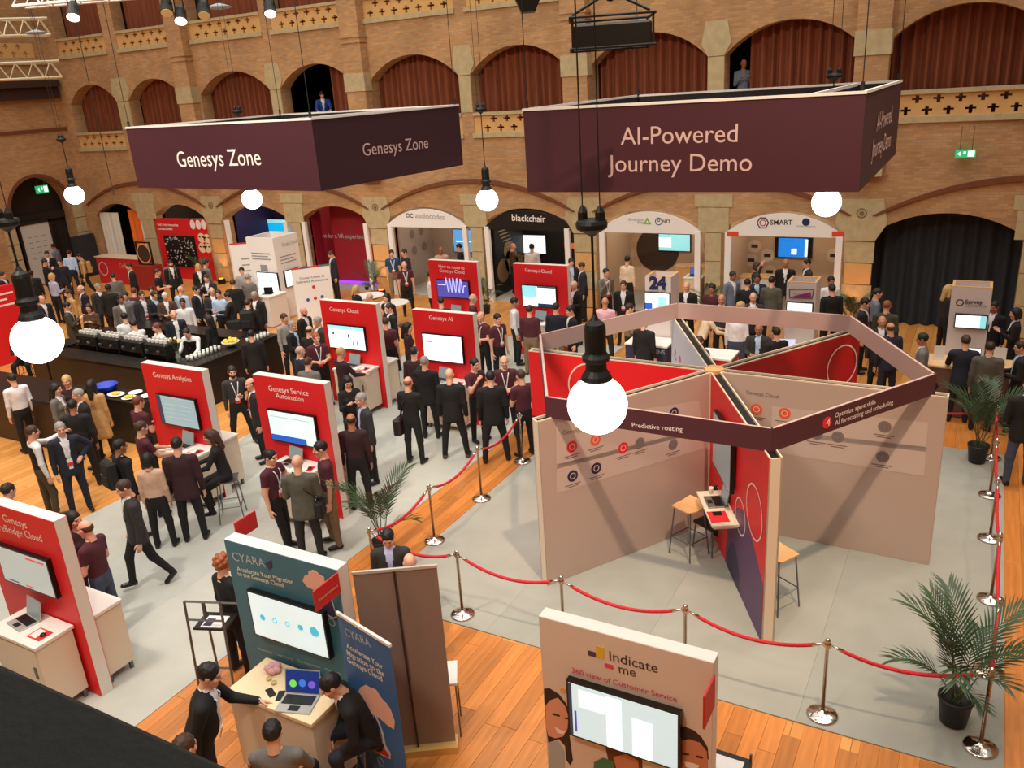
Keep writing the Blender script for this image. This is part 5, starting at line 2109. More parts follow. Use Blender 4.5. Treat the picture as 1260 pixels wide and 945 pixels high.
RL = ['at the back right corner by the palm', 'behind the six-sided booth on the right', 'behind the six-sided booth on the left', 'at the far left back', 'at the left beside the far crowd', 'beside the men in black suits', 'second along the wooden strip', 'next to the left palm', 'half hidden by the grey banner', 'between the grey banner and the white booth',
      'behind the white booth', 'right behind the white booth corner', 'crossing to the big front palm', 'right of the big palm', 'second along the right side', 'third along the right side', 'fourth along the right side', 'fifth along the right side']
RL = ['joining the back right palm to the rear posts', 'behind the booth on the right', 'behind the booth on the left', 'at the far left rear', 'left of the booth beside the far crowd', 'beside the men in black suits', 'in the middle of the wooden strip', 'next to the left palm', 'beyond the grey banner', 'just right of the grey banner', 'from the grey banner side to the white booth',
      'behind the white booth', 'from the white booth to the stool', 'from the stool to the big front palm', 'rising behind the big front palm', 'second along the right side', 'third along the right side', 'fourth along the right side', 'last along the right side']
for k, (i, j) in enumerate(order):
    a, b = np.array([*POSTS[i], .915]), np.array([*POSTS[j], .915])
    dv = (b - a) / np.linalg.norm(b - a)
    a2, b2 = a + dv * .05, b - dv * .05
    t = thing('barrier_rope', 'red twisted rope ' + RL[k], 'rope', tuple((a + b) / 2 - np.array([0, 0, .25])), 0.0, 'barrier ropes')
    L = np.linalg.norm(b2 - a2)
    sag = .17 * (L / 1.5)
    pts = []
    for s_ in np.linspace(.07, .93, 18):
        q = a2 + (b2 - a2) * s_
        q[2] -= sag * (1 - (2 * s_ - 1) ** 2)
        pts.append(q)
    mb = MB()
    mb.tube(pts, .021, 8)
    part('rope', mb, ROPE, t, smooth=True, world=True)
    for e0, e1 in ((a2, pts[0]), (b2, pts[-1])):
        mb = MB()
        mb.tube([e0, e1], [.008, .022], 8)
        part('hook', mb, CHROME, t, smooth=True, world=True)

# ================================================================== palms
LEAF = mat('palm_leaf', (48, 74, 44), .5, noise=.25, scale=7, rnd=.2)
LEAF2 = mat('palm_stem', (70, 82, 48), .6)
POT = mat('pot_black', (24, 24, 25), .5)


def frond_mesh(L, a0, droop, nl, ll):
    """one feather leaf: bare stalk, then a bending blade of paired leaflets"""
    mb = MB()
    P = []
    for k in range(15):
        s_ = k / 14
        a = a0 - droop * max(0, s_ - .35) ** 1.3
        P.append((P[-1] if P else np.zeros(3)) + (np.array([0, math.cos(a), math.sin(a)]) * L / 14 if k else 0))
    mb.tube(P, [.009 * (1 - .75 * k / 14) for k in range(15)], 5, 1)
    for k in range(nl):
        s_ = .42 + .58 * k / (nl - 1)
        i = min(13, int(s_ * 14))
        p = P[i] + (P[i + 1] - P[i]) * (s_ * 14 - i)
        tg = (P[i + 1] - P[i]) / np.linalg.norm(P[i + 1] - P[i])
        l = ll * (.6 + .4 * math.sin(math.pi * min(1, (s_ - .36) / .7))) * random.uniform(.88, 1.1)
        for sx in (-1, 1):
            dr = tg * (.6 + .7 * (s_ - .42)) + np.array([sx * (.8 - .35 * s_), 0, .12])
            dr = dr / np.linalg.norm(dr)
            wv = np.cross(dr, np.array([0, -tg[2], tg[1]]))
            wv = wv / (np.linalg.norm(wv) + 1e-9)
            q0, q1, q2 = p, p + dr * l * .5, p + dr * l + np.array([0, 0, -.12 * l])
            w = .012
            mb.add([q0 - wv * w * .4, q0 + wv * w * .4, q1 + wv * w, q1 - wv * w, q2 + wv * .001, q2 - wv * .001], [(0, 1, 2, 3), (3, 2, 4, 5)])
    return mb.mesh('frond', [LEAF, LEAF2])


FRONDS = [frond_mesh(1.2, 1.4, 1.9, 17, .36), frond_mesh(1.0, 1.3, 2.4, 16, .34), frond_mesh(.7, 1.15, 2.3, 13, .28), frond_mesh(1.3, 1.47, 1.2, 17, .38)]
pm = MB()
pm.lathe([(.11, 0), (.13, .02), (.165, .29), (.175, .3), (.175, .33), (.155, .33), (.15, .28), (.0, .27)], 20)
POT_ME = pm.mesh('pot', POT, True)


def palm(label, loc, rz, s=1.0, n=13):
    t = thing('potted_palm', label, 'plant', loc, rz, 'potted palms')
    o = link('pot', POT_ME, t)
    o.scale = (s, s, s)
    for k in range(n):
        f = link('frond', FRONDS[(0, 3, 1, 0, 2, 1, 3)[k % 7]], t)
        a = k * 2.39996
        f.location = (.04 * math.cos(a) * s, .04 * math.sin(a) * s, .27 * s)
        f.rotation_euler = (-.02 - .09 * (k % 3), 0, a)
        q = s * random.uniform(.85, 1.1)
        f.scale = (q, q, q)
    return t


palm('big potted palm at the front right corner of the rope barrier', (.3, 8.3, .007), .4, 1.0, 13)
palm('potted palm at the back right of the rope barrier', (.36, 15.2, .007), 1.1, 1.0, 11)
palm('potted palm on the wooden strip behind the seated visitors', (-7.42, 8.62, .0), 2.0, .95, 9)
for u, v, lab in ((462, 345, 'small palm left of the first white arched stand'), (597, 362, 'small palm between the white and the black arched stands'), (872, 372, 'small palm between the two right white arched stands'),
                  (1052, 380, 'small palm at the pier left of the dark curtain'), (258, 330, 'small palm in front of the red quiz stand')):
    q = at_z(u, v, .6)
    palm(lab, (q[0], min(q[1], 22.25), -.011), random.random() * 6, .8, 9)

# ================================================================== stands in the arcade arches
INW = mat('stand_beige', (206, 178, 148), .6)
STWH = mat('stand_white', (240, 238, 236), .5)


def arch_stand(i, label, header, inside, zh=2.36, name='arch_stand', post=STWH, inset=.12):
    x0, x1 = ARCH[i][0] + inset, ARCH[i][1] - inset
    t = thing(name, label, 'stand', ((x0 + x1) / 2, YW + .1, -.012), 0.0, 'stands in the arcade')
    parts = {}
    for a, b in ((x0, x0 + .16), (x1 - .16, x1)) if post else ():
        mb = MB()
        mb.box(a, b, YW - .08, YW + .04, -.012, zh + .08)
        part('post', mb, post, t, world=True)
    if header:
        P = arc(x0, x1, 2.42, 2.97)
        mb = MB()
        mb.prism([(x0, zh)] + [(x1, zh)] + P[::-1], YW - .06, YW + .02)
        parts['header'] = part('header_board', mb, header, t, world=True)
    for k, (a, b, c, d_) in enumerate(((x0, x1, 25.6, 25.68), (x0 - .06, x0, YW + .52, 25.68), (x1, x1 + .06, YW + .52, 25.68))):
        mb = MB()
        mb.box(a, b, c, d_, -.012, 3.05)
        parts[('back', 'left', 'right')[k]] = part('inner_wall', mb, inside, t, world=True)
    mb = MB()
    mb.box(x0, x1, YW + .06, 25.6, -.012, .01)
    part('stand_floor', mb, mat('stand_floor', (176, 168, 156), .7), t, world=True)
    mb = MB()
    cx = (x0 + x1) / 2
    mb.lathe([(.05, 2.9), (.06, 2.98), (.02, 3.0)], 10, (cx, 24.1, 0))
    lo = part('spot_fitting', mb, STEEL, t, world=True)
    d = bpy.data.lights.new('stand_spot', 'POINT')
    d.energy = 45
    d.color = (1, .86, .68)
    d.shadow_soft_size = .12
    o = bpy.data.objects.new('stand_spot', d)
    COL.objects.link(o)
    o.location = (cx, 24.1, 2.8)
    return t, parts


YH = YW - .061
NV = (0, -1, 0)
# white stand with its name in dark letters
t, P_ = arch_stand(4, 'white arched stand with a round dark logo on its header', STWH, mat('stand_taupe', (176, 158, 144), .6))
DBL = mat('ink_navy', (34, 40, 84), .5)
text('OC', at_y(499.5, 267.5, YH), at_y(508.5, 268, YH), NV, P_['header'], DBL, bold=.02)
text('audiocodes', at_y(511, 268, YH), at_y(547, 270.5, YH), NV, P_['header'], mat('ink_grey', (150, 150, 156), .5))
for u, v in ((495, 292), (507, 288), (518, 284), (510, 308), (522, 303)):
    xw = ARCH[4][0] + .121
    q = at_plane(u, v, (xw, 0, 0), (1, 0, 0))
    if not 23.8 < q[1] < 25.4:
        continue
    mb = MB(frame((xw, q[1], q[2]), (0, 1, 0), (-1, 0, 0), (0, 0, 1)))
    mb.disc((0, 0), .16, n=16, y=0)
    part('printed_disc', mb, mat('print_taupe_dot', (140, 122, 110), .6), P_['left'], world=True)
q = at_y(559, 281, 25.5)
television('blue screen inside the white arched stand with the round logo', (q[0] - .1, 25.59, q[2] - .85), (1, 0, 0), NV, 1.1, .8, [(.1, .9, .45, .5, SCREENBR)], mat('display_sky', (90, 160, 220), .3, emit=.7), group='arcade screens')
counter('pale counter at the back of the white arched stand', -15.6, -14.75, 24.6, 25.1, 1.0, WHITE, WHITE, False, 'arcade counters', False)
# black stand
t, P_ = arch_stand(5, 'black arched stand with white lower-case lettering', BLACK, mat('stand_black', (30, 27, 26), .6))
text('blackchair', at_y(630, 271.5, YH), at_y(671.5, 273.5, YH), NV, P_['header'], WTXT, bold=.01)
mb = MB()
xx = ARCH[5][0] + .13
for k in range(7):
    mb.box(xx, xx + .006, 23.8 + k * .1, 23.85 + k * .1 + .5, 2.1 - k * .12, 2.14 - k * .12)
part('printed_lines', mb, mat('print_sand', (180, 150, 110), .6), P_['left'], world=True)
mb = MB()
for k, (y, z, r) in enumerate(((24.0, .8, .4), (24.6, 1.0, .45), (25.1, .7, .4), (24.4, 1.4, .3))):
    mb.tf = frame((xx, y, z), (0, 1, 0), (-1, 0, 0), (0, 0, 1))
    mb.disc((0, 0), r, n=14, y=0)
part('printed_figures', mb, mat('print_brown', (150, 118, 80), .6), P_['left'], world=True)
a, b = at_y(638.5, 289, 25.55), at_y(672, 312, 25.55)
television('bright white screen inside the black arched stand', (a[0], 25.59, b[2]), (1, 0, 0), NV, b[0] - a[0], a[2] - b[2], [], SCREENBR, group='arcade screens')
a, b = at_y(694, 299, 25.55), at_y(703, 306, 25.55)
mb = MB()
mb.box(a[0], b[0] + .2, 25.57, 25.6, b[2], a[2])
single('orange_sign', mb, mat('sign_orange', (240, 120, 70), .5, emit=.3), 'small orange sign on the back wall of the black stand', 'sign')
# white stand with the green triangle
t, P_ = arch_stand(6, 'white arched stand with a green triangle on its header', STWH, INW)
GRN = mat('ink_green', (130, 190, 60), .5)
GYT = mat('ink_grey', (150, 150, 156), .5)
text('dimension', at_y(773, 271.5, YH), at_y(792, 272, YH), NV, P_['header'], GYT)
text('data', at_y(784, 275, YH), at_y(792, 275.3, YH), NV, P_['header'], GYT)
q = at_y(796.5, 272.5, YH)
mb = MB()
mb.prism([(q[0] - .12, q[2] - .08), (q[0] + .12, q[2] - .08), (q[0], q[2] + .12)], YH - .004, YH)
mb.prism([(q[0] - .045, q[2] - .05), (q[0] + .045, q[2] - .05), (q[0], q[2] + .035)], YH - .006, YH - .004, 1)
part('logo_triangle', mb, [GRN, STWH], P_['header'], world=True)
q = at_y(810.5, 272.5, YH)
mb = MB()
mb.ringdisc((q[0], q[2]), .11, .025, y=YH)
mb.ringdisc((q[0], q[2] + .035), .045, .02, y=YH)
part('logo_ring', mb, mat('ink_blue', (60, 80, 170), .5), P_['header'], world=True)
text('NTT', at_y(815.5, 274, YH), at_y(825, 274, YH), NV, P_['header'], INK, bold=.03)
a, b = at_y(811, 288, 25.55), at_y(849, 309, 25.55)
television('glowing turquoise screen inside the green triangle stand', (a[0], 25.59, b[2]), (1, 0, 0), NV, b[0] - a[0], a[2] - b[2], [(.0, .4, .2, .8, SCREENBR)], SCREENC, group='arcade screens')
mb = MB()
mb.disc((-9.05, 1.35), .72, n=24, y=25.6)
part('printed_disc', mb, mat('print_dark_brown', (70, 54, 44), .6), P_['back'], world=True)  # dark brown disc printed on the back wall of the stand
counter('wooden counter of leaflets inside the green triangle stand', -8.2, -6.95, 24.7, 25.2, 1.05, WOODL, WOODL, False, 'arcade counters', False)
t = counter('round white counter at the right of the green triangle stand', -7.45, -6.9, 23.25, 23.75, 1.05, WHITE, CREAM, False, 'arcade counters', False)
laptop('dark laptop on the round white counter', (-7.17, 23.5, 1.056), .1, SCREENB, BEZEL, .25, group='arcade laptops')
# white stand with the hexagon logo
t, P_ = arch_stand(7, 'white arched stand with a hexagon logo and orange tags', STWH, INW)
C7 = lambda a, b: (880 + a / 7, 240 + b / 7)
q = at_y(*C7(420, 240), YH)
mb = MB()
mb.ringdisc((q[0] - .03, q[2]), .17, .035, 0, n=6, y=YH)
mb.ringdisc((q[0] - .03, q[2]), .1, .03, 1, n=6, y=YH)
part('logo_hexagon', mb, [DBL, mat('ink_magenta', (200, 50, 90), .5)], P_['header'], world=True)
text('SMART', at_y(*C7(475, 256), YH), at_y(*C7(665, 256), YH), NV, P_['header'], mat('ink_black', (40, 40, 46), .5), bold=.015)
q = at_y(*C7(782, 233), YH)
mb = MB()
mb.disc((q[0], q[2]), .1, y=YH)
part('logo_disc', mb, DBL, P_['header'], world=True)
text('Virtual Networks', at_y(*C7(700, 274), YH), at_y(*C7(865, 277), YH), NV, P_['header'], GYT)
for u in (102, 1008):
    a, b = at_y(*C7(u, 312), YH), at_y(*C7(u + 98, 358), YH)
    mb = MB()
    mb.box(a[0], b[0], YH - .02, YH, b[2], a[2])
    part('orange_tag', mb, mat('tag_orange', (226, 70, 44), .5), t, world=True)
for u, v in ((340, 440), (450, 520), (310, 560), (470, 660), (1020, 520)):
    q = at_y(*C7(u, v), 25.6)
    mb = MB()
    mb.disc((q[0], q[2]), .2, n=18, y=25.6)
    mb.box(q[0] - .1, q[0] + .1, 25.59, 25.596, q[2] - .05, q[2] + .05, 1)
    part('printed_disc', mb, [CREAM, INK], P_['back'], world=True)
a, b = at_y(*C7(525, 368), 25.55), at_y(*C7(825, 540), 25.55)
television('blue screen in a dark surround inside the hexagon logo stand', (a[0], 25.59, b[2]), (1, 0, 0), NV, b[0] - a[0], a[2] - b[2], [(0, .08, 0, 1, BEZEL), (.9, 1, 0, 1, BEZEL), (.82, .9, .05, .95, SCREENBR), (.45, .6, .15, .45, SCREENBR)], mat('display_azure', (30, 130, 230), .3, emit=.7), group='arcade screens')
counter('low wooden counter inside the hexagon logo stand', -6.0, -5.0, 23.9, 24.4, 1.0, WOODL, WHITE, False, 'arcade counters', False)
# dark red stand with VR lettering, purple glow strip on its step
t, P_ = arch_stand(3, 'dark red stand lettered for a headset experience', None, mat('stand_crimson', (150, 24, 44), .6))
mb = MB()
mb.box(-21.1, -18.64, 24.0, 24.06, -.012, 2.9)
vr = part('backdrop', mb, mat('stand_crimson', (150, 24, 44), .6), t, world=True)
text('moment for a VR experience', at_y(383, 292, 23.99), at_y(452, 294, 23.99), NV, vr, PALETX)
mb = MB()
mb.box(-21.0, -18.7, 23.9, 23.98, .03, .12)
part('light_strip', mb, mat('glow_violet', (120, 50, 220), .4, emit=2.2), t, world=True)
# navy and red stand behind the white tower
t, P_ = arch_stand(2, 'navy and red stand behind the tall white tower', None, mat('stand_navy', (44, 30, 84), .6))
mb = MB()
mb.box(-24.0, -22.35, 25.3, 25.58, -.012, 3.0)
part('red_panel', mb, mat('stand_crimson', (150, 24, 44), .6), t, world=True)
a, b = at_y(323, 270, 25.2), at_y(358, 290, 25.2)
television('cyan screen above the tall white tower', (a[0], 25.29, b[2]), (1, 0, 0), NV, b[0] - a[0], a[2] - b[2], [(0, 1, .78, 1, SCREENC)], mat('display_aqua', (20, 170, 230), .3, emit=.9), group='arcade screens')
# red quiz stand with faces
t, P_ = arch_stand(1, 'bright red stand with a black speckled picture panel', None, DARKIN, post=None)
x0, x1 = ARCH[1][0] + .03, ARCH[1][1] - .03
mb = MB()
mb.box(x0, x1, YW + .02, YW + .1, -.012, 2.45)
rp = part('red_panel', mb, RED, t, world=True)
YQ = YW + .019
text('Test your memories', at_y(193.5, 277.5, YQ), at_y(219.5, 278.5, YQ), NV, rp, WTXT, bold=.02)
text('connect here', at_y(194.5, 282.5, YQ), at_y(212.5, 283, YQ), NV, rp, WTXT, bold=.02)
for u in (237, 244, 250.5):
    q = at_y(u, 276.5, YQ)
    mb = MB()
    mb.disc((q[0], q[2]), .19, n=16, y=YQ, sx=.75)
    part('printed_face', mb, WTXT, rp, world=True)
for u, v in ((248, 293), (255, 294), (249, 305), (256, 305)):
    q = at_y(u, v, YQ)
    mb = MB()
    mb.disc((q[0], q[2]), .2, n=14, y=YQ)
    mb.box(q[0] - .14, q[0] - .04, YQ - .008, YQ - .004, q[2] + .02, q[2] + .07, 1)
    mb.box(q[0] + .04, q[0] + .14, YQ - .008, YQ - .004, q[2] + .02, q[2] + .07, 1)
    part('printed_face', mb, [mat('face_cream', (250, 222, 180), .5), BLACK], rp, world=True)
a, b = at_y(201, 290, YQ - .05), at_y(245, 329, YQ - .05)
mb = MB()
mb.box(a[0], b[0], YQ - .06, YQ, b[2], a[2])
pic = part('picture_panel', mb, BLACK, rp, world=True)
mb = MB()
for k in range(90):
    x, z, r = random.uniform(a[0] + .05, b[0] - .05), random.uniform(b[2] + .05, a[2] - .05), random.uniform(.012, .035)
    mb.box(x - r, x + r, YQ - .064, YQ - .06, z - r, z + r)
o = part('speckles', mb, mat('speckle_pale', (200, 205, 200), .5), pic, world=True)
o['kind'] = 'stuff'
# first arch: white and orange drapes, red desk, round mirror
curtain(-33.2, -31.95, -.01, 2.62, YW + .14, mat('drape_white', (226, 224, 214), .8), 'white drape at the left of the first arcade arch', 5, .06, name='drape')
curtain(-31.45, -30.6, -.01, 2.75, YW + .2, mat('drape_orange', (240, 120, 40), .7), 'orange lit drape in the first arcade arch', 4, .05, name='drape')
mb = MB()
mb.box(-30.6, -30.45, YW + .1, YW + .25, -.012, 2.45)
single('stand_post', mb, STWH, 'white post at the right of the orange drape', 'post')
mb = MB()
mb.box(-32.3, -31.2, 25.4, 25.5, .8, 2.6)
mb.box(-32.2, -31.3, 25.38, 25.4, .9, 2.5, 1)
single('cabinet', mb, [STEEL, mat('glass_dark', (40, 42, 48), .2)], 'tall glass-fronted cabinet behind the white drape', 'cabinet')
a = at_z(136, 316, 1.1)
t = thing('desk', 'long red reception desk in front of the first arcade arch', 'desk', (a[0], a[1], -.012))
mb = MB()
mb.box(a[0] - .9, a[0] + 1.9, a[1] - .05, a[1] + .5, -.012, 1.06)
bd = part('desk_body', mb, mat('desk_red', (196, 34, 46), .5), t, world=True)
mb = MB()
mb.box(a[0] - .95, a[0] + 1.95, a[1] - .08, a[1] + .53, 1.06, 1.1)
part('desk_top', mb, mat('desk_cream', (220, 196, 170), .5), t, world=True)
mb = MB()
mb.ringdisc((a[0] - .55, .6), .28, .03, y=a[1] - .05)
part('printed_ring', mb, RINGW, bd, world=True)
text('Coffee bar', (a[0] + .5, a[1] - .055, .7), (a[0] + 1.5, a[1] - .055, .7), NV, bd, PEACH)
q = at_z(179, 318, 1.2)
mb = MB(place((q[0], q[1], 0)))
mb.box(-.55, .55, -.25, .25, -.012, .95)
single('podium', mb, mat('podium_red', (150, 36, 28), .6), 'plain dark red podium beside the round mirror', 'podium')
t = thing('round_mirror', 'dark round mirror in a square black frame on the red podium', 'mirror', (q[0], q[1], .94))
mb = MB(place((q[0], q[1], 0)))
for x0_, x1_, z0_, z1_ in ((-.42, -.37, .941, 1.85), (.37, .42, .941, 1.85), (-.37, .37, 1.8, 1.85), (-.37, .37, .941, .99)):
    mb.box(x0_, x1_, -.03, .03, z0_, z1_)
part('square_frame', mb, BLACK, t, world=True)
mb = MB(place((q[0], q[1], 0)))
mb.disc((0, 1.4), .36, n=24, y=0, th=.03)
part('mirror_disc', mb, mat('mirror_brown', (60, 46, 36), .2), t, world=True)
mb = MB(place((q[0], q[1], 0)))
mb.ringdisc((0, 1.4), .39, .05, y=-.031)
part('rim', mb, WOODL, t, world=True)

# ================================================================== towers and islands in the hall
def tower(label, x0, x1, y0, y1, h, m=None, z0=0.0, rim=None, inner=None):
    t = thing('display_tower', label, 'tower', ((x0 + x1) / 2, (y0 + y1) / 2, z0))
    RECTS.append((x0, x1, y0, y1))
    m = m or mat('tower_white', (216, 206, 204), .5)
    fr = None
    w = .05
    for k, (a, b, c, d_) in enumerate(((x0, x1, y0, y0 + w), (x0, x1, y1 - w, y1), (x0, x0 + w, y0 + w, y1 - w), (x1 - w, x1, y0 + w, y1 - w))):
        mb = MB()
        mb.box(a, b, c, d_, z0, h)
        o = part('side_panel', mb, m, t, world=True)
        fr = fr or o
    mb = MB()
    for a, b, c, d_ in ((x0, x1, y0, y0 + w), (x0, x1, y1 - w, y1), (x0, x0 + w, y0 + w, y1 - w), (x1 - w, x1, y0 + w, y1 - w)):
        mb.box(a, b, c, d_, h, h + .012)
    part('rim', mb, rim or WOODL, t, world=True)
    mb = MB()
    mb.box(x0 + w, x1 - w, y0 + w, y1 - w, h - .35, h - .33)
    part('inner_shelf', mb, inner or WOODL, t, world=True)
    return t, fr


t, fr = tower('white square tower with a dark hexagon logo at the right', -.38, .31, 18.0, 18.55, 2.4)
CS = lambda a, b: (1060 + a / 6.3, 330 + b / 6.3)
q = at_y(*CS(763, 267), 17.99)
mb = MB()
mb.ringdisc((q[0], q[2]), .075, .02, n=6, y=17.998)
part('logo_hexagon', mb, INK, fr, world=True)
text('Survey', at_y(*CS(803, 272), 17.99), at_y(*CS(940, 278), 17.99), NV, fr, INK, bold=.02)
text('Dynamix', at_y(*CS(800, 298), 17.99), at_y(*CS(970, 306), 17.99), NV, fr, GYT)
a, b = at_y(*CS(733, 378), 17.95), at_y(*CS(958, 488), 17.95)
television('screen with a blue curve on the tower with the hexagon logo', (a[0], 17.998, b[2] + .05), (1, 0, 0), NV, min(.62, b[0] - a[0]), a[2] - b[2], [(.8, 1, 0, 1, SCREENC)], SCREENBR, group='tower screens')
t = counter('large pale wooden counter around the tower with the hexagon logo', -.85, .98, 17.2, 17.96, 1.02, mat('counter_wood', (228, 190, 140), .45), mat('counter_brown', (112, 84, 74), .6), False, 'island counters', False)
q = at_y(1154, 465, 17.2)
mb = MB()
mb.ringdisc((-.6, .6), .2, .05, n=6, y=17.215)
part('logo_hexagon', mb, BLACK, t, world=True)
laptop('small laptop in front of the hexagon logo tower', (.08, 17.6, 1.03), 0, SCREENBR, BEZEL, .25, group='island laptops')
for u, v, w_, h_, lab in ((1158, 424, .2, .28, 'white card stand left of the hexagon logo tower'), (1230, 430, .22, .34, 'pale blue card stand right of the hexagon logo tower')):
    q = at_z(u, v, 1.15)
    mb = MB(place((min(max(q[0], -.7), .85), 17.6, 1.027), .3 if u < 1200 else -.2))
    mb.prism([(-w_ / 2, 0), (w_ / 2, 0), (w_ / 2, h_), (-w_ / 2, h_)], -.01, .0)
    mb.box(-w_ / 2, w_ / 2, -.03, .06, 0, .012)
    single('card_stand', mb, WHITE, lab, 'card stand', 'card stands')
t, fr = tower('white square tower with large navy numerals', -6.5, -5.9, 17.55, 18.14, 2.4)
text('24', at_y(799, 354.5, 17.54), at_y(820, 355.5, 17.54), NV, fr, DBL, bold=.06)
text('SESSIONS', at_y(799, 359.5, 17.54), at_y(820, 360.5, 17.54), NV, fr, GYT)
a, b = at_y(795.5, 366, 17.5), at_y(821.5, 376, 17.5)
television('screen with blue and teal shapes under the navy numerals', (-6.48, 17.548, b[2] - .15), (1, 0, 0), NV, .56, .42, [(0, .3, .1, .45, SCREENB), (.55, .9, .2, .8, SCREENC)], SCREENBR, group='tower screens')
t = counter('navy fronted counter of the tower with navy numerals', -6.75, -5.75, 16.85, 17.5, 1.02, WHITE, mat('counter_navy', (44, 48, 80), .6), False, 'island counters', False)
text('SESSIONS', at_y(789, 434, 16.86), at_y(818, 436, 16.86), NV, t, PALETX)
t, fr = tower('white square tower with a framed purple logo', -3.44, -2.85, 17.7, 18.28, 2.4)
CA = lambda a, b: (880 + a / 7, 240 + b / 7)
pq = [at_y(*CA(*z), 17.69) for z in ((640, 810), (850, 812), (835, 890), (640, 885))]
mb = MB()
for k in range(4):
    mb.tube([pq[k], pq[(k + 1) % 4]], .008, 4)
mb.add([pq[3] + (0.05, -.004, .03), pq[2] + (-.02, -.004, .0), pq[2] + (-.03, -.004, .13)], [(0, 1, 2)], 1)
part('logo_frame', mb, [INK, mat('ink_plum', (150, 50, 120), .5)], fr, world=True)
text('ActuaTo', at_y(*CA(668, 860), 17.69), at_y(*CA(790, 862), 17.69), NV, fr, GYT, shear=.2)
a, b = at_y(*CA(640, 925), 17.69), at_y(*CA(855, 925), 17.69)
television('white screen on the tower with the framed purple logo', (-3.40, 17.698, a[2] - .35), (1, 0, 0), NV, .5, .36, [], SCREENBR, group='tower screens')
counter('white counter with red front right of the crowded island', -3.6, -2.1, 17.0, 17.62, 1.0, WHITE, mat('counter_red', (186, 40, 44), .5), False, 'island counters', False)
laptop('small laptop with a purple picture on the red-fronted counter', (-2.75, 17.25, 1.006), .1, mat('display_magenta', (150, 60, 190), .3, emit=.6), BEZEL, .2, group='island laptops')
laptop('white laptop on the red-fronted counter', (-3.3, 17.3, 1.006), .2, mat('display_lilac', (200, 210, 240), .3, emit=.6), WHITE, .2, group='island laptops')
counter('small red counter with a white top behind the six-sided booth', -4.92, -4.2, 16.3, 16.95, 1.05, WHITE, mat('counter_red', (186, 40, 44), .5), False, 'island counters', False)
# white tower of the cloud exhibitor and its screens
t, fr = tower('tall white tower with pale lettering and an open black top', -20.5, -19.35, 19.2, 20.3, 2.6, STWH, 0.0, STWH, BLACK)
text('Google Cloud', at_plane(347, 303.5, (-19.35, 19.2, 0), (1, 0, 0)), at_plane(365, 298.5, (-19.35, 19.2, 0), (1, 0, 0)), (1, 0, 0), fr, GYT, h=.12)
mb = MB()
for k in range(3):
    mb.box(-20.35, -19.55 - .1 * (k % 2), 19.19, 19.2, 2.1 - k * .09, 2.13 - k * .09)
mb.box(-20.05, -19.75, 19.19, 19.2, 1.55, 1.75)
part('printed_lines', mb, GYT, fr, world=True)
mb = MB()
for k in range(3):
    mb.box(-19.35, -19.344, 19.4, 20.1 - .1 * (k % 2), 1.95 - k * .1, 1.98 - k * .1)
part('printed_lines', mb, GYT, fr, world=True)
television('white screen on the front of the tall white tower', (-20.2, 19.195, .95), (1, 0, 0), NV, .85, .55, [(.2, .28, .5, .6, SLINE), (.6, .72, .5, .6, SLINE)], SCREENBR, group='tower screens')
television('white screen on the right side of the tall white tower', (-19.345, 19.45, 1.0), (0, 1, 0), (1, 0, 0), .7, .5, [], SCREENBR, group='tower screens')
counter('white counter in front of the tall white tower', -20.3, -19.0, 18.3, 19.1, .95, WHITE, WHITE, False, 'island counters', False)
mb = MB(place((-19.4, 18.7, .957), .3))
mb.box(-.16, .16, -.1, .1, 0, .02)
mb.prism([(-.15, .02), (.15, .02), (.15, .2), (-.15, .2)], .05, .07)
single('tablet', mb, BEZEL, 'black tablet propped on the white tower counter', 'tablet')
p, q = at_z(358, 331, 2.0), at_z(405, 325, 2.0)
xd = np.array([q[0] - p[0], q[1] - p[1], 0])
L = np.linalg.norm(xd)
xd = xd / L
nd = np.array([xd[1], -xd[0], 0])
t = thing('info_panel', 'white information panel with a red and blue top edge', 'panel', (p[0], p[1], 0))
mb = MB(frame((p[0], p[1], 0), xd, -nd, (0, 0, 1)))
mb.box(0, L, 0, .06, 0, 1.96)
sh = part('sheet', mb, STWH, t, world=True)
mb = MB(frame((p[0], p[1], 0), xd, -nd, (0, 0, 1)))
for k, m_ in enumerate((0, 1, 0, 2)):
    mb.box(L * k / 4, L * (k + 1) / 4, -.002, .062, 1.96, 2.0, m_)
part('top_edge', mb, [mat('edge_red', (200, 60, 50), .5), mat('edge_blue', (60, 90, 180), .5), mat('edge_green', (60, 130, 110), .5)], t, world=True)
pp = np.array([p[0], p[1], 0])
text('Contact Center AI', at_plane(369, 344, pp, nd), at_plane(399, 340.5, pp, nd), nd, sh, INK)
text('Reference Architecture', at_plane(365, 349, pp, nd), at_plane(404, 344.5, pp, nd), nd, sh, INK)
for u, v, m_ in ((386, 353, 'edge_red'), (379, 369, 'edge_blue'), (388, 367, 'edge_red'), (396.5, 365, 'edge_blue')):
    c = at_plane(u, v, pp, nd)
    mb = MB(frame(pp, xd, -nd, (0, 0, 1)))
    mb.disc(((c - pp) @ xd, c[2]), .05, n=14, y=0)
    part('printed_dot', mb, MATS[m_], sh, world=True)
p = at_z(282, 300, 2.3)
mb = MB(place((p[0], p[1], 0), .5))
mb.box(0, 1.3, 0, .06, 0, 2.26)
mb.box(0, 1.3, -.002, .062, 2.26, 2.3, 1)
for k in range(5):
    mb.box(.3, 1.1, -.004, 0, 1.75 - .2 * k, 1.79 - .2 * k, 2)
single('info_panel', mb, [STWH, MATS['edge_red'], GYT], 'white information panel left of the tall white tower', 'panel')
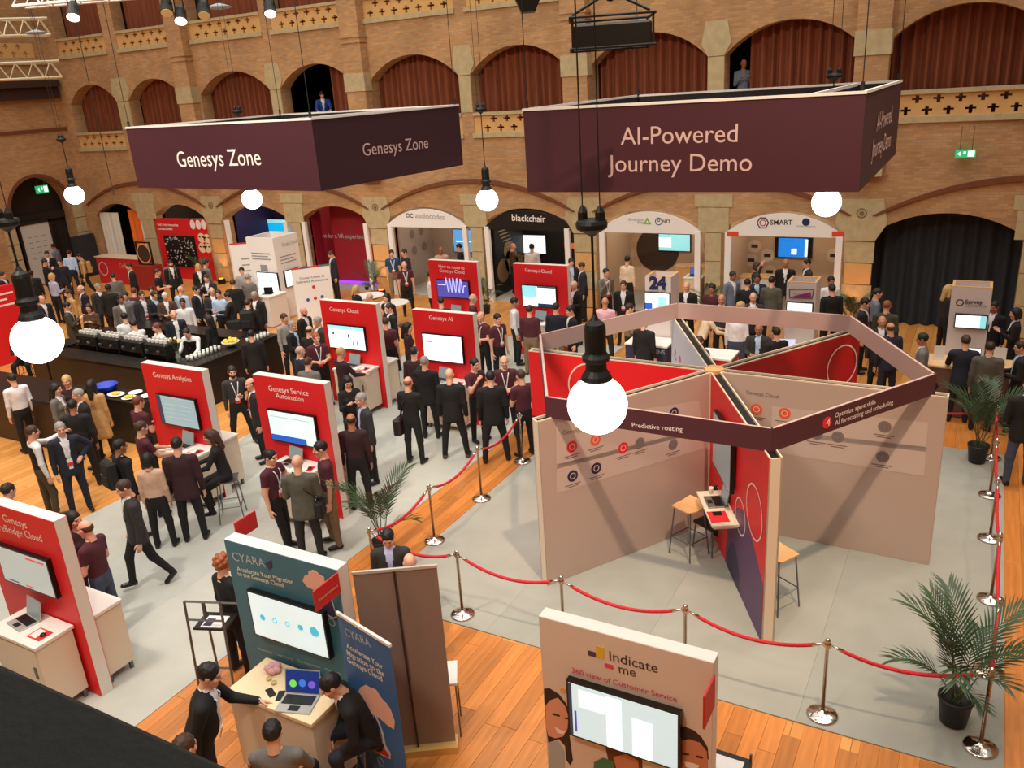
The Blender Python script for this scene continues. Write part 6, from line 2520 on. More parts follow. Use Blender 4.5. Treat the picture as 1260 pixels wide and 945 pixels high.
# round white tables by the arcade
for u, v, lab in ((455, 363, 'round white table beside the standing polo-shirt man'), (484, 372, 'round white table behind the second-row booth')):
    q = at_z(u, v, .74)
    t = thing('round_table', lab, 'table', (q[0], q[1], -.01), 0, 'round white tables')
    mb = MB()
    mb.lathe([(.45, .72), (.46, .73), (.46, .745), (.45, .75)], 24)
    part('top', mb, WHITE, t)
    mb = MB()
    mb.lathe([(.25, 0), (.24, .02), (.035, .04), (.03, .72)], 14)
    part('pedestal', mb, CHROME, t)
mb = MB()
q = at_z(447, 356, .75)
t = thing('potted_orchid', 'small green plant on the round white table', 'plant', (q[0] + .15, q[1], .742))
mb.lathe([(.05, .0), (.07, .1), (.06, .1), (.0, .08)], 10)
part('pot', mb, POT, t)
for k in range(7):
    f = link('leaf', FRONDS[2], t)
    f.location = (0, 0, .08)
    f.scale = (.35, .35, .35)
    f.rotation_euler = (0, 0, k * .9)
# orange uplights glowing on the piers
for x, y, lab in ((-18.15, 22.75, 'orange floor uplight at the pier left of the first white stand'), (-26.0, 22.75, 'orange floor uplight at the pier by the red quiz stand'), (-2.75, 22.7, 'orange floor uplight at the pier left of the dark curtain')):
    t = thing('uplight', lab, 'lamp', (x, y, -.012), 0, 'orange uplights')
    mb = MB()
    mb.bevbox(-.13, .13, -.1, .1, 0, .2, .02)
    part('housing', mb, BLACK, t)
    mb = MB()
    mb.lathe([(.09, .2), (.09, .215), (.01, .22)], 14)
    part('lens', mb, mat('glow_orange', (255, 110, 30), .4, emit=5), t)
    lamp_light('uplight_glow', 'SPOT', (x, y, .23), (x, y + .18, 3), 55, (1, .3, .05), .06, 70, .7)

# ================================================================== coffee bar
BARF = mat('bar_brown', (58, 42, 28), .5, noise=.1, scale=3)
BART = mat('bar_black', (18, 17, 17), .3)
counter('long dark coffee bar front facing the red booths', -20.0, -15.6, 11.62, 12.2, 1.1, BART, BARF, False, 'coffee bar counters', False)
counter('black rear serving counter behind the waiters', -20.4, -16.15, 14.3, 14.9, 1.05, BART, BLACK, False, 'coffee bar counters', False)
counter('dark brown end of the coffee bar on the left', -20.7, -20.05, 11.62, 13.9, 1.12, BART, BARF, False, 'coffee bar counters', False)
counter('wide dark brown bar block nearest the left edge', -20.9, -16.4, 9.35, 10.35, 1.1, BART, BARF, False, 'coffee bar counters', False)
# inner work bench with espresso machines
counter('black serving end of the coffee bar beside the man in black', -16.1, -15.35, 12.22, 14.95, 1.05, BART, BLACK, False, 'coffee bar counters', False)
counter('black work bench inside the coffee bar', -19.9, -16.2, 12.4, 12.85, .95, BART, BLACK, False, 'coffee bar counters', False)
for k, u in enumerate((100, 137, 166, 208)):
    x = -19.45 + k * .86
    t = thing('espresso_machine', 'black espresso machine stacked with white cups, %s along the bar' % ORD[k].replace('leftmost', 'first'), 'coffee machine', (x, 12.6, .957), 0, 'espresso machines')
    mb = MB()
    mb.bevbox(-.38, .38, -.2, .2, .08, .45, .03)
    mb.box(-.34, .34, -.17, .17, 0, .08)
    part('casing', mb, BLACK, t)
    mb = MB()
    mb.box(-.36, .36, -.24, -.2, .12, .2)
    for q in (-.2, .2):
        mb.tube([(q, -.22, .3), (q, -.3, .3)], .03, 8)
    part('group_head', mb, CHROME, t)
    for q in range(5):
        for r in range(2):
            mb = MB()
            mb.lathe([(.035, .45), (.045, .46), (.05, .53), (.045, .53), (.03, .47)], 10, (-.28 + q * .14, -.08 + r * .15, 0))
            part('cup', mb, mat('cup_white', (232, 232, 226), .4), t)
for k in range(16):
    x, y = -15.95 + (k // 8) * .14, 12.55 + (k % 8) * .12
    mb = MB()
    mb.lathe([(.028, 0), (.035, .06), (.036, .11), (.033, .11), (.026, .02)], 10, (x, y, 1.058))
    single('glass', mb, mat('glass_pale', (206, 214, 206), .15, spec=.6), 'small clear glass in the rows beside the yellow fruit bowl', 'glass', 'glasses in front of the yellow fruit', True)
for k in range(12):
    x, y = -15.6 + (k // 6) * .12, 14.1 + (k % 6) * .12
    mb = MB()
    mb.lathe([(.028, 0), (.035, .06), (.036, .11), (.033, .11), (.026, .02)], 10, (x, y, 1.058))
    single('glass', mb, mat('glass_pale', (206, 214, 206), .15, spec=.6), 'small clear glass in the rows at the far end of the bar', 'glass', 'glasses by the bar end', True)
mb = MB()
mb.lathe([(.08, 0), (.2, .08), (.22, .12), (.2, .12), (.05, .03)], 18, (-15.8, 13.75, 1.058))
single('fruit_bowl', mb, mat('bowl_white', (224, 222, 214), .4), 'white bowl of yellow fruit on the serving counter', 'bowl', smooth=True)
for k in range(9):
    mb = MB()
    mb.ball((-15.8 + .13 * math.cos(k * 2.4) * (k > 0), 13.75 + .13 * math.sin(k * 2.4) * (k > 0), 1.19 + .02 * (k % 2)), .048, 10, sx=1.2)
    single('lemon', mb, mat('lemon_yellow', (240, 206, 60), .5), 'yellow fruit heaped in the white bowl on the counter', 'fruit', 'fruit in the bowl', True)
t = thing('flower_vase', 'vase of cream flowers on the bar bench', 'vase', (-16.36, 12.62, .957))
mb = MB()
mb.lathe([(.05, 0), (.07, .1), (.04, .22), (.05, .25)], 12)
part('vase', mb, mat('vase_glass', (120, 130, 120), .2), t)
for k in range(8):
    a = k * 2.4
    mb = MB()
    e = (.12 * math.cos(a), .12 * math.sin(a), .5 + .05 * (k % 3))
    mb.tube([(0, 0, .2), e], .005, 5)
    mb.ball(e, .035, 8, 1)
    part('flower', mb, [LEAF2, mat('petal_cream', (232, 216, 170), .7)], t)
# buffet with plates of yellow food by the near bar front
counter('black buffet table against the coffee bar front', -16.5, -14.75, 10.22, 10.82, .95, BART, BLACK, False, 'coffee bar counters', False)
for k, (u, v) in enumerate(((147, 489), (158, 492), (172, 488), (150, 484))):
    x, y = (-15.78, -15.3, -15.0, -15.45)[k], (10.45, 10.4, 10.62, 10.68)[k]
    t = thing('platter', ['white oval platter of yellow food nearest the bar', 'small white platter of yellow slices', 'white platter at the booth end of the buffet', 'white platter at the back of the buffet'][k], 'plate', (x, y, .957), .2 * k, 'buffet platters')
    mb = MB()
    prof = MB().lathe([(.1, .001), (.19, .02), (.2, .03), (.18, .03), (.02, .012)], 20)
    mb.add(np.array(prof.v) * ((1.1 if k == 0 else .75), .75, 1), prof.f)
    part('plate', mb, WHITE, t, smooth=True)
    if k < 2:
        for j in range(8):
            mb = MB()
            a = j * 2.4
            mb.ball((.07 * math.cos(a), .05 * math.sin(a), .045), .032, 8, sx=1.3, sz=.7)
            part('food_piece', mb, MATS['lemon_yellow'], t, smooth=True)
mb = MB()
mb.lathe([(.2, .0), (.26, .14), (.27, .15), (.25, .15), (.19, .02)], 20, (-16.24, 10.55, .957))
single('blue_tub', mb, mat('tub_blue', (30, 60, 190), .4), 'bright blue tub at the left end of the buffet', 'tub', smooth=True)

# ================================================================== things under the roof
def truss(label, p, q, w=.35, nseg=10, m=None):
    p, q = np.asarray(p, float), np.asarray(q, float)
    d = (q - p) / np.linalg.norm(q - p)
    sd = np.cross(d, (0, 0, 1.0))
    sd = sd / np.linalg.norm(sd) * w / 2
    up = np.array([0, 0, w / 2])
    t = thing('lighting_truss', label, 'truss', tuple((p + q) / 2 - up), 0, 'lighting trusses')
    cs = [sd + up, -sd + up, sd - up, -sd - up]
    for c in cs:
        mb = MB()
        mb.tube([p + c, q + c], .025, 6)
        part('chord', mb, m or RAIL, t, world=True)
    L = np.linalg.norm(q - p)
    for k in range(nseg):
        mb = MB()
        a, b = p + d * L * k / nseg, p + d * L * (k + 1) / nseg
        for c0, c1 in ((cs[0], cs[2]), (cs[1], cs[3]), (cs[0], cs[1]), (cs[2], cs[3])):
            mb.tube([a + c0, b + c1] if k % 2 else [a + c1, b + c0], .013, 4)
        part('brace', mb, m or RAIL, t, world=True)
    return t


pa, pb = at_dist(-60, 82, 27), at_dist(74, 85, 27)
truss('silver truss before the end wall, lower of two', (pa[0], pa[1], pb[2]), pb, .4, 12, mat('truss_silver', (206, 196, 170), .4, .4))
pa, pb = at_dist(-60, 33, 27), at_dist(60, 33, 27)
truss('silver truss before the end wall, upper of two', (pa[0], pa[1], pb[2]), pb, .4, 12, mat('truss_silver', (206, 196, 170), .4, .4))
pa, pb = at_dist(20, -4, 17), at_dist(345, -6, 15)
truss('white truss along the upper left picture edge', pa, (pb[0], pb[1], pa[2]), .3, 18)
for k, (u, v, lab) in enumerate(((90, 12, 'lit stage lamp with a pinkish beam at the upper left'), (205, 7, 'stage lamp left of the pair on the white truss'), (222, 17, 'lit stage lamp right of the pair on the white truss'), (251, 10, 'unlit stage lamp on the white truss'), (332, 8, 'stage lamp at the right end of the white truss'))):
    c = at_dist(u, v, 15.8)
    t = thing('stage_lamp', lab, 'lamp', tuple(c), 0, 'stage lamps')
    ax = np.array([.35, -.45, -.82])
    mb = MB()
    mb.tube([c - ax * .14, c - ax * .06, c + ax * .1, c + ax * .14], [.05, .09, .1, .11], 14)
    part('housing', mb, IRON, t, world=True)
    mb = MB()
    mb.tube([c + ax * .141, c + ax * .15], .095, 14)
    part('lens', mb, mat('lens_glow', (255, 226, 206), .3, emit=3.0 if k in (0, 2, 4) else 1.0) if k in (0, 2, 4) else mat('lens_amber', (190, 150, 90), .3, emit=.4), t, world=True)
    mb = MB()
    mb.tube([c + (.1, 0, 0), c + (.1, 0, .3), c + (-.1, 0, .3), c + (-.1, 0, 0)], .012, 5)
    mb.tube([c + (0, 0, .3), c + (0, 0, .5)], .015, 5)
    part('yoke', mb, IRON, t, world=True)
for k, (u, v, dd_, lab) in enumerate(((45, 43, 26, 'flat pendant lamp before the upper silver truss'), (270, 12, 20, 'flat pendant lamp under the white truss'))):
    c = at_dist(u, v, dd_)
    t = thing('pendant_disc', lab, 'lamp', tuple(c), 0, 'flat pendants')
    mb = MB(place(c))
    mb.lathe([(.05, 0), (.24, .03), (.25, .06), (.05, .12)], 16)
    part('shade', mb, mat('pendant_grey', (150, 160, 168), .4), t, world=True)
    mb = MB(place(c))
    mb.tube([(0, 0, .1), (0, 0, 13.4 - c[2])], .008, 5)
    part('cable', mb, CABLE, t, world=True)
# projector in its hanging cage
c = at_dist(752, 39, 9.0)
t = thing('projector', 'black projector hanging in a metal cage above the square banner', 'projector', tuple(c - np.array([0, 0, .15])), math.radians(25))
tf = place(c, math.radians(25))
mb = MB(tf)
mb.bevbox(-.37, .37, -.32, .32, -.135, .07, .02)
part('casing', mb, BEZEL, t, world=True)
mb = MB(tf)
mb.tube([(.2, .32, -.02), (.2, .4, -.02)], [.07, .06], 14)
part('lens', mb, IRON, t, world=True)
for z in (-.15, .13):
    mb = MB(tf)
    P = [(-.4, -.35, z), (.4, -.35, z), (.4, .35, z), (-.4, .35, z), (-.4, -.35, z)]
    for a, b in zip(P[:-1], P[1:]):
        mb.tube([a, b], .014, 5)
    part('cage_ring', mb, IRON, t, world=True)
for sx in (-1, 1):
    for sy in (-1, 1):
        mb = MB(tf)
        mb.tube([(sx * .38, sy * .33, -.15), (sx * .38, sy * .33, .13)], .012, 5)
        part('cage_post', mb, IRON, t, world=True)
mb = MB(tf)
for sx in (-1, 1):
    mb.tube([(sx * .38, 0, .17), (sx * .12, 0, .3), (0, 0, .36)], .014, 5)
mb.tube([(0, 0, .34), (0, 0, 6)], .02, 6)
mb.ball((0, 0, .33), .06, 10)
part('hanger', mb, IRON, t, world=True)
c = at_dist(650, 1, 12)
t = thing('loudspeaker', 'black hanging loudspeaker cut by the top picture edge', 'speaker', tuple(c), 0)
mb = MB(place(c, .5))
mb.prism([(-.1, -.14), (.08, -.14), (.2, .1), (.2, .5), (-.2, .5), (-.2, .1)], -.15, .15)
part('cabinet', mb, BEZEL, t, world=True)
mb = MB(place(c, .5))
mb.box(-.17, .17, -.16, -.15, .12, .46)
part('grille', mb, IRON, t, world=True)
mb = MB(place(c, .5))
mb.tube([(0, 0, .5), (0, 0, 6)], .02, 6)
part('hanger', mb, IRON, t, world=True)
# exit signs


def exit_sign(label, o, xd, n, w, h, ztop):
    o, xd, n = (np.asarray(z, float) for z in (o, xd, n))
    t = thing('exit_sign', label, 'sign', tuple(o), 0, 'exit signs')
    tf = frame(o, xd, -n, (0, 0, 1))
    mb = MB(tf)
    mb.box(-w / 2, w / 2, -.04, .04, -h / 2, h / 2)
    b = part('sign_box', mb, mat('exit_green', (40, 170, 110), .4, emit=.8), t, world=True)
    mb = MB(tf)
    mb.box(w * .12, w * .45, -.045, -.041, -h * .38, h * .38)
    mb.box(-w * .1, w * .02, -.045, -.041, -h * .05, h * .3)
    mb.prism([(-w * .4, 0), (-w * .25, -h * .3), (-w * .25, h * .3)], -.045, -.041)
    part('pictogram', mb, mat('exit_white', (225, 245, 235), .4, emit=1.0), b, world=True)
    for sx in (-1, 1):
        mb = MB(tf)
        mb.tube([(sx * w * .3, 0, h / 2), (sx * w * .3, 0, ztop)], .008, 5)
        part('hanger', mb, STEEL, t, world=True)
    return t


c = at_y(1188, 189, YW - .2)
exit_sign('green exit sign under the balustrade at the right', c, (1, 0, 0), (0, -1, 0), .42, .17, .62)
c = at_plane(51.5, 233, (XL + .3, 0, 0), (1, 0, 0))
exit_sign('green exit sign in the end-wall doorway arch', c, (0, 1, 0), (1, 0, 0), .5, .3, .35)
# thin wires hanging in the hall
for u0, v0, u1, v1, d_, lab in ((90, 40, 140, 240, 20, 'long thin black cable left of the wide banner'), (703, 0, 716, 240, 8.2, 'thin black cable left of the projector')):
    a = at_dist(u1, v1, d_)
    mb = MB()
    mb.tube([a, (a[0], a[1], 13)], .008, 5)
    single('hanging_cable', mb, CABLE, lab, 'cable', 'hanging cables')
# ================================================================== everyone in the hall
G1, G2, G3, G4, G5, G6, G7 = 'people near the end doorway', 'people around the coffee bar', 'people by the cloud tower', 'people at the red booths', 'people at the arcade stands', 'people at the right islands', 'people at the front booths'
POLO = dict(top='maroon', sleeve='short', pants='black', jacket='no')
WS = dict(top='white', jacket='no', pants='black')
R_, L_, F_, A_ = 90, 270, 180, 0        # facing right, left, the viewer, away
# --- near the end doorway
person((64.8, 300), 'person in a blue-grey top beside the white door', G1, top='steel', jacket='no', pants='dark', face=300, hairc='black', skin='tan')
person((56.5, 309), 'person in a black jacket before the white door', G1, face=200)
person((54.6, 319), 'tall man in a black suit facing right near the doorway', G1, face=100, arms=('chin', 'crossed'), shirt='grey')
person((72.4, 318.6), 'man in a navy track jacket with a pale sleeve stripe', G1, top='navy', shirt='white', jacket='no', pants='navy', face=200, hairc='brown')
person((84, 308), 'man bending in a light blue shirt by the doorway', G1, top='sky', jacket='no', pants='navy', face=20, lean=.25)
person((97, 312), 'walking person in a tan jacket with dark trousers', G1, top='tan', jacket='no', pants='black', face=270, legs='walk', hairc='black')
person((36.8, 332.5), 'man in a black jacket with his back to the viewer, left of the doorway', G1, face=10, hairc='black', skin='deep')
person((21, 339.5), 'dark-dressed person half hidden at the left edge crowd', G1, face=330)
person((2, 335), 'man in a black suit and white shirt cut by the left edge', G1, face=120)
person((4, 361), 'man in a black suit before the red panel at the left edge', G1, face=110, arms='front', legs='ease')
person((50, 363.6), 'grey-haired man in a navy suit behind the big left globe lamp', G1, top='navy', face=150, hair='fringe', hairc='grey')
person((63, 336), 'fair-haired woman in a light blue shirt', G1, top='lilac', jacket='no', pants='black', female=1, hair='bob', hairc='blond', face=60, arms=('front', 'down'))
person((82.5, 356.6), 'brown-haired man in a beige coat left of the bar', G1, top='tan', jacket='no', face=250, hairc='brown')
person((98, 351), 'bald man in a navy jacket left of the bar', G1, top='navy', face=250, hair='fringe', hairc='white')
person((82, 372), 'man in a dark green jacket holding a phone at the bar end', G1, top='olive', jacket='v', face=100, arms='phone', hairc='black')
person((119.4, 349), 'grey-haired man with white collar beside a black-suited back', G1, top='charcoal', face=150, hairc='grey')
person((132, 350), 'broad man in a black suit with his back to the viewer at the bar', G2, face=20, fat=1.1, hairc='black', skin='deep')
person((138, 336), 'man in a grey jacket seen from behind by the red desk', G1, top='grey', face=350, hairc='dbrown')
person((108, 374), 'woman in a patterned brown top at the left end of the bar', G2, top='brown', jacket='no', female=1, hair='bob', hairc='brown', face=200, arms='phone')
person((20, 405), 'man in a navy jacket seated behind the big left globe', G2, top='navy', face=200, seat=.62, legs='sit', arms='front', hairc='dbrown')
# --- coffee bar
person((158, 324), 'man in a black suit and white shirt before the red desk', G2, face=260, hairc='dbrown')
person((147.3, 363.8), 'man in a grey cardigan over a white shirt facing the viewer', G2, top='grey', jacket='open', face=170, skin='tan', hairc='black')
person((153.6, 359.4), 'man in a blue-grey shirt right of the grey cardigan', G2, top='steel', jacket='no', face=200)
person((163.8, 354), 'person in a maroon hooded top among the bar queue', G2, top='maroon', jacket='no', face=20, hairc='red')
person((172.7, 356), 'man in a dark suit and white shirt with a badge at the bar', G2, top='charcoal', jacket='open', face=165, lanyard='white', hairc='brown')
person((180, 353.6), 'man in black behind the white-shirted badge wearer', G2, face=190)
person((188.6, 358), 'man in a navy jacket and light blue shirt at the bar queue', G2, top='navy', jacket='open', shirt='sky', face=150, arms='front')
person((193, 331), 'man in a black T-shirt by the red quiz stand', G2, top='black', sleeve='short', jacket='no', face=110, arms='front', hairc='brown')
person((209, 320), 'bearded man in a black suit by the red quiz stand', G2, face=170, beard=True, hairc='black')
person((202, 360), 'grey-haired man in a brown jacket at the bar queue', G2, top='brown', jacket='v', face=180, hairc='white', arms='front')
person((221.6, 352), 'bald man in a light blue shirt seen from behind', G2, top='sky', jacket='no', face=40, hair='bald')
person((243, 324.5), 'blond woman in black near the quiz stand palm', G2, female=1, hair='long', hairc='blond', face=180)
person((252.7, 322.5), 'man in a grey top beside the blond woman in black', G2, top='grey', jacket='no', face=60)
person((253, 338), 'man in a navy blazer with his hand at his chin', G2, top='navy', face=200, arms=('chin', 'crossed'), hairc='brown')
person((259.7, 353.6), 'old bald man in a dark jacket with a red lanyard', G2, top='charcoal', face=175, hair='fringe', hairc='white', arms='front', lanyard='red')
person((240.6, 352), 'dark-haired man in navy beside the old man with the red lanyard', G2, top='navy', face=120, hairc='black')
person((268, 357), 'man in a light blue shirt right of the old bald man', G2, top='sky', jacket='no', face=200)
person((211.4, 376), 'bald man in a navy blazer and white shirt at the serving counter', G2, top='navy', jacket='open', face=175, hair='bald', hairc='grey')
person((224.8, 373), 'dark-haired man in a white shirt with a badge at the serving counter', G2, **WS, face=185, hairc='black', skin='tan', lanyard='white')
person((151.7, 385), 'dark-haired waiter in a white shirt behind the coffee machines', G2, **WS, face=350, hairc='black')
person((163, 397), 'waiter in a white shirt leaning over the second coffee machine', G2, **WS, face=330, lean=.2, arms='desk')
person((194, 409), 'waiter in a white shirt and black bow tie at the bench', G2, **WS, face=250, arms='desk', hairc='red')
person((231, 420), 'waiter in a white shirt and black waistcoat bending down', G2, top='white', vest='black', jacket='no', face=210, lean=.6, arms='desk', pos=(-16.75, 13.55))
person((279, 360), 'man in a black suit shaking hands right of the old bald man', G2, face=280, arms='shake', hairc='black')
person((254.6, 388), 'dark-haired woman in black at the serving counter', G2, female=1, hair='long', hairc='black', face=300)
person((308, 406), 'man in a black suit seen from behind at the right end of the bar', G2, face=5, hairc='black')
# --- cloud tower
person((297, 331), 'person with glasses in front of the left white panel', G3, top='lgrey', jacket='no', face=190, hairc='black')
person((304, 334), 'grey-jacketed man facing the tall white tower', G3, top='grey', jacket='no', face=30, hairc='grey')
person((286, 344), 'person in black with brown hair behind the handshake', G3, face=20, hairc='brown')
person((312, 359), 'man in a black suit and white collar left of the white counter', G3, face=215, hairc='grey', skin='tan')
person((304, 368), 'person with a black backpack and tan trousers', G3, pants='tan', jacket='v', face=20, hairc='brown')
person((349, 386), 'smiling man in a pale grey shirt near the second-row booth', G3, top='lgrey', jacket='no', face=140, hairc='brown')
person((359, 395), 'grey-haired man in a black suit and pale blue shirt', G3, jacket='open', shirt='sky', face=120, hair='short', hairc='grey', arms='front')
person((373, 378), 'bald bearded man in black beside the information panel', G3, face=130, hair='bald', beard=True, hairc='black')
person((380, 401), 'man in black with thinning hair left of the second-row booth', G3, face=40, hair='fringe', hairc='dbrown')
person((389.5, 390), 'grey-haired man half hidden by the second-row booth', G3, top='charcoal', face=250, hairc='grey')
person((388, 410), 'ginger man in a maroon polo with a white lanyard', G4, **POLO, face=170, hairc='ginger', lanyard='white', arms='front')
person((368.6, 426.5), 'bald grey man in a navy suit left of the second-row booth', G4, top='navy', face=70, hair='fringe', hairc='grey')
person((378, 440), 'man in a grey shirt with backpack straps', G4, top='grey', jacket='no', face=30, hairc='brown')
# --- arcade stands
person((406.5, 309), 'man in a navy suit standing before the dark red stand', G5, top='navy', face=250, hairc='brown', arms=('front', 'down'), hp=.4)
person((481.4, 307.6), 'man in a blue polo and brown trousers with a lanyard', G5, top='teal', sleeve='short', jacket='no', pants='khaki', face=180, lanyard='white')
person((496.7, 306), 'man in a navy track jacket by the white arched stand', G5, top='navy', jacket='no', shirt='white', face=240, hairc='dbrown')
person((497, 321.6), 'man in a maroon polo with dark jeans and white lanyard', G5, **POLO, face=175, lanyard='white', hair='fringe', hairc='grey')
person((542, 304), 'bald man in a beige jacket behind the stand counter', G5, top='beige', jacket='no', face=180, hair='bald', skin='tan', seat=.6, legs='sit')
person((564, 300), 'man in a navy striped jacket inside the white arched stand', G5, top='navy', jacket='no', face=270, hairc='black')
person((438, 351), 'fair-haired woman in black at the round white table', G5, female=1, hair='tail', hairc='blond', face=60, seat=.46, legs='sit')
person((454, 361), 'bald man at the round white table', G5, top='grey', jacket='no', face=280, hair='fringe', hairc='grey', seat=.46, legs='sit')
person((475, 361), 'dark-haired woman sitting behind the second-row booth', G5, female=1, hair='bob', hairc='black', face=220)
person((478, 374), 'person in black talking behind the white-shirted bald man', G5, face=250, hairc='dbrown')
person((467, 376.5), 'bald man in a white shirt between the second-row booths', G4, **WS, face=30, hair='bald')
person((474, 391), 'brown-haired man in maroon with a hand on his hip', G4, **POLO, face=15, arms=('down', 'hip'), hairc='brown')
person((501.6, 397), 'woman with long black hair left of the crowd booth', G4, top='dmaroon', jacket='no', female=1, hair='long', hairc='black', face=100)
person((582, 362), 'grey-haired man in a maroon polo behind the crowd booth', G4, **POLO, face=90, hair='fringe', hairc='white')
person((542, 366), 'dark head of a person behind the crowd booth', G4, top='maroon', jacket='no', face=0, hairc='dbrown')
person((530, 334), 'person in white partly behind the purple-screen booth', G5, **WS, face=90, hairc='dbrown', arms=('front', 'down'))
person((591, 384), 'bald man in a maroon polo pointing at the crowd booth', G4, **POLO, face=230, hair='fringe', hairc='brown', lanyard='white', arms=('front', 'front'))
person((612, 386.5), 'dark-haired man in a maroon polo with a badge', G4, **POLO, face=140, hairc='black', lanyard='white')
person((633, 366.5), 'man in a white shirt and black trousers walking right', G4, **WS, face=90, hairc='black', legs='ease', skin='mid')
person((651.4, 376), 'broad man in maroon seen from behind at the back-row booth', G4, top='maroon', jacket='no', pants='khaki', face=20, fat=1.1)
person((684, 373), 'man in a navy jacket seen from behind at the back-row booth', G4, top='navy', pants='khaki', face=20)
person((631, 299), 'bald man in dark brown inside the black stand', G5, top='brown', jacket='no', face=80, hair='fringe', hairc='blond', arms=('point', 'down'))
person((654, 300), 'man in a white shirt facing the bright screen', G5, **WS, face=0, hairc='black')
person((702.5, 318), 'man in a navy blazer and pale blue shirt by the black stand', G5, top='navy', jacket='open', shirt='sky', face=170)
person((715, 323), 'man in navy facing left beside the lamp rod', G5, top='navy', face=260, hairc='brown')
person((706, 346), 'bald man in a black suit right of the back-row booth', G4, face=230, hair='bald', arms='front')
person((701, 374), 'dark-haired man in a black suit behind the fascia ring', G4, face=250, hairc='black')
person((745.7, 330.5), 'man in a grey shirt drinking from a cup', G5, top='grey', jacket='no', face=150, arms=('chin', 'down'), lanyard='white')
person((772, 315), 'woman in a beige jacket inside the green triangle stand', G5, top='cream', jacket='no', female=1, hair='short', hairc='black', face=20)
person((767, 345.7), 'man in black with a white lanyard by the numeral tower', G5, face=190, lanyard='white', hairc='brown')
person((744.4, 366), 'bald man in a pink shirt seen from behind', G6, top='pink', jacket='no', pants='dark', face=10, hair='bald', skin='mid')
person((775, 376), 'man in a khaki jacket behind the fascia ring', G6, top='khaki', jacket='no', face=80, hairc='dbrown', arms='front')
person((793, 380), 'man in black with his back turned by the navy counter', G6, face=30, hairc='black')
person((845, 347), 'bald man in a black suit right of the numeral tower', G6, face=200, hair='fringe', hairc='grey')
person((876.5, 349.5), 'man in maroon by the right arcade palm', G6, **POLO, face=200, hairc='black', skin='tan')
person((888, 362), 'bald red-faced man behind the fascia ring', G6, top='charcoal', face=190, hair='bald', skin='mid')
person((902, 334), 'man in a grey suit before the hexagon logo stand', G5, top='steel', jacket='v', face=140, hairc='dbrown', skin='tan')
person((920, 343), 'dark-haired man with his back turned before the hexagon stand', G5, face=10, hairc='black')
person((932, 322), 'woman raising her hand in the hexagon logo stand', G5, top='dark', jacket='no', female=1, hair='bob', hairc='brown', face=110, arms=('raise_', 'down'))
person((931.4, 337), 'man in a pale blue shirt and dark jacket in the island crowd', G6, top='navy', jacket='open', shirt='sky', face=170, skin='tan')
person((950, 340), 'man in a grey-green jacket seen from behind in the island crowd', G6, top='greygreen', jacket='v', face=10, hairc='black')
person((967, 319), 'bald man in a black jacket under the blue screen', G5, face=180, hair='bald', skin='tan')
person((993, 319), 'man in a grey suit looking left under the blue screen', G5, top='charcoal', face=250, hairc='black')
person((1023, 340), 'man in a white shirt right of the purple logo tower', G6, **WS, face=160, hairc='black', skin='tan')
person((1024, 350), 'man in a black suit seen from behind by the purple logo tower', G6, face=340, hairc='black')
person((927, 360), 'old man with folded hands near his face behind the ring', G6, top='charcoal', face=180, hair='fringe', hairc='grey', arms='chin')
person((912, 371), 'fair-haired person bending behind the ring', G6, top='grey', jacket='no', face=60, hairc='blond')
person((934, 398), 'smiling man in a dark grey suit with clasped hands', G6, top='charcoal', jacket='open', shirt='sky', face=190, arms='front', hair='bald', skin='tan')
person((955, 401), 'dark-haired man in black beside the smiling man', G6, face=330, hairc='black')
person((908, 375), 'broad man in a white shirt and grey trousers seen from behind', G6, top='white', jacket='no', pants='denim', face=10, fat=1.15)
person((876, 376), 'man in a pinkish white shirt leaning over the island', G6, top='cream', jacket='no', face=70, lean=.35, arms='desk')
person((861, 407), 'brown-haired person behind the small red counter', G6, top='brown', jacket='no', face=20, hairc='brown', height=1.6)
# --- right island
person((1080.6, 354.6), 'man in a blue-grey shirt left of the dark curtain', G6, top='steel', jacket='no', face=80, hairc='dbrown')
person((1065.5, 367), 'man in a dark suit right of the back corner of the ring', G6, top='dark', face=100, hairc='black')
person((1092, 370), 'red-haired man in a dark green jacket', G6, top='olive', jacket='v', face=10, hairc='ginger')
person((1086, 389), 'bald man facing the viewer behind the navy suit', G6, top='dark', face=170, hair='bald', skin='mid')
person((1096, 397), 'bald man in a navy suit seen from behind', G6, top='navy', pants='navy', face=330, hair='fringe', hairc='brown', skin='mid')
person((1136, 404.6), 'man in a grey suit facing left at the right island', G6, top='grey', face=270, arms=('front', 'down'), hairc='black', skin='tan')
person((1190, 407), 'man in a navy suit seen from behind at the right island', G6, top='navy', face=355, arms='desk', hairc='brown')
person((1219, 420.5), 'man in a grey-brown jacket seen from behind above the back palm', G6, top='greygreen', jacket='v', face=0, hairc='dbrown')
person((1224, 371), 'man in a black suit right of the hexagon logo tower', G6, face=200, hairc='black', skin='tan')
person((1250.5, 379), 'dark-haired woman in black at the right edge', G6, female=1, hair='bob', hairc='black', face=260, arms='phone')
person((1257, 420), 'man in a black jacket and pale blue shirt cut by the right edge', G6, jacket='open', shirt='sky', face=260, arms='front')
person((1169, 350), 'person with long fair hair behind the hexagon logo tower', G6, top='dark', jacket='no', female=1, hair='long', hairc='blond', face=60)
person((1250, 449), 'man in a black jacket and blue jeans beside the rope at the right edge', G6, pants='denim', jacket='v', face=340, arms='front', near=True, pos=(.93, 14.5), height=1.86)
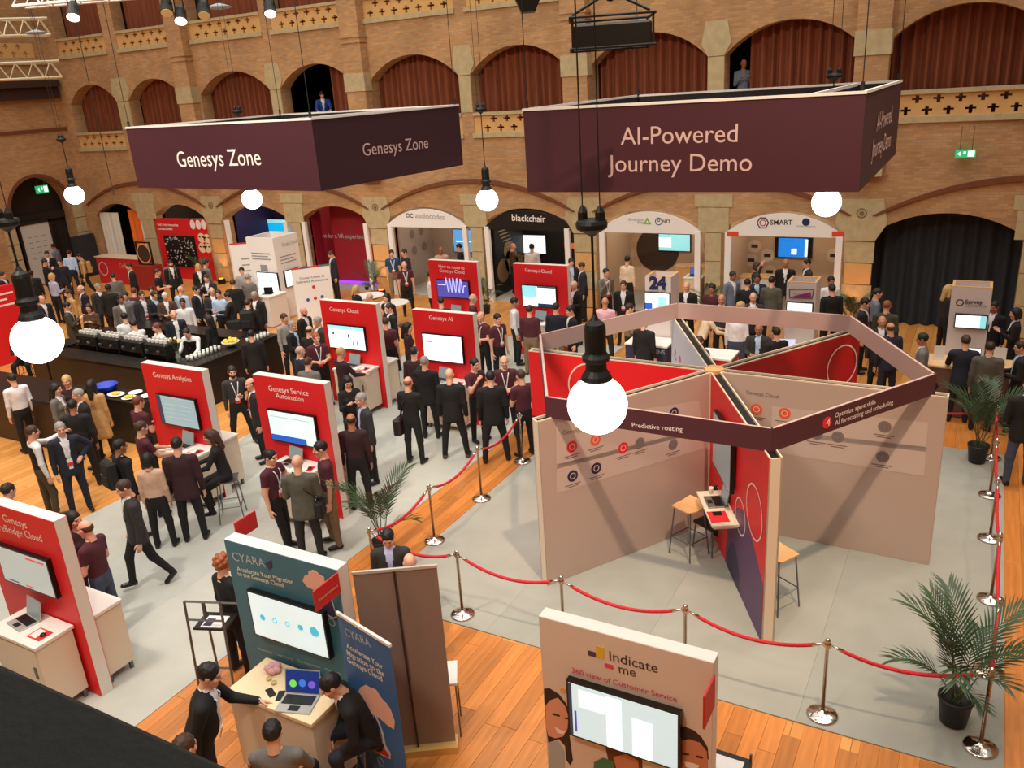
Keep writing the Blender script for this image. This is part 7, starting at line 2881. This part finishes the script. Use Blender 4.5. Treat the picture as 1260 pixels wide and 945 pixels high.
# --- near red booths
person((10, 450), 'man in a white shirt and black trousers at the left edge', G2, **WS, face=340, near=True, legs='ease')
person((38, 524), 'man in a black waistcoat pointing across with his arm', G2, top='white', vest='black', jacket='no', pants='olive', face=80, arms=('down', 'point'), near=True, hairc='brown', legs='ease')
person((72.4, 520), 'man in a navy blazer over a patterned white shirt', G2, top='navy', jacket='open', pants='navy', face=175, arms=('down', 'hip'), near=True, hairc='grey', lanyard='white')
person((67, 472), 'dark-haired woman in a grey jacket at the near bar block', G2, top='grey', female=1, hair='long', hairc='black', face=120)
person((80, 462), 'fair-haired woman in maroon beside the grey jacket', G2, top='dmaroon', jacket='no', female=1, hair='tail', hairc='blond', face=200)
person((94, 479), 'grey-haired man in a black coat talking at the bar', G2, face=260, hairc='grey')
person((87.6, 492), 'man in a black suit seen from behind left of the buffet', G2, face=20, hairc='black', skin='tan', near=True)
person((112, 470), 'dark-haired woman in a long tan coat', G2, top='tan', jacket='no', dress=True, female=1, hair='long', hairc='black', face=30)
person((146, 541.6), 'man in a black jacket with a backpack facing right', G4, face=70, hair='short', hairc='black', skin='tan', near=True)
person((169, 488), 'man in a maroon polo at the buffet', G4, **POLO, face=60, hairc='red', near=True, arms='front')
person((172.7, 519), 'man in a maroon polo leaning at the first booth counter', G4, **POLO, face=75, hairc='brown', near=True, arms='desk')
person((180, 558), 'dark-haired woman in a beige jacket seen from behind', G4, top='beige', jacket='no', female=1, hair='bob', hairc='black', face=20, near=True, height=1.66)
person((216, 539), 'man in a dark maroon jacket seen from behind at the first booth', G4, top='dmaroon', jacket='v', face=15, hairc='black', near=True, height=1.82)
person((256.5, 529), 'fair-haired woman in black sitting on a stool', G4, jacket='no', female=1, hair='long', hairc='brown', face=280, seat=.76, legs='stool', arms='desk', lean=.15, near=True)
person((150, 592), 'man in a dark suit striding across the carpet', G4, top='charcoal', face=262, legs='walk', near=True, hairc='brown', hp=.25)
person((8, 595), 'man in blue at the lower left behind the red booth', G4, top='navy', jacket='no', face=60, near=True, seat=.6, legs='sit')
person((88, 630), 'dark-haired woman behind the lower left red booth', G4, top='dmaroon', jacket='no', female=1, hair='bob', hairc='black', face=140, near=True)
person((101.6, 638), 'balding man in a maroon shirt and jeans behind the lower left booth', G4, top='maroon', sleeve='short', jacket='no', pants='denim', face=310, hair='fringe', hairc='brown', near=True, arms=('front', 'front'))
person((284.5, 451), 'man in a grey shirt with a white lanyard standing with legs apart', G4, top='charcoal', jacket='no', face=175, legs='wide', lanyard='white', near=True, beard=True, arms=('down', 'pocket'))
person((307, 466), 'man with a scarf half behind the booth near the left palm', G4, top='dark', face=260, lanyard='red', hair='fringe', near=True, arms=('chin', 'down'))
person((331.6, 554), 'man in a maroon polo with hand on hip by the booth near the left palm', G4, **POLO, face=130, arms=('down', 'hip'), legs='cross', lanyard='white', near=True, hairc='black')
person((364.6, 560.6), 'bald man in a grey-green suit seen from behind', G4, top='greygreen', jacket='v', pants='dark', face=15, hair='bald', near=True, arms='front', height=1.78)
person((392.5, 544), 'man in a maroon polo and brown trousers facing left', G4, **{**POLO, 'pants': 'khaki'}, face=265, arms=('hip', 'down'), legs='ease', near=True, hairc='black', height=1.8)
person((430.6, 507), 'balding man in a maroon jacket seen from behind the booth edge', G4, top='dmaroon', jacket='no', face=10, hair='fringe', near=True, hairc='dbrown', skin='tan')
person((443, 484.5), 'grey-haired man with glasses in a dark suit and pale shirt', G4, top='charcoal', jacket='open', shirt='lilac', face=250, hairc='grey', near=True, arms=('down', 'down'))
person((427, 463), 'dark-haired woman in black looking at her phone', G4, jacket='no', female=1, hair='long', hairc='black', face=170, arms='phone', hp=.5, near=True)
person((419, 428), 'fair-haired man in a dark maroon jacket at the second-row laptop', G4, top='dmaroon', jacket='no', face=60, hairc='blond', arms='desk')
person((509, 429), 'dark-haired man in maroon seen from behind in the crowd', G4, top='dmaroon', jacket='no', face=20, hairc='black')
person((522, 439), 'grey-haired man in a black suit pointing at the white screen', G4, face=20, hairc='grey', arms=('down', 'point'), near=True)
person((501.7, 464), 'balding man in black with a shoulder bag', G4, jacket='no', face=30, hair='fringe', hairc='ginger', near=True, arms=('front', 'front'))
person((552.5, 454), 'bald man in a black suit with brown shoes seen from behind', G4, face=15, hair='bald', shoe='brown', legs='wide', near=True, height=1.82)
person((583.5, 441.5), 'man in maroon listening in front of the crowd booth edge', G4, **POLO, face=140, hairc='black', arms=('chin', 'crossed'))
person((603, 456.5), 'man in a black suit seen from behind before the rope', G4, face=0, hairc='black', legs='wide', near=True, height=1.82)
person((620, 438), 'smiling bald man in a maroon polo facing the viewer', G4, **POLO, face=180, hair='bald', lanyard='white', arms='front')
person((640, 455), 'brown-haired man in maroon next to the booth ring', G4, **POLO, face=330, hairc='brown', arms=('down', 'front'))
# --- front booths
person((273, 683), 'curly-haired woman in a black blazer beside the teal booth', G7, female=1, jacket='open', shirt='cream', hair='curly', hairc='ginger', face=60, near=True, height=1.68)
person((255, 818), 'man in a black suit with a badge leaning on the demo table', G7, face=110, lean=.3, arms=('down', 'desk'), lanyard='white', near=True, hairc='black', jacket='v', shirt='white', legs='ease', fat=1.18, height=1.8)
person((224, 906), 'brown-haired person just showing above the dark coping', G7, top='grey', jacket='no', face=60, near=True, hairc='brown')
person((333, 888), 'dark-haired man in a grey shirt sitting with his back to the viewer', G7, top='grey', jacket='no', face=20, seat=.62, legs='sit', arms='knee', near=True, hairc='black')
person((405, 832), 'man in a black suit sitting bent forward at the demo table', G7, face=262, seat=.66, legs='sit', lean=.5, arms='knee', near=True, hairc='black', pants='navy', hp=.25, fat=1.15, height=1.8)
person((476, 652), 'dark-haired man in a grey suit sitting behind the grey banner', G7, top='charcoal', shirt='lilac', jacket='v', face=190, near=True, hairc='black', seat=.46, legs='sit', hp=.5)
person((503, 682), 'bald man sitting behind the grey banner', G7, top='pink', jacket='no', face=350, near=True, hair='bald', seat=.46, legs='sit', lean=.15)
person((0, 738), 'person in black at the laptop cut by the left edge', G7, face=40, near=True, arms='desk', pos=(-10.0, 3.75), hairc='black')
# --- gallery
person(None, 'man in a blue suit leaning on the gallery balustrade', 'people on the gallery', top='royal', jacket='v', face=180, lean=.3, arms='desk', pos=(-20.7, 23.98), zbase=5.16, hairc='black', hp=.5)
person(None, 'grey-dressed man reading his phone on the gallery', 'people on the gallery', top='steel', jacket='no', face=170, arms='phone', pos=(-6.0, 23.8), zbase=5.16, hair='fringe', hairc='grey', hp=.4, skin='tan')


# stools for those who sit, bags that are carried
def under(label, name, ps):
    return [o for o in bpy.data.objects if o.get('label') == ps][0]


for lab, ps, h_ in (('chrome stool under the woman in black', 'fair-haired woman in black sitting on a stool', .74), ('stool under the man in the grey shirt', 'dark-haired man in a grey shirt sitting with his back to the viewer', .6),
                    ('stool under the bent black-suited man', 'man in a black suit sitting bent forward at the demo table', .64), ('low stool under the grey-suited man behind the banner', 'dark-haired man in a grey suit sitting behind the grey banner', .44),
                    ('low stool under the bald man behind the banner', 'bald man sitting behind the grey banner', .44), ('low stool under the fair-haired woman at the round table', 'fair-haired woman in black at the round white table', .44),
                    ('low stool under the bald man at the round table', 'bald man at the round white table', .44), ('stool under the seated man behind the left globe', 'man in a navy jacket seated behind the big left globe', .6),
                    ('stool under the man in blue at the lower left', 'man in blue at the lower left behind the red booth', .58), ('stool under the beige-jacketed bald man', 'bald man in a beige jacket behind the stand counter', .58)):
    o = under(lab, 'bar_stool', ps)
    stool(lab, (o.location.x, o.location.y, .007), o.rotation_euler.z, STEEL if 'chrome' in lab else BLACK, h_, 'seats in use')


def bag(label, ps, dx, dy, z, sx, sy, sz, m, cat='bag', strap=True):
    """bag hanging at a person's side or back (dx to their left/right, dy ahead)"""
    o = [q for q in bpy.data.objects if q.get('label') == ps][0]
    t = thing('backpack' if cat == 'backpack' else 'shoulder_bag', label, cat, (o.location.x, o.location.y, z), o.rotation_euler.z, 'carried bags')
    mb = MB(place((dx, dy, 0)))
    mb.bevbox(-sx, sx, -sy, sy, 0, sz, min(sx, sy) * .45)
    b = part('bag_body', mb, m, t)
    mb = MB(place((dx, dy, 0)))
    mb.bevbox(-sx * .7, sx * .7, -sy - .03 if dy < 0 else -sy * .5, -sy + .005 if dy < 0 else sy * .5, sz * .1, sz * .5, .01)
    part('pocket', mb, m, t)
    if strap:
        mb = MB()
        if cat == 'backpack':
            for s in (-1, 1):
                mb.tube([(s * .1, -.13, sz), (s * .11, -.02, 1.52 - z), (s * .1, .11, 1.38 - z), (s * .13, .06, 1.05 - z), (s * .12, -.12, .05)], .014, 5)
        else:
            mb.tube([(dx, dy, sz), (dx * .5, .13, (1.3 - z)), (-dx * .45, .02, 1.5 - z), (dx * .4, -.13, 1.25 - z), (dx, dy, sz)], .011, 5)
        part('strap', mb, m, t)
    return t


LEA = mat('bag_leather', (34, 26, 24), .5)
NYL = mat('bag_nylon', (26, 27, 29), .8)
bag('dark brown shoulder bag at the hip of the balding man in black', 'balding man in black with a shoulder bag', -.24, .0, .62, .08, .2, .32, LEA)
bag('black backpack on the man facing the first booth', 'man in a black jacket with a backpack facing right', 0, -.22, 1.0, .16, .08, .45, NYL, 'backpack')
bag('black backpack above tan trousers', 'person with a black backpack and tan trousers', 0, -.23, .98, .17, .09, .48, NYL, 'backpack')
bag('olive backpack on the bearded man by the quiz stand', 'bearded man in a black suit by the red quiz stand', .05, -.22, 1.0, .16, .08, .45, mat('bag_olive', (120, 118, 92), .8), 'backpack')
bag('black shoulder bag on the grey-green suited man', 'bald man in a grey-green suit seen from behind', .22, .05, .75, .06, .15, .25, NYL)
bag('black bag on the handshaking man at the bar', 'man in a black suit shaking hands right of the old bald man', -.22, -.05, .7, .09, .2, .28, NYL)
bag('tan backpack on the walking person near the doorway', 'walking person in a tan jacket with dark trousers', 0, -.2, 1.0, .15, .08, .42, mat('bag_tan', (176, 140, 84), .8), 'backpack')
